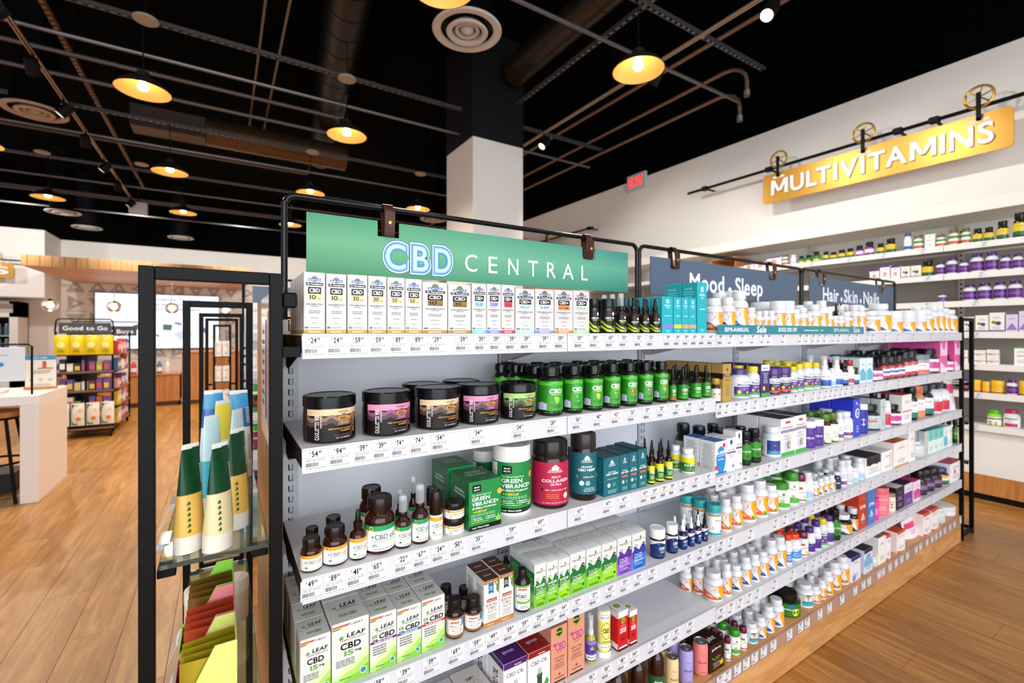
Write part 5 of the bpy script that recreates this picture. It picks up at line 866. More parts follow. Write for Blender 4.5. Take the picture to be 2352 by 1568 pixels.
TAGS = [
 [(722, 24), (774, 24), (823, 59), (870, 59), (915, 89), (960, 89), (1003, 29), (1063, 59), (1105, 39), (1139, 39), (1175, 39), (1208, 39), (1250, 39), (1286, 39), (1330, 39), (1365, 39), (1401, 69), (1432, 35), (1466, 35), (1494, 35), (1533, 39), (1555, 39), (1575, 39), (1594, 69), (1612, 34), (1631, 44)]+[(u, 19) for u in (1654, 1677, 1704, 1728, 1751, 1765, 1798, 1837, 1852, 1866, 1880, 1894, 1914, 1926, 1949, 1967, 1993, 2004, 2033, 2062, 2097, 2140, 2170)],
 [(725, 54), (780, 94), (833, 39), (876, 39), (917, 74), (961, 74), (1010, 54), (1097, 54), (1192, 54), (1268, 28), (1326, 36), (1373, 48), (1414, 42), (1451, 26), (1486, 17), (1518, 21), (1553, 19), (1583, 19), (1613, 45)]+[(u, 19) for u in (1653, 1669, 1690, 1713, 1734, 1760, 1778, 1804, 1826, 1844, 1867, 1882, 1896, 1907, 1919, 1931, 1943, 1957, 1973, 1987, 2010, 2036, 2064, 2098, 2130, 2168)],
 [(716, 49), (768, 89), (818, 41), (865, 65), (925, 22), (967, 67), (1010, 34), (1050, 51), (1098, 35), (1175, 59), (1240, 69), (1330, 47), (1395, 47), (1432, 47), (1480, 47), (1502, 29), (1524, 29), (1543, 59), (1568, 14), (1597, 29), (1626, 69)]+[(u, 14) for u in (1656, 1674, 1697, 1713, 1739, 1765, 1785, 1807, 1865, 1905, 1936, 1974, 1992, 2020, 2050, 2085, 2120, 2160, 2190)],
 [(870, 39), (930, 39), (990, 39), (1046, 69), (1094, 59), (1132, 49), (1170, 59), (1204, 59), (1237, 29), (1268, 39), (1294, 64), (1325, 27), (1364, 37), (1400, 63), (1434, 37), (1465, 37), (1497, 39), (1549, 79), (1580, 29), (1608, 59), (1629, 79), (1655, 19), (1678, 19)]+[(u, 19) for u in (1723, 1781, 1803, 1824, 1846, 1868, 1882, 1901, 1916, 1934, 1951, 1975, 2000, 2030, 2060, 2090, 2125, 2160, 2190)],
 [(1357, 16), (1392, 15), (1428, 18), (1456, 14), (1497, 39), (1528, 39), (1552, 39), (1584, 19)]+[(u, 19) for u in (1655, 1678, 1699, 1720, 1739, 1778, 1819, 1848, 1869, 1884, 1900, 1918, 1938, 1952, 1970, 1990, 2012, 2035, 2060, 2085, 2110, 2140, 2170, 2195)],
 [(u, 19) for u in (1500, 1530, 1560, 1590, 1618, 1645, 1669, 1692, 1712, 1731, 1752, 1774, 1811, 1837, 1852, 1881, 1903, 1932, 1962, 1981, 1994, 2016, 2026, 2042, 2056, 2069, 2082, 2102, 2112, 2127, 2139, 2148, 2158, 2168, 2180, 2190, 2204)]]
for r in range(6):
    for s in range(6):
        x = X0+s*SW; z = ROWZ[r](s); e = .0012; x0, x1 = x+e, x+SW-e; wd = r == 5
        t = thing('wall_shelf' if 0 else 'display_shelf', f'{"wood-topped base" if wd else "white metal"} shelf, {RN[r]} tier, {ordw(s+1)} bay from the clear glass endcap', 'shelf', (0, 0, 0), group=f'{RN[r]} tier shelves')
        g = G(); ms = W_BASE if wd else SHELF; g.box(x0, YF+.002, z-.012, x1, YP-.014, z, ms, .001); g.obj('deck', t)
        g = G(); ml = M('#b08a76', .35) if wd else LIP
        g.box(x0, YF-.002, z-.043, x1, YF+.001, z-.001, ml, .0006); g.box(x0, YF-.004, z-.003, x1, YF+.002, z+.0012, ml, .0005); g.box(x0, YF-.004, z-.0445, x1, YF+.001, z-.041, ml, .0005)
        pc_ = g.obj('price_channel', t)
        if not wd:
            for bx in ((x0+.006, x0+.009), (x1-.009, x1-.006)):
                g = G(); a, b = bx; yb, yf = YP-.012, YF+.04
                P = [(a, yf, z-.012), (a, yb, z-.012), (a, yb, z-.075), (a, yb-.03, z-.08), (a, yf, z-.028)]; n = 5; Q = [(b, p[1], p[2]) for p in P]
                g.add(P+Q, [tuple(range(n)), tuple(range(2*n-1, n-1, -1))]+[((i+1) % n, i, i+n, (i+1) % n+n) for i in range(n)], BLKM if (s == 0 and a < x0+.008) else M('#b9b4b8', .4)); g.obj('bracket', t)
            if s == 0:
                g = G(); g.box(x0-.001, YF+.004, z-.034, x0+.0008, YP-.012, z-.002, BLKM); g.obj('end_bracket', t)
        txs = sorted(XU(u, YF) for u, p in TAGS[r])
        for u, p in TAGS[r]:
            tx = XU(u, YF); gap = min([abs(q-tx) for q in txs if abs(q-tx) > 1e-6]+[1])
            if x0+.018 <= tx < x1-.002 or (x0 <= tx < x0+.018):
                o = bpy.data.objects.new('price_tag', price_mesh(p, u < 1660)); COL.objects.link(o); o.parent = pc_
                o.location = (min(max(tx, x0+.0205), x1-.0205), YF-.0024-(.001 if wd else 0), z-.0395); o.scale.x = min(1, gap/.0408); o.location.x = tx if x0+.02 < tx < x1-.02 or gap < .04 else o.location.x
g = G(); g.box(X0, .915, 0, X0+6*SW, .955, .1, W_BASE); 
# wood fascia of the base, one board per pair of bays
for s in range(6):
    g = G(); g.box(X0+s*SW+.001, YF+.002, .004, X0+(s+1)*SW-.001, YF+.018, EYE-1.105-.046, W_BASE, .001); g.obj('fascia_board', gon)
# ---- sign frames, boards and straps
def sign(i, name_label, frame_label, bcol, grad, ops):
    x0 = X0+i*2*SW+.006; x1 = x0+2*SW-.014; zt = EYE+.331; r = .028
    pts = [(x0, YP+.01, EYE+.0305)]+[(x, YP+.01, z) for x, z in arc(x0+r, zt-r, r, PI, PI/2, 10)]+[(x, YP+.01, z) for x, z in arc(x1-r, zt-r, r, PI/2, 0, 10)]+[(x1, YP+.01, EYE+.0305)]
    f = G(); f.tube(pts, .0075, M('#16181c', .28, .6), 12); fr = f.obj('sign_stand', smooth=60); tag(fr, frame_label, 'stand', 'black rod sign frames')
    g = G(); g.tube([(x0, YP+.01, EYE+.035), (x1, YP+.01, EYE+.035)], .003, BLK, 6); g.obj('cross_rod', fr)
    bx0, bx1, bz0, bz1 = x0+.047, x1-.062, EYE+.147, EYE+.293
    t = thing('sign_board', name_label, 'sign', (0, 0, 0)); yb = YP-.004
    nx = [bx0+.235, bx0+.275, bx1-.215, bx1-.175]; e = .029
    def slot(c): return (c-e, c+e)
    c1, c2 = bx0+(.2015, .143, .136)[i], bx1-(.192, .237, .20)[i]; zs_ = bz1-.040
    g = G(); seg = [(bx0, c1-e, bz0, bz1), (c1-e, c1+e, bz0, zs_), (c1+e, c2-e, bz0, bz1), (c2-e, c2+e, bz0, zs_), (c2+e, bx1, bz0, bz1)]
    if grad:
        m_, nt, b_, N = nodes('gradient_print', .42); Lk = nt.links.new; tc = N('ShaderNodeTexCoord'); sp = N('ShaderNodeSeparateXYZ'); Lk(tc.outputs['Object'], sp.inputs[0])
        mr = N('ShaderNodeMapRange'); mr.inputs['From Min'].default_value = bx0; mr.inputs['From Max'].default_value = bx1; Lk(sp.outputs['X'], mr.inputs['Value'])
        cr = N('ShaderNodeValToRGB'); el = cr.color_ramp.elements; el[0].color = rgb('#1f8452')+(1,); el[1].color = rgb('#2f7f84')+(1,)
        for p, c in ((.2, '#3f9663'), (.5, '#569f84'), (.8, '#4f9c8c')): k = el.new(p); k.color = rgb(c)+(1,)
        Lk(mr.outputs[0], cr.inputs['Fac']); mz = N('ShaderNodeMapRange'); mz.inputs['From Min'].default_value = bz0; mz.inputs['From Max'].default_value = bz1; Lk(sp.outputs['Z'], mz.inputs['Value'])
        c2r = N('ShaderNodeValToRGB'); e2 = c2r.color_ramp.elements; e2[0].color = rgb('#127048')+(1,); e2[1].color = rgb('#2f8068')+(1,); k = e2.new(.55); k.color = rgb('#74b48a')+(1,); Lk(mz.outputs[0], c2r.inputs['Fac'])
        mx = N('ShaderNodeMixRGB'); mx.inputs[0].default_value = .45; Lk(cr.outputs[0], mx.inputs[1]); Lk(c2r.outputs[0], mx.inputs[2]); Lk(mx.outputs[0], b_.inputs['Base Color']); bm = m_
    else: bm = M(bcol, .45)
    for a, b, c, d in seg: g.box(a, yb, c, b, yb+.004, d, bm)
    g.obj('board', t)
    A = Art(bx1-bx0, bz1-bz0).run(ops); g = G(); A.flat(g, (bx0+bx1)/2, yb, bz0, e=.00015, ax='-y'); g.obj('lettering', t)
    for c in (c1, c2):
        s = thing('leather_strap', f'brown leather strap with brass snap, {"first" if c == c1 else "second"} on the {("green", "mood and sleep", "hair and nails")[i]} sign', 'strap', (c, 0, 0), group='leather straps on the signs')
        g = G(); zz = zt; y1, y2 = yb-.009, YP+.021
        prof = [(y1, zs_+.003), (y1-.003, zs_+.03), (y1, zz-.012)]+[(YP+.01+.0125*math.cos(a), zz+.0125*math.sin(a)) for a in (2.9, 2.4, 1.8, 1.2, .6, .1)]+[(y2, zz-.02), (y2-.004, zs_+.02), (yb+.012, zs_+.004), (yb+.002, zs_+.0005), (y1+.001, zs_+.0005)]
        th = .0022; w2 = .0135; n = len(prof); cen = (sum(p[0] for p in prof)/n, sum(p[1] for p in prof)/n); V = []
        for y, z in prof:
            dy, dz = cen[0]-y, cen[1]-z; L_ = math.hypot(dy, dz); iy, iz = y+dy/L_*th, z+dz/L_*th
            V += [(-w2, y, z), (w2, y, z), (w2, iy, iz), (-w2, iy, iz)]
        F = []
        for k in range(n):
            a, b = 4*k, 4*((k+1) % n)
            for q in range(4): F.append((a+q, a+(q+1) % 4, b+(q+1) % 4, b+q))
        g.add(V, F, M('#3a1a10', .38)); sb_ = g.obj('band', s, smooth=40)
        g = G(); P = [(-w2, zz-.012), (w2, zz-.012), (w2, zs_+.033)]+[(w2*math.cos(a), zs_+.033-w2*.9*math.sin(a)) for a in (.5, 1, 1.57, 2.1, 2.6)]+[(-w2, zs_+.033)]; n = len(P)
        g.add([(x, y1-.0045, z) for x, z in P]+[(x, y1-.002, z) for x, z in P], [tuple(range(n))[::-1]]+[(i_, (i_+1) % n, (i_+1) % n+n, i_+n) for i_ in range(n)], M('#43200f', .36)); g.obj('flap', sb_)
        g = G(); g.lathe([(0, .004), (.0045, .003), (.006, 0)], M('#d9b45c', .25, .9), n=16); g.v = [(x, y1-.0045-z, zs_+.036+y) for x, y, z in g.v]; g.obj('snap', sb_, smooth=50)
    return t
neon = []
for ch, cx, ww in (('C', .2015, .063), ('B', .266, .054), ('D', .326, .056)):
    for c, b_, k in (('#2a5a8a', 2, 1.08), ('#f0f6fa', 2, 1.03), ('#3f86b8', 2, .95), ('#7fb9de', 1, .98), ('#bfe0f2', 0, .94)): neon.append(('GL', ch, cx, .09, .58, c, b_, k, ww))
# neon letters: nested outlines of a heavy face
_run = Art.run
def run2(s, ops, L=1):
    o2 = []
    for op in ops:
        if op[0] == 'GL':
            _, ch, cx, cy, th, c, b, k, ww = op; gv, gf, gw = GL[b, ch]; xs = [v[0] for v in gv]; zs = [v[1] for v in gv]; mx_, mz_ = (min(xs)+max(xs))/2, (min(zs)+max(zs))/2
            ref = GL[2, ch][0]; H_ = max(v[1] for v in ref)-min(v[1] for v in ref); sc = th*s.h/H_*k; W_ = max(v[0] for v in ref)-min(v[0] for v in ref); sx = ww*s.w/W_*k
            s.put([((cx-.5)*s.w+(x-mx_)*sx, (cy+th/2)*s.h+(z-mz_)*sc) for x, z in gv], [tuple(f) for f in gf], c, L+len(s.it)*.35)
        else: _run(s, [op], L+len(s.it)*.35)
    return s
Art.run = run2
_fr = lambda u: (XU(u, YP-.004)-.1725)/(1.27-.1725)
cen = [('T', ch, (_fr(u0)+_fr(u1))/2, .22, .34, _fr(u1)-_fr(u0), '#f4f8f6', 0) for ch, u0, u1 in (('C', 1068, 1097), ('E', 1122, 1143), ('N', 1167, 1191), ('T', 1213, 1236), ('R', 1256, 1277), ('A', 1292, 1318), ('L', 1335, 1350))]
sign(0, 'green gradient sign with blue neon style lettering', 'black rod frame holding the green sign', None, True, neon+cen)
T_ = lambda w, a, b: ('T', w, (a+b)/2, .17, .49, b-a, '#e4eaf2', 1)
sign(1, 'slate blue mood and sleep sign board', 'black rod frame holding the mood and sleep sign', '#4c5d74', False, [T_('Mood', .213, .431), ('D', .468, .27, .012, '#e4eaf2'), T_('Sleep', .504, .708)])
sign(2, 'slate blue hair, skin and nails sign board', 'black rod frame holding the hair and nails sign', '#4c5d74', False, [T_('Hair', .132, .303), ('D', .331, .27, .012, '#e4eaf2'), T_('Skin', .358, .519), ('D', .555, .27, .012, '#e4eaf2'), T_('Nails', .589, .797)])
Art.run = _run
# promotional strip clipped on the top shelf
t = thing('promo_strip', 'teal semi-annual sale strip along the top shelf edge', 'sign', (0, 0, 0)); pa, pb = XU(1648, .893), XU(1984, .893); zz = ROWZ[0](2)
g = G(); g.box(pa, .8925, zz-.003, pb, .8935, zz+.028, M('#1f7f8f', .35)); g.obj('strip', t)
A = Art(pb-pa, .031).run([('T', 'SEMI-ANNUAL', .10, .3, .42, .13, '#ecf7f8', 1), ('T', 'Sale', .235, .2, .7, .055, '#ecf7f8', 1, .2), ('T', 'BOGO 50% OFF', .40, .3, .45, .12, '#ecf7f8', 1), ('L', .48, .68, .3, .6, 1, '#bfe0e6'), ('T', 'SEMI-ANNUAL', .80, .3, .42, .13, '#c9dfe4', 1), ('T', 'Sale', .93, .2, .7, .06, '#c9dfe4', 1, .2)])
g = G(); A.flat(g, (pa+pb)/2, .8925, zz-.003); g.obj('lettering', t)
# ================================================================== goods on the gondola: (kind, u of one side, u of other side, v of top, rows behind, extra)
def place(items, zrow, where, YF0=.914):
    for it in items:
        key, uL, uR, vt = it[:4]; nb = it[4] if len(it) > 4 else 0; ex = it[5] if len(it) > 5 else {}
        k = K[key]; Y = YF0+ex.get('dy', 0)
        if k['s'] in ('box', 'arch', 'pouch'):
            xa, xb = XU(uL, Y), XU(uR, Y); w_ = (xb-xa)*.992; xc = (xa+xb)/2; dt = dist(xc, Y); d = ex.get('d', max(.03, min(.075, w_*.8)))
            if k['s'] == 'arch': dt = dist(xc, Y)
            sp = d+.003
        else:
            aL, aR = math.atan((uL-1176)/FPX)+TH, math.atan((uR-1176)/FPX)+TH; al = (aR-aL)/2; ph = (aL+aR)/2
            D = Y/(math.cos(ph)-math.sin(al)); r = D*math.sin(al)*.985
            tt = .72*min(1, max(0, (uL-1540)/230))
            if tt and not ex.get('full'):   # neighbours hide part of each pack: the pitch gives the width
                rv = r
                for _ in range(6): r = rv+tt*(.49*(XU(uR, Y+r)-XU(uL, Y+r))-rv)
                ph = aR-math.asin(min(.5, r*math.cos(ph)/(Y+r)))
                for _ in range(6): D = (Y+r)/math.cos(ph); ph = aR-math.asin(r/D)
                D = (Y+r)/math.cos(ph)
            xc = D*math.sin(ph); w_ = 2*r
            dt = dist(xc, Y+r)+(.85*r if vt > 763 else -.85*r); d = w_; sp = d+.004
        z = zrow(sec(xc)); h = EYE+(763-vt)/FPX*dt-z
        if k['s'] == 'arch': h *= 1.0
        h = max(h, .02)
        if ex.get('h'): h = ex['h']
        near = (uL+uR)/2 < 1680
        o = pack(key, w_, h, d, near=near); dl = 0
        if k['s'] not in ('box', 'arch', 'pouch'):
            dl = math.radians(8 if key.startswith('ir') or key in ('gd', 'gdo') else 18)-math.atan2(xc, Y); dl = min(0, dl)
        rr_ = w_/2 if dl else 0; ox, oy = -rr_*math.sin(-dl)*1, rr_-rr_*math.cos(dl)
        put(o, xc+ox, Y+oy, z+.0002+ex.get('z', 0), dl, where, key, ex.get('b', ''))
        if ex.get('st'):
            for q in range(ex['st']): put(copy_tree(o), xc+ox+.001, Y+oy+.001, z+(q+1)*(h+.0006), dl, where, key, 'stacked above ')
        for q in range(nb):
            yy = Y+(q+1)*sp
            if yy+d > YP-.016: break
            put(copy_tree(o), xc+ox+ex.get('sx', 0)*(q+1), yy+oy, z+.0002, dl, where, key, 'behind ' if q == 0 else f'{ordw(q+1)} place behind ')
r1 = [('gol10', 697.5, 747, 626, 5), ('gol10', 749, 796, 630, 2), ('gol30', 798, 844, 632, 1), ('gol30', 845.5, 888, 635, 1), ('gol50', 889.5, 930, 638, 1), ('gol50', 931, 969.5, 641.5, 1), ('golw10', 970.5, 1028, 649, 1), ('golw30', 1029.5, 1082, 654, 1),
 ('golrelief', 1084, 1117.5, 652, 1), ('golsleep', 1118.6, 1151, 653, 1), ('golresp', 1152, 1182, 655, 1), ('golrelax', 1184, 1228, 664, 1), ('golsleepw', 1229.5, 1272.5, 665, 1), ('golorange', 1273.8, 1316, 667, 1), ('goldha', 1317, 1354, 669, 1),
 ('hhj', 1350, 1376, 686, 0, {'dy': .01}), ('hhj', 1378.5, 1412, 686, 1), ('hhs', 1413.5, 1438.5, 673, 2), ('hhd', 1441, 1468, 681, 2), ('hhd', 1469, 1491, 683, 2), ('hhd', 1492.5, 1516.5, 684.5, 2),
 ('scp', 1521, 1546, 681, 3, {'d': .045}), ('scy', 1548, 1565.5, 682, 1), ('sco', 1567, 1582.5, 683, 1), ('sco', 1583.5, 1599, 684, 0), ('sct', 1602, 1623.5, 649, 1, {'d': .06}), ('sct', 1560, 1582, 652, 0, {'dy': .10, 'b': 'back '}),
 ('vbr', 1624, 1660, 684.5), ('vbr', 1640, 1676, 671, 0, {'dy': .075}), ('vnv', 1661, 1689, 683), ('vbl', 1688, 1719, 668, 0), ('vbl', 1669, 1706, 667, 0, {'dy': .09}), ('vor', 1720, 1738, 706), ('vor', 1739.5, 1753, 715), ('vor', 1755, 1767, 714), ('vor', 1768.5, 1782, 714), ('vjn', 1784, 1804, 691), ('vjn', 1806, 1825, 692),
 ('vjn', 1747, 1780, 693, 0, {'dy': .08}), ('vjn', 1795, 1825, 691, 0, {'dy': .1}), ('vor', 1826, 1840, 710, 1), ('vbl', 1841, 1857, 706, 1), ('vor', 1858, 1867.5, 718), ('vbl', 1868.5, 1886, 699, 1), ('vbl', 1887, 1902, 690, 1), ('vor', 1903.5, 1915, 712), ('hhd', 1921, 1930, 697, 0, {'dy': .06}), ('hhd', 1932, 1941, 697, 0, {'dy': .06}), ('vor', 1916.5, 1927.5, 725), ('vor', 1929, 1941, 725), ('pouch', 1948, 1969, 698, 0, {'dy': .08}),
 ('vor', 1943, 1958, 716), ('vnv', 1962, 1975, 700, 1), ('vnv', 1977, 1990, 702, 1), ('vnv', 2001, 2022, 714, 1), ('vnv', 2024, 2048, 697, 1), ('vjar', 2054, 2074, 714, 1), ('vjar', 2086, 2103, 714, 1), ('vjar', 2114, 2129, 713, 1), ('vnv', 2131, 2146, 711, 1), ('vnv', 2147, 2159, 702, 1), ('vnv', 2160.5, 2172, 701, 1), ('vnv', 2173.5, 2184, 708, 1), ('vnv', 2185.5, 2200, 711, 1)]
r2 = [('cwg', 695, 817, 898), ('cwr', 831, 942, 890), ('cwd', 922, 1016, 875, 0, {'dy': .09}), ('cwg', 952, 1054, 882), ('cwr', 1053.5, 1145, 876, 1), ('cwl', 1146.5, 1230, 873, 0),
 ('ir1', 1133, 1166, 834, 0, {'dy': .135, 'b': 'back '}), ('ir1', 1167, 1200, 835, 0, {'dy': .135, 'b': 'back '}), ('ir1', 1201, 1243, 838, 0, {'dy': .10, 'b': 'back '}),
 ('ir1', 1234.5, 1293, 840, 3), ('ir2', 1294, 1339, 838, 3), ('ir3', 1340, 1385, 837.5, 3), ('ir4', 1386, 1425, 834, 3), ('ir5', 1426, 1464, 832, 3), ('ir6', 1465, 1500, 831, 3), ('ir7', 1501, 1535, 829, 3), ('gdo', 1536, 1553.5, 842, 1), ('gd', 1556, 1581, 841, 2), ('gd', 1587, 1611.5, 838, 2), ('gd', 1613, 1633, 837, 2),
 ('goldb', 1636, 1655, 868, 2), ('gold', 1661, 1680, 836, 4, {'d': .045}), ('mpu', 1682.5, 1722, 845, 1), ('mye', 1722.5, 1745, 840, 2), ('mcar', 1748.5, 1768, 837, 2, {'d': .05}), ('mgu', 1770, 1793, 844, 3), ('mgu', 1794.5, 1817, 842, 3), ('mye', 1818, 1832, 841, 3), ('mye', 1833, 1846.5, 835, 3), ('mstr', 1848, 1871, 830, 2), ('mstr', 1872, 1885, 832, 2), ('spr2', 1893, 1909, 816, 1), ('lbl', 1911, 1920, 845), ('spr2', 1921, 1936, 817, 1),
 ('bdk', 1938, 1949, 833, 2), ('brd', 1950, 1962, 826, 2), ('bdk', 1963, 1973, 843, 2), ('cbw', 1976, 1989, 823, 2), ('cbw', 1991.5, 2005, 822, 2), ('bpd', 2007, 2017, 820, 2), ('bpd', 2018, 2028, 822, 2), ('brb', 2029, 2044, 818, 3), ('brb', 2046, 2064, 817, 3), ('brb', 2065.5, 2079, 815, 3), ('brw', 2080, 2094, 807, 3), ('brw', 2095, 2109, 805, 3), ('gjr', 2110.5, 2135, 812, 2), ('bpk', 2136.5, 2157, 800, 3), ('cma', 2160, 2176, 779, 2), ('bpd', 2178, 2190, 802), ('cma', 2193, 2208, 778, 2)]
r3 = [('oo1', 689, 740, 1224, 0), ('oo1', 698, 735, 1204, 0, {'dy': .062, 'b': 'behind '}), ('oo2', 741, 798, 1196.5, 0), ('oo2', 744, 787, 1178, 0, {'dy': .07, 'b': 'behind '}), ('oo3', 802, 842, 1163), ('og1', 836, 907, 1128), ('og1', 824, 881, 1109, 0, {'dy': .085, 'b': 'behind '}), ('og2', 906.5, 944, 1131), ('og2', 907, 930, 1120, 0, {'dy': .07, 'b': 'behind '}), ('og3', 945, 984, 1106), ('og3', 938, 960, 1091, 0, {'dy': .08, 'b': 'behind '}), ('or1', 985, 1017, 1122), ('or1', 978, 1004, 1114, 0, {'dy': .075, 'b': 'behind '}),
 ('oj1', 1018, 1066, 1177, 0, {'st': 1}), ('gvb', 1077, 1151.5, 1102, 0, {'d': .10}), ('gvb', 1028, 1088, 1071, 0, {'dy': .112, 'd': .10, 'b': 'back '}), ('gvt', 1131, 1219, 1008, 0, {'dy': .015}), ('gvt', 1086, 1140, 1025, 0, {'dy': .155, 'b': 'back '}), ('anr', 1220.5, 1306, 999), ('ant', 1307.5, 1371, 987),
 ('anb', 1387, 1424, 1050, 1, {'d': .075}), ('ann', 1425, 1445, 1043, 2), ('ann', 1446, 1465, 1038, 2), ('ann', 1466.5, 1486, 1031, 2), ('spn', 1487, 1503.5, 1017, 1), ('spn', 1504.5, 1524.5, 1012, 2), ('spn', 1526, 1545, 1008, 1), ('spn', 1456, 1466, 1010, 0, {'dy': .12, 'b': 'back '}), ('spw', 1565, 1595.5, 1026, 0), ('spw', 1540, 1564, 1020, 0, {'dy': .045, 'b': 'back '}),
 ('gnd', 1551, 1588, 969, 0, {'dy': .13}), ('gnd', 1590, 1624, 975, 0, {'dy': .105}), ('gnd', 1626, 1653, 970, 0, {'dy': .13}), ('gnd', 1640, 1668, 980, 0, {'dy': .09}), ('gnd', 1672, 1697, 976, 0, {'dy': .12}),
 ('slp', 1643.5, 1668, 1013, 1, {'d': .06}), ('slw', 1669.5, 1690, 1006, 1), ('slw', 1691, 1705, 990, 0, {'d': .05}), ('gnp', 1706, 1725.5, 988, 1), ('gnp', 1727, 1748.5, 982, 1), ('wpl', 1713, 1745, 969, 0, {'dy': .14, 'b': 'back '}), ('bsn', 1749.5, 1793, 975, 0, {'full': 1}), ('snp', 1794, 1825.5, 960, 1, {'d': .085}), ('snp', 1826.5, 1852, 953, 1, {'d': .085}), ('pju', 1853, 1873.5, 962, 1), ('pju', 1874.5, 1892, 959, 1), ('wpl', 1870, 1892, 940, 0, {'dy': .13, 'b': 'back '}), ('gcp', 1893, 1909.5, 948, 1), ('gcp', 1910.5, 1926, 945, 1), ('wpu', 1927, 1938, 945, 1), ('wpu', 1939.5, 1959, 941, 1),
 ('blc', 1961, 1976, 916, 1, {'d': .09}), ('blt', 1977.5, 1993.5, 924, 1), ('dgy', 1995.5, 2022, 923, 1), ('cgr', 2023.5, 2034, 916, 2), ('rdw', 2035.5, 2046, 903, 1), ('bpk', 2047.5, 2070, 924, 1), ('cxr', 2073, 2094, 906, 2), ('tdk', 2095.5, 2108, 888, 1), ('orw', 2109, 2125, 883, 1), ('tdk', 2126.5, 2145, 879, 1), ('rdw', 2146, 2164, 877.5, 1), ('rdw', 2165.5, 2181, 877.5, 1), ('ppouch', 2184, 2204, 868, 1)]
r4 = [('lf0', 689, 760, 1462, 3, {'d': .062}), ('lf1', 762, 848, 1424, 1, {'d': .085}), ('lf2', 850, 911, 1408, 1, {'d': .062}), ('lf3', 912, 968, 1392, 1, {'d': .062}), ('lf4', 969, 1022, 1372, 2, {'d': .062}), ('bar', 1024, 1064, 1363, 0), ('bar', 1066, 1106, 1360, 0), ('bar', 1008, 1040, 1336, 0, {'dy': .085, 'b': 'back '}), ('bar', 1050, 1082, 1339.5, 0, {'dy': .08, 'b': 'back '}),
 ('bx1', 1112, 1147, 1331, 1, {'d': .044}), ('bx2', 1148, 1180, 1317, 1, {'d': .044}), ('bgr', 1181, 1218, 1296.6, 0), ('bgr', 1152, 1172, 1273, 0, {'dy': .16, 'b': 'back '}),
 ('hg1', 1227.5, 1254, 1290, 1, {'d': .055}), ('hg2', 1255, 1281.5, 1284, 1, {'d': .055}), ('hg3', 1282.5, 1308, 1278, 1, {'d': .055}), ('hg4', 1309, 1345, 1264, 1, {'d': .07}), ('hg5', 1346.5, 1381, 1253, 1, {'d': .07}), ('hg6', 1382, 1416.5, 1242, 1, {'d': .07}), ('hp', 1418, 1450.5, 1229, 1, {'d': .07}), ('hb', 1452, 1483, 1219, 1, {'d': .07}),
 ('nvb', 1491, 1528, 1204), ('nvb', 1529, 1557, 1197), ('nvd', 1558.5, 1579, 1188.6, 1), ('nvd', 1580, 1596, 1183, 1), ('nvd', 1597, 1611.5, 1178), ('nvk', 1612.5, 1626, 1173, 1), ('tcp', 1627.5, 1656, 1151), ('tcp', 1595, 1625, 1140, 0, {'dy': .05, 'b': 'back '}), ('tcp', 1563, 1593, 1131, 0, {'dy': .095, 'b': 'back '}),
 ('vor', 1658, 1681, 1140, 1), ('vor', 1682.5, 1706, 1132.5, 2), ('vor', 1707, 1737, 1105, 1), ('vor', 1738, 1764.5, 1096, 1), ('vor', 1766, 1788, 1107.5, 1), ('gcw', 1789, 1815, 1099, 1), ('gcw', 1816.5, 1836, 1078, 1), ('mcp', 1837, 1852, 1083, 1), ('lbl', 1853, 1868.5, 1080, 2), ('vor', 1870, 1882, 1100, 1), ('vbl', 1883, 1894, 1095, 1), ('vbl', 1895, 1907, 1090, 1), ('vsky', 1908, 1919.5, 1087, 1), ('nvs', 1921, 1932, 1080, 1), ('wpu', 1933, 1945, 1054, 2), ('wpl', 1946, 1959, 1052, 2), ('lbl', 1960, 1972, 1070, 2), ('lbl', 1973, 1985.5, 1048, 2),
 ('blt2', 1990, 2023.5, 1047, 1, {'d': .1}), ('cww', 2026, 2050, 1036, 1, {'d': .08}), ('cor', 2054, 2086, 1013, 1, {'d': .1}), ('cww', 2088, 2102, 990, 1, {'d': .1}), ('wpl', 2104, 2122, 1007, 2), ('cgr', 2125, 2131, 990, 2), ('ctl', 2133, 2144, 988, 3), ('ctl', 2145, 2156, 985, 3), ('ctl', 2157, 2167, 982, 3), ('cbw', 2168, 2177, 980, 3), ('cww', 2178, 2187, 978, 3), ('gnp', 2187, 2200, 963, 2, {'full': 1})]
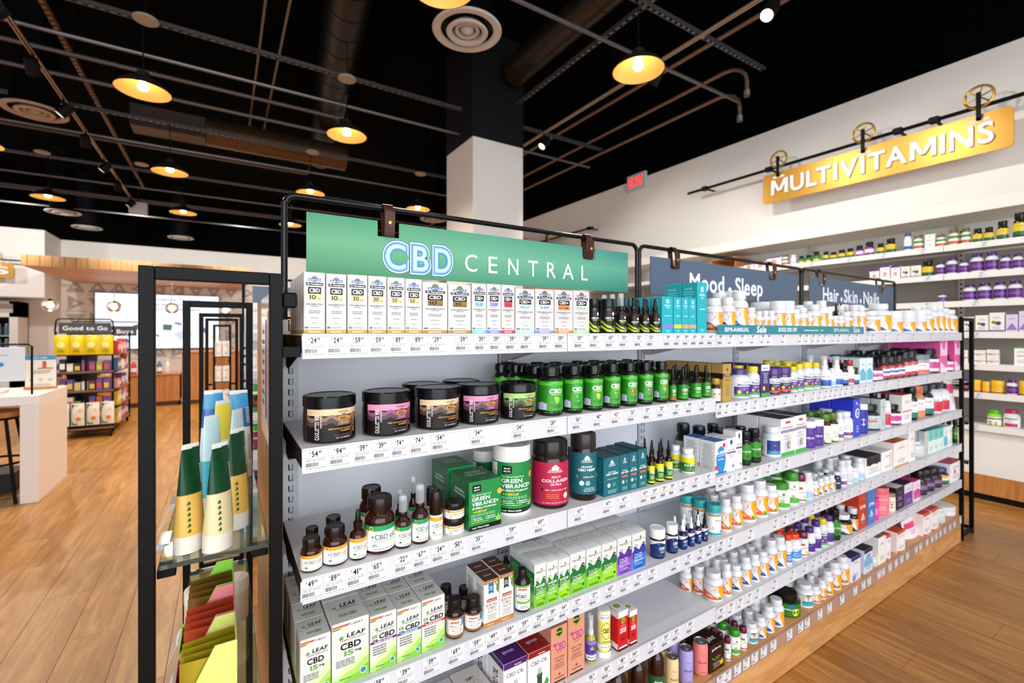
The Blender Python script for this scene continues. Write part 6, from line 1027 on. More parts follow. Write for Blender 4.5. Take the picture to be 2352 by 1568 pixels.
r5 = [('wn2', 1010, 1082, 1600, 0, {'d': .12, 'h': .036}), ('wng', 1084, 1150, 1570, 0, {'d': .12, 'h': .040}), ('sp1', 1156.5, 1210, 1516, 1, {'d': .075}), ('sp2', 1213, 1264, 1491, 1, {'d': .075}), ('pi1', 1266, 1303, 1438, 1), ('pi2', 1305, 1343, 1408, 1), ('msp', 1344, 1369, 1403.6), ('lot', 1370.5, 1402, 1388), ('rd1', 1419.5, 1442.7, 1402, 0, {'d': .05}), ('rd2', 1446, 1463.5, 1401, 0, {'d': .04}),
 ('vor', 1623, 1661, 1301.5, 0), ('vbr', 1594, 1621, 1292, 0, {'dy': .055}), ('vbr', 1562, 1590, 1295, 0, {'dy': .09}), ('vor', 1662, 1681, 1288, 2), ('vnv', 1682, 1705, 1289, 2), ('vbl', 1706.5, 1726.5, 1271.6, 2), ('vbl', 1727.5, 1746.5, 1265, 2), ('vbl', 1748, 1766, 1259, 2), ('vbl', 1767.5, 1786, 1232, 2), ('vbl', 1787.5, 1806.5, 1225, 2), ('orc', 1808, 1819, 1223, 1), ('orc', 1820.5, 1840.5, 1217, 1), ('mcp', 1842, 1857, 1214, 1), ('pur', 1858.5, 1872.5, 1206, 1), ('pur', 1873.5, 1886.5, 1191, 1), ('mstr', 1888, 1901, 1186, 2), ('pur', 1902.5, 1915.5, 1179, 1), ('gnp', 1917, 1931, 1165, 1), ('vam', 1932.5, 1957.5, 1169.5, 1), ('vam', 1959, 1971, 1162, 1),
 ('crd', 1973, 1990.5, 1121, 1), ('cbu', 1993, 2010, 1118, 1), ('mgt', 2011.5, 2019, 1140), ('pnk', 2020.5, 2042.5, 1109, 1), ('crm', 2044, 2057, 1126, 1), ('cdk', 2059, 2075, 1118, 2), ('cpu', 2077, 2096, 1110, 2), ('cpk', 2099, 2114, 1104, 2), ('dkp', 2115.5, 2130, 1075, 2), ('dkp', 2131.5, 2147, 1072, 2), ('dkp', 2148.5, 2163.5, 1069, 2), ('yeb', 2165, 2180, 1068, 2), ('cpt', 2183, 2208, 1061, 1, {'d': .1})]
r6 = [('tea', 1392, 1440, 1545, 0, {'h': .165, 'full': 1}), ('tea2', 1441, 1486, 1524, 0, {'h': .165, 'full': 1}), ('tea', 1487, 1527, 1500, 0, {'h': .165, 'full': 1}), ('cn1', 1528, 1559, 1494, 1), ('cn2', 1560, 1592, 1475, 1), ('cn3', 1594, 1626, 1459, 0), ('pln', 1630, 1664, 1477, 2, {'d': .06}), ('mcp', 1666, 1679, 1456.6, 2), ('gcw', 1680, 1701, 1435, 2), ('mcp', 1702.5, 1716.5, 1432, 2), ('wtl', 1718, 1742, 1418.5, 2), ('vbl', 1743, 1760.5, 1407.6, 2), ('vbl', 1761.5, 1779.5, 1382, 2), ('vbl', 1780.5, 1801, 1365, 2),
 ('gbb', 1803.5, 1839, 1342, 1), ('wtl', 1846, 1869, 1328.7, 2), ('vor', 1870.5, 1885, 1338, 2), ('vor', 1886.5, 1898.5, 1325, 2), ('vor', 1899.5, 1914, 1303, 2), ('vor', 1915.5, 1932.5, 1282.5, 2), ('vor', 1934, 1951, 1269, 2), ('cpw', 1955, 1977, 1277, 2), ('cnb', 1985, 2004.5, 1260, 2), ('wpl', 2006, 2015, 1273), ('col', 2018, 2034, 1232, 1), ('crw', 2036, 2046, 1228, 2), ('crw', 2061, 2079, 1219, 1, {'d': .08}), ('ppouch', 2088, 2119, 1194, 1, {'dy': .02}), ('crw', 2121, 2137, 1178, 2), ('crw', 2139, 2156, 1168, 2), ('wpl', 2158, 2171, 1160, 2), ('wjg', 2173, 2195, 1148, 2)]
for i, (r, nm) in enumerate(zip((r1, r2, r3, r4, r5, r6), RN)): place(r, ROWZ[i], nm+' tier')
# ================================================================== wall unit along the white wall
WX = 4.87; WZ = [EYE+z for z in (.688, .460, .243, .003, -.240, -.457, -.700)]
WN = ['highest', 'second', 'third', 'fourth', 'fifth', 'sixth', 'lowest']
wu = thing('wall_unit', 'white wall shelving unit with oak plinth', 'shelving', (0, 0, 0))
Y0, Y1 = .1, 5.9
g = G(); g.box(XW-.04, Y0, .1, XW-.005, Y1, 1.93, M('#a8a299', .6)); g.obj('back_panel', wu)
for i in range(5):
    y = Y0+(Y1-Y0)*i/5; g = G(); g.box(WX+.012, y+.002, .19, WX+.03, y+(Y1-Y0)/5-.002, .525, M('#ebe8e2', .45), .001); g.obj('front_panel', wu)
    g = G(); g.box(WX+.010, y+.002, .046, WX+.03, y+(Y1-Y0)/5-.002, .188, W_COUNT, .001); g.obj('oak_board', wu)
    g = G(); g.box(XW-.05, y-.02, .5, XW-.04, y+.02, 2.2, M('#c9c4bc', .5)); 
    for q in range(40): g.box(XW-.0515, y-.006, .55+q*.04, XW-.0498, y+.006, .565+q*.04, BLKM)
    g.obj('upright', wu)
g = G(); g.box(WX+.02, Y0, 0, WX+.4, Y1, .045, BLKM); g.obj('plinth', wu)
g = G(); g.box(WX-.03, Y0, 2.185, XW-.002, Y1+1.5, 2.285, M('#ece6df', .6), .003); g.obj('valance', wu)
for r, z in enumerate(WZ):
    for s in range(5):
        y = Y0+(Y1-Y0)*s/5; y2 = y+(Y1-Y0)/5
        t = thing('display_shelf', f'white wall shelf, {WN[r]} tier, {ordw(s+1)} bay from the doorway end', 'shelf', (0, 0, 0), group='wall unit shelves')
        g = G(); g.box(WX-.012, y+.002, z-.014, XW-.055, y2-.002, z, M('#dcd8d2', .45), .001); g.obj('deck', t)
        g = G(); g.box(WX-.016, y+.002, z-.046, WX-.012, y2-.002, z+.001, M('#ece9e6', .35), .0008); g.obj('price_channel', t)
        for k in range(4):
            yy = y+.12+k*.28+random.uniform(-.04, .04)
            o = bpy.data.objects.new('price_tag', price_mesh(19, False)); COL.objects.link(o); o.parent = t; o.rotation_euler.z = -PI/2; o.location = (WX-.0165, yy, z-.041)
def wplace(items, z, where):
    for it in items:
        key, uL, uR, vt = it[:4]; nb = it[4] if len(it) > 4 else 0; ex = it[5] if len(it) > 5 else {}
        k = K[key]; X = WX
        if k['s'] in ('box', 'arch', 'pouch'):
            ya, yb = YU(uL, X), YU(uR, X); w_ = (ya-yb)*.985; yc = (ya+yb)/2; d = ex.get('d', w_*.6); dt = dist(X, yc)
        else:
            aL, aR = math.atan((uL-1176)/FPX), math.atan((uR-1176)/FPX); al = (aR-aL)/2; ph = (aL+aR)/2+TH
            D = X/(math.sin(ph)-math.sin(al)); yc = D*math.cos(ph); r = D*math.sin(al)*.97; w_ = 2*r; dt = dist(X+r, yc); d = w_
        h = max(.03, EYE+(763-vt)/FPX*dt-z)
        o = pack(key, w_, h, d, near=False)
        put(o, X, yc, z+.0003, -PI/2, where, key)
        for q in range(ex.get('st', 0)): put(copy_tree(o), X+.001, yc+.001, z+(q+1)*(h+.0008), -PI/2, where, key, 'stacked above ')
        for q in range(nb): put(copy_tree(o), X+(q+1)*(d+.006), yc, z+.0003, -PI/2, where, key, 'behind ' if q == 0 else 'second place behind ')
w1 = [('pgr', 1693, 1706, 612), ('pgr', 1708, 1731, 607), ('pgr', 1733, 1759, 600), ('pgr', 1761, 1794, 590), ('crb', 1796, 1812, 584), ('wpl', 1815, 1831, 586), ('gyb', 1834, 1848, 588), ('gyb', 1850, 1864, 586), ('gyb', 1867, 1884, 578), ('yam', 1890, 1905, 578), ('yam', 1907, 1923, 579), ('yam', 1925, 1943, 574), ('yam', 1945, 1962, 570), ('pyb', 1965, 1984, 564), ('pyb', 1986, 2009, 556), ('yam', 2014, 2032, 559), ('yam', 2034, 2059, 548),
 ('blb', 2076, 2095, 535), ('crb', 2098, 2122, 540), ('wgr', 2124, 2147, 536), ('crb', 2150, 2173, 538), ('crb', 2178, 2204, 527), ('crb', 2207, 2231, 524), ('yam', 2234, 2258, 525), ('yam', 2260, 2284, 522), ('yam', 2289, 2318, 508), ('yam', 2326, 2360, 489)]
w2 = [('pgr', 1997, 2019, 620), ('pgr', 2021, 2044, 610), ('pgr', 2046, 2067, 611), ('wfr', 2069, 2090, 612), ('wfr', 2092, 2115, 610), ('yam', 2117, 2146, 598), ('ppb', 2149, 2172, 602), ('ppb', 2173, 2201, 591), ('ppb', 2203, 2226, 598), ('ppb', 2228, 2261, 583), ('ppb', 2263, 2295, 579), ('ppb', 2297, 2323, 585), ('ppb', 2325, 2351, 582)]
w3 = [('ppb', 2154, 2175, 674), ('ppb', 2212, 2243, 653), ('ppb', 2245, 2279, 650), ('ppb', 2281, 2313, 647), ('ppb', 2315, 2350, 644)]
w4 = [('wfr', 2212, 2237, 728), ('wfr', 2240, 2270, 724), ('wfr', 2272, 2307, 718), ('wli', 2310, 2338, 722), ('wli', 2340, 2370, 714)]
w5 = [('wwh', 2208, 2222, 804, 0, {'st': 0}), ('wwh', 2236, 2264, 820, 0, {'st': 1}), ('wwh', 2266, 2294, 820, 0, {'st': 1}), ('wgr', 2329, 2362, 797)]
w6 = [('prd', 2212, 2224, 867), ('yjr', 2230, 2255, 872), ('yjr', 2256, 2274, 876), ('yjr', 2276, 2308, 874), ('ppb', 2311, 2339, 872), ('yjr', 2341, 2368, 875)]
w7 = [('lgb', 2267, 2302, 941), ('wrc', 2304, 2345, 941)]
for i, w_ in enumerate((w1, w2, w3, w4, w5, w6, w7)): wplace(w_, WZ[i], WN[i]+' wall tier')
t = thing('display_case', 'small open wood display case on the highest wall shelf', 'box', (WX, YU(1660, WX), WZ[0]))
g = G(); g.box(.0, -.16, 0, .3, -.145, .15, W_COUNT, .001); g.box(.0, .145, 0, .3, .16, .15, W_COUNT, .001); g.box(.285, -.145, 0, .3, .145, .15, W_COUNT); g.obj('sides', t)
g = G(); g.box(0, -.16, .15, .3, .16, .165, W_COUNT, .001); g.obj('top_board', t)
# ================================================================== endcaps of black square tube
def frame_xz(x0, x1, y, zt, t_=.02, z0=.0):
    g = G(); g.box(x0, y, z0, x0+t_, y+t_, zt, BLK, .0012); g.box(x1-t_, y, z0, x1, y+t_, zt, BLK, .0012)
    g.box(x0+t_, y, zt-t_, x1-t_, y+t_, zt, BLK, .0012); g.box(x0+t_, y, z0+.02, x1-t_, y+t_, z0+.04, BLK, .0012); return g
def endcap(x0, x1, ya, yb, label, shelves=(), zt=1.372):
    t = thing('endcap_stand', label, 'stand', (0, 0, 0))
    frame_xz(x0, x1, ya, zt).obj('frame', t); frame_xz(x0, x1, yb-.02, zt).obj('frame', t)
    for z in shelves:
        for y in (ya+.0205, yb-.041):
            for q in (x0+.0205, x1-.045): g = G(); g.box(q, y, z-.014, q+.0245, y+.02, z-.0005, BLK, .001); g.obj('bracket', t)
    g = G(); g.box(x1-.006, ya+.02, .02, x1, yb-.02, .04, BLK); g.obj('foot_rail', t)
    return t
e1 = endcap(-.108, .0885, .888, 1.83, 'black tube endcap stand with glass shelves, near end', (.895, .50))
g = G(); g.box(.0885, .889, 1.313, .112, .905, 1.34, BLK, .003); g.box(.0885, .889, 1.226, .118, .9, 1.245, BLK, .001); g.obj('coupling', e1)
def glass_shelf(x0, x1, y0, y1, z, label):
    g = G(); g.box(x0, y0, z, x1, y1, z+.008, M('#cfeee0', .02, 0, 0, 0, .96), .0008); o = tag(g.obj('glass_shelf'), label, 'shelf', 'glass shelves'); return o
glass_shelf(-.086, .07, .905, 1.50, .895, 'upper clear glass shelf under the squeeze tubes'); glass_shelf(-.086, .07, .905, 1.79, .50, 'lower glass shelf under the coloured display trays')
t = thing('end_divider', 'wood-faced end panel with white poster, facing the entry aisle', 'divider', (0, 0, 0))
g = G(); g.box(.0905, 1.0, .03, .1, 1.6, 1.36, W_CANOPY, .001); g.obj('board', t)
g = G(); g.box(.086, .935, 1.02, .0875, 1.36, 1.355, M('#f1f1f3', .2), .0003); g.obj('poster', t)
A = Art(.42, .33).run([('P', [(.06, .62), (.2, .55), (.2, .42), (.06, .36)], '#9ab03a'), ('P', [(.08, .54), (.18, .5), (.18, .46), (.08, .44)], '#2a3a1c'), ('L', .04, .24, .08, .3, 5, '#55555a'), ('R', .45, .1, .55, .9, '#c98a6a'), ('R', .62, .15, .68, .85, '#3a4a7a'), ('L', .75, .95, .2, .8, 8, '#77777c')])
g = G()
for V, F, c, L in A.it: g.add([(.0858-L*.0002, 1.147-a*-1, 1.02+b) for a, b in V], [f[::-1] for f in F], M(c, .4))
g.obj('poster_print', t)
# clear price clips on the glass edge
for i, (x, y, z) in enumerate(((-.09, 1.24, .895), (-.09, 1.02, .895), (-.09, 1.42, .50), (-.09, 1.24, .50))):
    g = G(); g.box(x-.004, y-.03, z-.002, x+.012, y+.03, z+.010, M('#e9edf2', .1, 0, 0, 0, .5)); P = [(x-.004, y-.03, z+.004), (x-.004, y+.03, z+.004), (x-.022, y+.03, z-.04), (x-.022, y-.03, z-.04)]
    g.add(P+[(a-.0015, b, c) for a, b, c in P], [(0, 1, 2, 3), (7, 6, 5, 4), (0, 4, 5, 1), (1, 5, 6, 2), (2, 6, 7, 3), (3, 7, 4, 0)], M('#e4e8ee', .15, 0, 0, 0, .35))
    tag(g.obj('price_clip'), f'clear plastic price clip, {("far one on the upper", "near one on the upper", "far one on the lower", "near one on the lower")[i]} glass shelf', 'clip', 'clear price clips')
# squeeze tubes standing on their caps
def tube(x, y, z, w_, h, cols, label, rz=0, lean=0, crimp=.0):
    t = thing('squeeze_tube', label, 'tube', (x, y, z), rz, 'squeeze tubes on the glass shelf'); t.rotation_euler.y = lean
    n = 28
    def ring(zz, f): # f 0 round .. 1 flat
        r = w_/2; hx = r*(1-.0*f)*(1+.18*f); hy = r*.78*(1-f)+.0012*f
        return [(hx*math.cos(2*PI*k/n), hy*math.sin(2*PI*k/n), zz) for k in range(n)]
    zc = .16*h
    def shell(z0, z1, m, name, k0=0):
        g = G(); S = 10; v = []; f = []
        for i in range(S+1):
            zz = z0+(z1-z0)*i/S; q = max(0, (zz-zc)/(h-zc)); s_ = .0 if zz < zc else q**1.15
            v += [((a*(1-.45*s_)), b, c) for a, b, c in ring(zz, min(.98, s_))]
        for i in range(S):
            for k in range(n): f.append((i*n+k, i*n+(k+1) % n, (i+1)*n+(k+1) % n, (i+1)*n+k))
        if z0 == 0: f.append(tuple(range(n))[::-1])
        g.add(v, f, m); g.obj(name, t, smooth=50)
    shell(0, zc, M('#efe8dc', .3, 0, 0, 0, .15), 'cap')
    for i, (a, b, c, nm) in enumerate(cols): shell(zc+(h-zc)*a, zc+(h-zc)*b, M(c, .28), nm)
    shell(h*.955, h, M('#e9ece9', .35), 'crimp')
    g = G(); rr = random.Random(int(x*1e4))
    for k in range(12):
        zz = h*(.62+.25*k/12); q = (zz-zc)/(h-zc); s_ = q**1.15; hx = w_/2*(1+.18*s_)*(1-.45*s_); hy = w_/2*.78*(1-s_)+.0012*s_
        if k > 8: continue
        for (a0, a1) in ((-.9, -.25),):
            P = []
            for tt in [a0+(a1-a0)*j/6 for j in range(7)]: P.append((hx*1.012*math.cos(tt), hy*1.03*math.sin(tt)-.0003))
            g.add([(px, py, zz) for px, py in P]+[(px, py, zz+.0022) for px, py in P], [(j, j+1, j+8, j+7) for j in range(6)], M('#dfe8d0', .4))
    for k in range(12):
        zz = h*(.2+.3*k/12); q = max(0, (zz-zc)/(h-zc)); s_ = q**1.15; hx = w_/2*(1+.18*s_)*(1-.45*s_); hy = w_/2*.78*(1-s_)+.0012*s_
        P = [(hx*1.012*math.cos(tt), hy*1.03*math.sin(tt)-.0003) for tt in [-.85+.45*j/4 for j in range(5)]]
        g.add([(px, py, zz) for px, py in P]+[(px, py, zz+.0014) for px, py in P], [(j, j+1, j+6, j+5) for j in range(4)], M('#2f6a3a', .4))
        if k % 2 == 0:
            tt = -2.1; px, py = hx*1.015*math.cos(tt), hy*1.03*math.sin(tt)-.0004; L_ = .004
            g.add([(px-L_, py, zz), (px, py, zz-L_*.3), (px+L_, py, zz), (px, py, zz+L_*1.4)], [(0, 1, 2, 3)], M('#2f6a3a', .4))
    g.obj('print', t); return t
gy = [(0, .45, '#dfb255', 'gel'), (.445, .96, '#0f3f22', 'band')]; gy2 = [(0, .45, '#dccb9a', 'gel'), (.445, .96, '#0f3f22', 'band')]
bl = [(0, .5, '#eef1f3', 'lower'), (.495, .75, '#1f62b0', 'band'), (.745, .96, '#3f9ad0', 'upper')]; cy = [(0, .45, '#3fb8d0', 'lower'), (.445, .96, '#c9edf2', 'upper')]; ye = [(0, .5, '#f2f2ee', 'lower'), (.495, .96, '#f0e04a', 'upper')]
def glx(u, v_, z=.903): # point on a level plane from its picture place
    d = (EYE-z)*FPX/(v_-763); a = (u-1176)/FPX; return d*(FX+a*FY), d*(FY-a*FX)
for u, v_, w_, hh, cols, lab, rz, ln in ((433, 1262, .048, .178, gy, 'amber gel tube with dark green top, near the aisle', .75, .02), (500, 1258, .05, .178, gy2, 'pale gel tube with dark green top, beside the frame', .8, .03), (540, 1210, .05, .185, gy, 'amber gel tube with dark green top, behind the pale one', .8, .03),
      (486, 1170, .05, .195, cy, 'cyan and white squeeze tube behind the amber tube', .7, .0), (545, 1150, .05, .20, cy, 'cyan squeeze tube behind the green-topped tubes', .9, .0), (512, 1128, .052, .21, ye, 'yellow-topped squeeze tube between the cyan ones', .6, 0), (490, 1095, .06, .22, bl, 'blue and white foot cream tube, aisle side', .1, 0), (548, 1095, .06, .22, bl, 'blue and white foot cream tube, shelf side', .1, 0)):
    x, y = glx(u, v_); tube(min(max(x, -.05), .04), y, .9035, w_, hh, cols, lab, rz, ln)
# display trays on the lower glass shelf and jars behind them
def tray(x0, x1, y0, y1, z, h1, h2, c, label):
    t = thing('display_tray', label, 'tray', (0, 0, z), group='cut-corner display trays'); m = M(c, .45); e = .002
    for nm, xx in (('side', x0), ('side', x1-e)):
        P = [(xx, y0, 0), (xx, y1, 0), (xx, y1, h2), (xx, y0+(y1-y0)*.55, h2), (xx, y0, h1)]; Q = [(xx+e, p[1], p[2]) for p in P]; n = 5
        g = G(); g.add(P+Q, [tuple(range(n)), tuple(range(2*n-1, n-1, -1))]+[((i+1) % n, i, i+n, (i+1) % n+n) for i in range(n)], m); g.obj(nm, t)
    g = G(); g.box(x0, y0, 0, x1, y0+e, h1, m); g.obj('front', t); g = G(); g.box(x0, y1-e, 0, x1, y1, h2, m); g.obj('back', t); g = G(); g.box(x0, y0, 0, x1, y1, e, m); g.obj('base', t)
    return t
def tray2(xa, xb, y0, y1, z, hl, hr, c, label, pc, pl):
    # tray opening to the aisle: low at the aisle side, high at the shelf side, cheeks cut on a slant
    t = thing('display_tray', label, 'tray', (0, 0, z), group='cut-corner display trays'); m = M(c, .5); e = .0022
    prof = [(xa, 0), (xb, 0), (xb, hr), (xb-(xb-xa)*.33, hr), (xa, hl)]
    for yy in (y0, y1-e):
        P = [(x, yy, zz) for x, zz in prof]; Q = [(x, yy+e, zz) for x, zz in prof]; n = 5; g = G()
        g.add(P+Q, [tuple(range(n)), tuple(range(2*n-1, n-1, -1))]+[((i+1) % n, i, i+n, (i+1) % n+n) for i in range(n)], m); g.obj('cheek', t)
    g = G(); g.box(xa, y0+e, 0, xa+e, y1-e, hl, m); g.obj('front', t); g = G(); g.box(xb-e, y0+e, 0, xb, y1-e, hr, m); g.obj('back', t); g = G(); g.box(xa+e, y0+e, 0, xb-e, y1-e, e, m); g.obj('base', t)
    for k in range(4):
        y = y0+.012+(y1-y0-.024)*k/3.2; s = thing('snack_pouch', f'{pl} foil pouch in the {label.split(" display")[0]} tray, {ordw(k+1)} from its near cheek', 'pouch', ((xa+xb)/2+.006, y, z+.004), .08*(k-1), 'foil pouches in the display trays')
        g = G(); w2, hh = (xb-xa)*.40, hr*.88; V = []; F = []
        for i in range(7):
            for j in range(7):
                a, b = j/6-.5, i/6; bul = .007*math.sin(PI*min(1, b*1.02))*math.cos(a*PI)
                V.append((a*2*w2, -bul, b*hh))
        nn = len(V); V += [(a, -b+.0006, c_) for a, b, c_ in V]
        for i in range(6):
            for j in range(6): q = i*7+j; F += [(q, q+1, q+8, q+7), (q+nn+7, q+nn+8, q+nn+1, q+nn)]
        g.add(V, F, M(pc, .3, .35)); g.obj('foil', s, smooth=60)
        g = G(); g.add([(-w2*.5, -.0085, hh*.55), (w2*.5, -.0085, hh*.55), (w2*.5, -.0075, hh*.75), (-w2*.5, -.0075, hh*.75)], [(0, 1, 2, 3)], M('#2c2a12', .5)); g.obj('print', s)
LZ = .5083
tray2(-.078, .022, .945, 1.043, LZ, .09, .22, '#dbe07a', 'pale yellow display tray with a cut corner, frontmost', '#b5a020', 'olive'); tray2(-.078, .022, 1.047, 1.163, LZ, .09, .22, '#e88a92', 'pink display tray with a cut corner, between yellow and green', '#c04a2c', 'rust'); tray2(-.078, .022, 1.168, 1.29, LZ, .09, .22, '#9be04a', 'lime green display tray with a cut corner, rearmost', '#7a5a20', 'brown')
for i, (x, y, l) in enumerate(((-.052, 1.42, 'white lidded tub behind the green tray, aisle side'), (.03, 1.43, 'white lidded tub behind the green tray, shelf side'))):
    t = thing('cream_tub', l, 'tub', (x, y, LZ)); g = G(); g.lathe([(0, 0), (.9, 0), (1, .04), (1, .7), (.95, .72)], M('#e8d0cc', .35), 0, 0, 0, .03, .11, 32); g.obj('body', t, smooth=35)
    g = G(); g.lathe([(1, .7), (1.03, .71), (1.03, .97), (.97, 1), (0, 1)], M('#f3f1ee', .3), 0, 0, 0, .03, .11, 40, .012); g.obj('lid', t, smooth=35)
# far end of the gondola
e2 = endcap(3.812, 4.03, .9, 1.5, 'black tube endcap stand at the far gondola end', (.95, .70, .45), 1.36)
for i, z in enumerate((.95, .70, .45)): glass_shelf(3.825, 4.01, .92, 1.48, z, f'{("upper", "middle", "lower")[i]} glass shelf of the far end stand')
# ================================================================== second gondola and its neighbours beyond the first
def far_gondola(x0, nsec, yf, yp, label, nb_items, side):
    t = thing('gondola', label, 'shelving', (0, 0, 0)); L_ = nsec*SW
    g = G(); g.box(x0, yp, .1, x0+L_, yp+.02, 1.29, PANEL); g.obj('back_panel', t)
    g = G(); g.box(x0, yf+.02, 0, x0+L_, yp+.3, .14, W_BASE); g.obj('base_cabinet', t)
    for z in (1.266, 1.05, .82, .60, .38, .16):
        g = G(); g.box(x0, yf, z-.012, x0+L_, yp, z, SHELF); g.box(x0, yf-.003, z-.043, x0+L_, yf, z, LIP); g.obj('shelf', t)
        for k in range(5):
            o = bpy.data.objects.new('price_tag', price_mesh(19, False)); COL.objects.link(o); o.parent = t; o.location = (x0+.03+k*.07, yf-.004, z-.04)
    g = G()
    for z in [.2+i*.0254*2 for i in range(20)]: g.box(x0+.012, yp-.003, z, x0+.022, yp, z+.014, BLKM)
    g.obj('slot_strip', t)
    f = G(); pts = [(x0+.01, yp, 1.26)]+[(x, yp, z) for x, z in arc(x0+.04, 1.577, .03, PI, PI/2)]+[(x, yp, z) for x, z in arc(x0+1.17, 1.577, .03, PI/2, 0)]+[(x0+1.2, yp, 1.26)]
    f.tube(pts, .0075, BLK, 8); fr = f.obj('sign_stand', smooth=60); tag(fr, f'black rod sign frame on the {side}', 'stand')
    g = G(); g.box(x0+.06, yp-.003, 1.41, x0+1.14, yp+.003, 1.56, M('#56687f', .45), .001); tag(g.obj('sign_board'), f'slate sign board hung over the {side}', 'sign')
far_gondola(.1, 6, 2.95, 3.3, 'second shelving gondola behind the first', None, 'second gondola'); far_gondola(.1, 6, 5.15, 5.5 if 0 else 4.75+.6, 'third shelving gondola behind the column line', None, 'third gondola') if 0 else None
for key, x, z, w_, h in (('tub', .155, .82, .075, .15), ('tub2', .155, .60, .075, .14), ('cww', .15, 1.05, .05, .12), ('cbw', .205, 1.05, .05, .11), ('wpl', .24, .82, .06, .13), ('wrc', .23, .60, .06, .14), ('prd', .15, .38, .06, .10), ('gcw', .22, .38, .06, .12), ('cww', .15, 1.266, .09, .17), ('wpl', .24, 1.266, .05, .12), ('blb', .30, 1.266, .05, .12), ('orc', .30, 1.05, .05, .12), ('pur', .30, .82, .05, .12), ('gnp', .30, .60, .05, .12), ('dkp', .30, .38, .05, .12)):
    put(pack(key, w_, h, min(w_, .06), near=False), x, 2.965, z+.0003, 0, 'second gondola', key)
for (a, b, l) in ((2.93, 4.0, 'black tube endcap stand of the second gondola'), (7.1, 8.1, 'distant black endcap stand with white boxes')):
    e = endcap(-.105, .1, a, b, l, (.9, .45), 1.372)
for y, z in ((7.2, .95), (7.2, .62), (7.2, .30)):
    g = G(); g.box(-.085, y, z-.008, .08, y+.7, z, BLKM); tag(g.obj('endcap_shelf'), f'black shelf of the distant endcap, {("upper", "middle", "lower")[(.95, .62, .30).index(z)]}', 'shelf')
    for k in range(2): put(pack('cww', .075, .2, .1, near=False), -.045+.085*k, y+.005, z+.0005, 0, 'distant endcap', 'cww')
g = G(); g.box(-.075, 7.93, .02, .07, 7.96, 1.1, W_COUNT, .002); tag(g.obj('wood_screen'), 'wood board at the back of the distant endcap', 'board')
# ================================================================== entry side: white table, stool, cards
t = thing('white_table', 'long white waterfall table beside the entry aisle', 'table', (0, 0, 0))
g = G(); g.box(-4.6, 4.80, .73, -1.165, 5.55, .80, M('#efe9e6', .3), .003); g.obj('top', t)
g = G(); g.box(-1.265, 4.80, 0, -1.165, 5.55, .73, M('#ebe0da', .32), .003); g.obj('end_panel', t)
g = G(); g.box(-4.4, 5.2, .0, -1.4, 5.5, .15, M('#1b1a1d', .5), .004); tag(g.obj('floor_plinth'), 'low dark plinth under the white table', 'plinth')
def stool(x, y, label):
    t = thing('bar_stool', label, 'stool', (x, y, 0), group='bar stools at the white table')
    g = G(); g.lathe([(0, 0), (.17, 0), (.18, .012), (.18, .03), (.17, .04), (0, .042)], W_COUNT, 0, 0, .64, n=32); g.obj('seat', t, smooth=40)
    g = G(); g.tube([(.15*math.cos(a*PI/12), .15*math.sin(a*PI/12), .63) for a in range(24)], .01, BLK, 6, True); g.obj('seat_ring', t)
    for k in range(4):
        a = PI/4+k*PI/2; g = G(); g.tube([(.14*math.cos(a), .14*math.sin(a), .635), (.24*math.cos(a), .24*math.sin(a), .008)], .011, BLK, 8); g.obj('leg', t)
    g = G(); g.tube([(.195*math.cos(a*PI/16), .195*math.sin(a*PI/16), .30) for a in range(32)], .009, BLK, 6, True); g.obj('footrest', t)
stool(-1.455, 4.97, 'wood-seated black stool by the white table end'); 
t = thing('hanging_card_stand', 'white rounded card hung from a black rod on the table', 'sign', (0, 0, .80)); 
g = G(); g.tube([(-1.225, 4.9, 0), (-1.225, 4.9, .365), (-1.245, 4.9, .38), (-1.75, 4.9, .38), (-1.77, 4.9, .365), (-1.77, 4.9, 0)], .007, BLK, 8); g.obj('rod', t)
g = G(); g.box(-1.70, 4.885, .106, -1.26, 4.893, .358, M('#e6ecf4', .35), .002); g.obj('card', t)
g = G(); g.box(-1.51, 4.88, .32, -1.45, 4.91, .39, M('#2c1812', .5), .003); g.obj('strap', t)
A = Art(.44, .25).run([('P', [(.68, .5), (.72, .58), (.76, .5), (.72, .42)], '#2f8ac9'), ('P', [(.63, .46), (.7, .5), (.66, .56)], '#5ab0e0'), ('L', .6, .85, .74, .8, 1, '#7ab0d8')]); g = G(); A.flat(g, -1.48, 4.885, .106); g.obj('print', t)
t = thing('counter_card', 'upright product card with blue header on the table', 'sign', (-1.27, 5.3, .80), 0)
g = G(); g.box(-.095, 0, .01, .09, .01, .28, M('#e9e4de', .4), .001); g.obj('card', t); g = G(); g.box(-.10, -.02, 0, .095, .03, .02, W_COUNT, .002); g.obj('foot', t)
A = Art(.185, .27).run([('R', 0, .86, 1, 1, '#3a93c0'), ('T', 'BODY CARE', .45, .9, .05, .5, '#d8ecf6', 1), ('R', .55, .62, .68, .82, '#c9502c'), ('R', .4, .58, .9, .62, '#a57a4a'), ('L', .08, .92, .44, .55, 3, '#6a6a6c'), ('D', .2, .25, .08, '#c9c4bc'), ('D', .5, .25, .08, '#c9c4bc'), ('D', .8, .25, .08, '#c9c4bc'), ('L', .1, .9, .06, .14, 2, '#8a8a8c')]); g = G(); A.flat(g, -.0025, 0, .01); g.obj('print', t)
for k in range(3):
    g = G(); g.box(-1.75+k*.005, 4.98, .8003+k*.012, -1.42+k*.005, 5.16, .811+k*.012, M(('#e4e2de', '#d3d0cc', '#f0eeea')[k], .5), .001); tag(g.obj('leaflet_stack'), f'{ordw(k+1)} leaflet pad up from the white table top', 'pad', 'leaflet pads on the table')
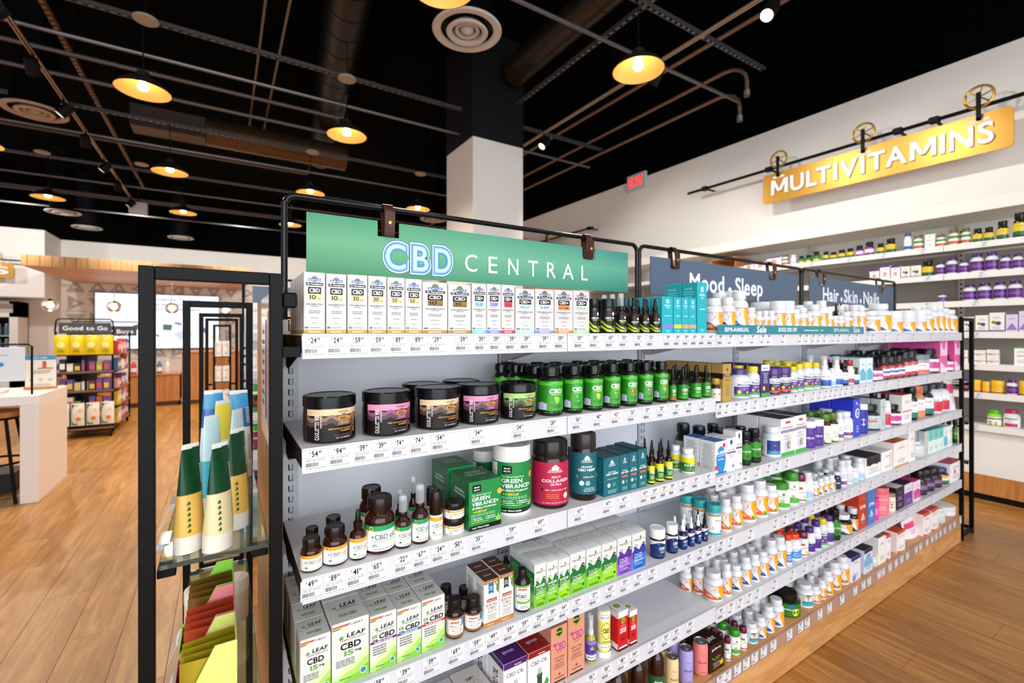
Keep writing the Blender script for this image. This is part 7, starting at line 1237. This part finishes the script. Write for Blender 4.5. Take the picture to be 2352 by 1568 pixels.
# ------------------------------------------------------------------ good to go rack
t = thing('snack_rack', 'black wire snack rack with good to go sign', 'rack', (0, 0, 0))
rx0, rx1, ry0, ry1 = -1.66, -1.13, 7.38, 8.6
for nm, x, y in (('post', rx0, ry0), ('post', rx1-.02, ry0), ('post', rx1-.02, ry1-.02), ('post', rx0, ry1-.02), ('post', (rx0+rx1)/2, ry0)):
    g = G(); g.box(x, y, .05, x+.02, y+.02, 1.28, BLK); g.obj(nm, t)
tiers = (.10, .33, .55, .78, 1.0)
for z in tiers:
    g = G(); g.box(rx0, ry0, z-.012, rx1, ry0+.35, z, BLKM); g.box(rx1-.35, ry0+.4, z-.012, rx1, ry1, z, M('#8a5a3a', .5)); g.box(rx0, ry0-.004, z, rx1, ry0, z+.025, M('#7a5636', .5)); g.obj('shelf', t)
g = G(); g.box(rx0+.03, ry0+.36, .06, rx1-.36, ry1, 1.26, BLKM); g.obj('core_panel', t)
for x, y in ((rx1-.03, ry0+.02), (rx1-.03, ry1-.05), (rx0+.03, ry0+.02)):
    g = G(); g.tube([(x-.012, y, .03), (x+.012, y, .03)], .03, BLKM, 14); g.obj('caster', t)
f = G(); zt = 1.43; f.tube([(rx0+.0, ry0+.02, 1.27)]+[(x, ry0+.02, z) for x, z in arc(rx0+.05, zt-.04, .04, PI, PI/2)]+[(x, ry0+.02, z) for x, z in arc(rx1-.05, zt-.04, .04, PI/2, 0)]+[(rx1, ry0+.02, 1.27)], .008, BLK, 8); f.obj('sign_rod', t)
t2 = thing('sign_board', 'dark good to go sign on the snack rack', 'sign', (0, 0, 0)); bx0, bx1, bz0, bz1 = rx0+.04, rx1-.02, 1.255, 1.385
g = G(); g.box(bx0, ry0-.01, bz0, bx1, ry0-.004, bz1, M('#3a4048', .5), .001); g.obj('board', t2)
A = Art(bx1-bx0, bz1-bz0).run([('T', 'Good to Go', .5, .32, .36, .86, '#eef0f2', 1)]); g = G(); A.flat(g, (bx0+bx1)/2, ry0-.01, bz0); g.obj('lettering', t2)
t2 = thing('sign_board', 'dark half-hidden sign behind the good to go sign', 'sign', (0, 0, 0))
g = G(); g.box(-1.75, 8.6, 1.22, -1.06, 8.606, 1.36, M('#3a4048', .5), .001); g.obj('board', t2)
A = Art(.69, .14).run([('T', 'Best Buys', .66, .25, .4, .58, '#e4e6ea', 1)]); g = G(); A.flat(g, -1.405, 8.6, 1.22); g.obj('lettering', t2)
f = G(); f.tube([(-1.78, 8.62, 1.2), (-1.78, 8.62, 1.38), (-1.74, 8.62, 1.42), (-1.06, 8.62, 1.42), (-1.02, 8.62, 1.38), (-1.02, 8.62, 1.2)], .008, BLK, 8); tag(f.obj('sign_stand'), 'thin black frame behind the good to go sign', 'stand')
def bag(x, y, z, w_, h, c, c2, label, grp, pr=None, name='snack_bag', rz=0):
    t = thing(name, label, 'bag', (x, y, z), rz, grp); g = G(); V = []; F = []
    for i in range(7):
        for j in range(7): a, b = j/6-.5, i/6; V.append((a*w_, -.035*math.sin(PI*b)**.7*math.cos(a*PI), b*h))
    n = len(V); V += [(a, -b*.3+.004, c_) for a, b, c_ in V]
    for i in range(6):
        for j in range(6): q = i*7+j; F += [(q, q+1, q+8, q+7), (q+n+7, q+n+8, q+n+1, q+n)]
    g.add(V, F, M(c, .35)); g.obj('foil', t, smooth=60)
    g = G(); A = Art(w_*.9, h*.9).run(pr or [('D', .5, .5, .3, c2), ('L', .2, .8, .1, .25, 2, '#7a5a1c')])
    for VV, FF, cc, L in A.it: g.add([(a, -.038*math.sin(PI*min(1, max(0, (b+h*.05)/h)))**.7*math.cos(a/w_*PI)-.005-L*.0008, b+h*.05) for a, b in VV], FF, M(cc.rstrip('!'), .4))
    g.obj('print', t)
    g = G(); g.box(-w_*.25, -.03, h*.93, w_*.1, -.026, h*1.0, M('#f0f4f8', .4)); g.obj('tag', t)
    return t
for k in range(4): bag(rx0+.07+k*.132, ry0-.035, 1.005, .13, .235, '#e3c81c', '#f4e890', f'{ordw(k+1)} yellow snack bag from the table end', 'yellow snack bags on the top of the rack')
for k in range(4): bag(rx0+.075+k*.135, ry0-.03, .16, .12, .27, '#ece4dc', '#d97a3c', f'{ordw(k+1)} green-cornered white bag near the rack foot', 'white and green bags at the rack foot', [('P', [(0, .0), (.5, 0), (.2, 1), (0, 1)], '#1f8a3c'), ('D', .6, .3, .2, '#d9803a'), ('D', .7, .7, .16, '#e8b09a')])
rr = random.Random(3)
for ti, z in enumerate(tiers[1:4]):
    for k in range(7):
        c = rr.choice(('#e4d8d4', '#c9b4b0', '#2c2a3a', '#3a4f9a', '#5a2c22', '#d9d4cc', '#6a4a9a', '#20201f', '#b5602c', '#8aa03a'))
        nm = {'#e4d8d4': 'pale', '#c9b4b0': 'dusty pink', '#2c2a3a': 'ink blue', '#3a4f9a': 'blue', '#5a2c22': 'brown', '#d9d4cc': 'off-white', '#6a4a9a': 'purple', '#20201f': 'black', '#b5602c': 'copper', '#8aa03a': 'olive'}[c]
        t = thing('snack_carton', f'{nm} snack pack, {ordw(k+1)} from the table end, {("lower", "middle", "upper")[ti]} rack tier', 'snack', (rx0+.035+k*.066, ry0+.022, z+.0005), group='snack packs in the rack')
        g = G(); h = rr.uniform(.11, .17); g.box(0, 0, 0, .056, .10, h, M(c, .4), .002); g.obj('body', t); g = G(); g.box(.006, -.0008, h*.3, .05, -.0002, h*.7, M(rr.choice(('#f0ece8', '#d9403c', '#e0c23a')), .4)); g.obj('print', t)
for ti, z in enumerate(tiers):
    for k in range(6):
        c = rr.choice(('#e4e0e4', '#d94a5a', '#c9342c', '#5a3a8a', '#2a7ab0', '#f0c83a', '#e8a0b0'))
        nm = {'#e4e0e4': 'white', '#d94a5a': 'rose', '#c9342c': 'red', '#5a3a8a': 'violet', '#2a7ab0': 'blue', '#f0c83a': 'yellow', '#e8a0b0': 'pink'}[c]
        t = thing('side_carton', f'{nm} pack on the rack side, {ordw(k+1)} inwards, {ordw(ti+1)} tier up', 'snack', (rx1-.09, ry0+.42+k*.125, z+.0005), group='packs on the rack side')
        g = G(); h = rr.uniform(.11, .19); g.box(0, 0, 0, .07, .115, h, M(c, .4), .003); g.obj('body', t); g = G(); g.box(.0702, .02, h*.3, .0712, .095, h*.7, M('#f4f0ea', .4)); g.obj('print', t)
# goods on the low counter
for k in range(14):
    c = ('#7a1f2c', '#3a2a6a', '#c9342c', '#20202c', '#d98a3c', '#4a6a8a', '#e0d8cc')[k % 7]; nm = ('maroon', 'indigo', 'red', 'black', 'orange', 'steel blue', 'cream')[k % 7]
    t = thing('drink_bottle', f'{nm} drink bottle on the low counter, {ordw(k+1)} from its outer end', 'bottle', (-2.3+k*.115, 9.95, .5605), group='drink bottles on the low counter')
    g = G(); g.lathe([(0, 0), (.038, 0), (.04, .01), (.04, .13), (.03, .17), (.014, .2), (.014, .23)], M(c, .3), n=16); g.obj('body', t, smooth=40); g = G(); g.lathe([(.017, .22), (.017, .245), (0, .245)], M('#e8e8e8', .4), n=12); g.obj('cap', t)
    g = G(); g.lathe([(.0405, .04), (.0405, .11)], M('#e8e2da', .4), n=16); g.obj('label', t)
# fridge unit on the bulkhead side
t = thing('drinks_fridge', 'white framed drinks fridge under the bulkhead', 'fridge', (0, 0, 0)); fx0, fx1 = -5.3, -3.98; fy = 15.0
g = G(); g.box(fx0, fy, 0, fx0+.08, YW-.05, 1.98, P_WALL); g.box(fx1-.14, fy, 0, fx1, YW-.05, 1.98, P_WALL); g.box(fx0, fy, 1.62, fx1, YW-.05, 1.98, P_WALL); g.box(fx0, fy, 0, fx1, YW-.05, .3, P_WALL); g.box(fx0, YW-.1, .3, fx1, YW-.06, 1.62, BLKM); g.obj('surround', t)
g = G(); g.box(fx0+.05, fy-.005, 1.72, fx1-.08, fy, 1.92, M('#b9b2ac', .6)); g.obj('grille', t)
for z in (.5, .85, 1.2):
    g = G(); g.box(fx0+.08, fy+.1, z-.02, fx1-.14, YW-.1, z, M('#c9d4cc', .4)); g.obj('shelf', t)
for r_, z in enumerate((.5, .85, 1.2)):
    for k in range(9):
        t = thing('water_bottle', f'blue-grey bottle, {ordw(k+1)} along, {("lower", "middle", "upper")[r_]} fridge shelf', 'bottle', (fx0+.17+k*.115, fy+.17, z+.0005), group='bottles in the drinks fridge')
        g = G(); g.lathe([(0, 0), (.042, 0), (.044, .01), (.044, .2), (.02, .24)], M('#4a6a7a', .3), n=14); g.obj('body', t, smooth=40); g = G(); g.lathe([(.02, .235), (.02, .265), (0, .265)], M('#d8dcdc', .4), n=10); g.obj('cap', t)
# ------------------------------------------------------------------ labels that single each pack out
from collections import Counter, defaultdict
cnt = Counter(); total = Counter((d, wh) for _, d, wh, b in PLACED if not b or b == 'back '); tot_all = Counter(d for _, d, wh, b in PLACED)
last = {}; behind_cnt = Counter()
for o, d, wh, b in PLACED:
    o['group'] = d.replace(',', '')[:40]+' on the '+wh
    if not b or b == 'back ':
        cnt[d, wh] += 1; n = cnt[d, wh]; last[d, wh] = n
        if tot_all[d] == 1: lab = f'{d} on the {wh}'
        elif total[d, wh] == 1: lab = f'{d} on the {wh}'
        else: lab = f'{d}, {ordw(n)} such on the {wh}'
    else:
        n = last.get((d, wh), 1); pre = '' if total[d, wh] == 1 else ordw(n)+' '
        lab = f'{d}, {b}the {pre or "front "}one, {wh}'
    w_ = lab.replace(',', ' ,').split()
    o['label'] = lab
seen = Counter(o['label'] for o, *_ in PLACED)
used = Counter()
for o, *_ in PLACED:
    l = o['label']
    if seen[l] > 1:
        used[l] += 1
        if used[l] > 1: o['label'] = l+f', {ordw(used[l])} back'
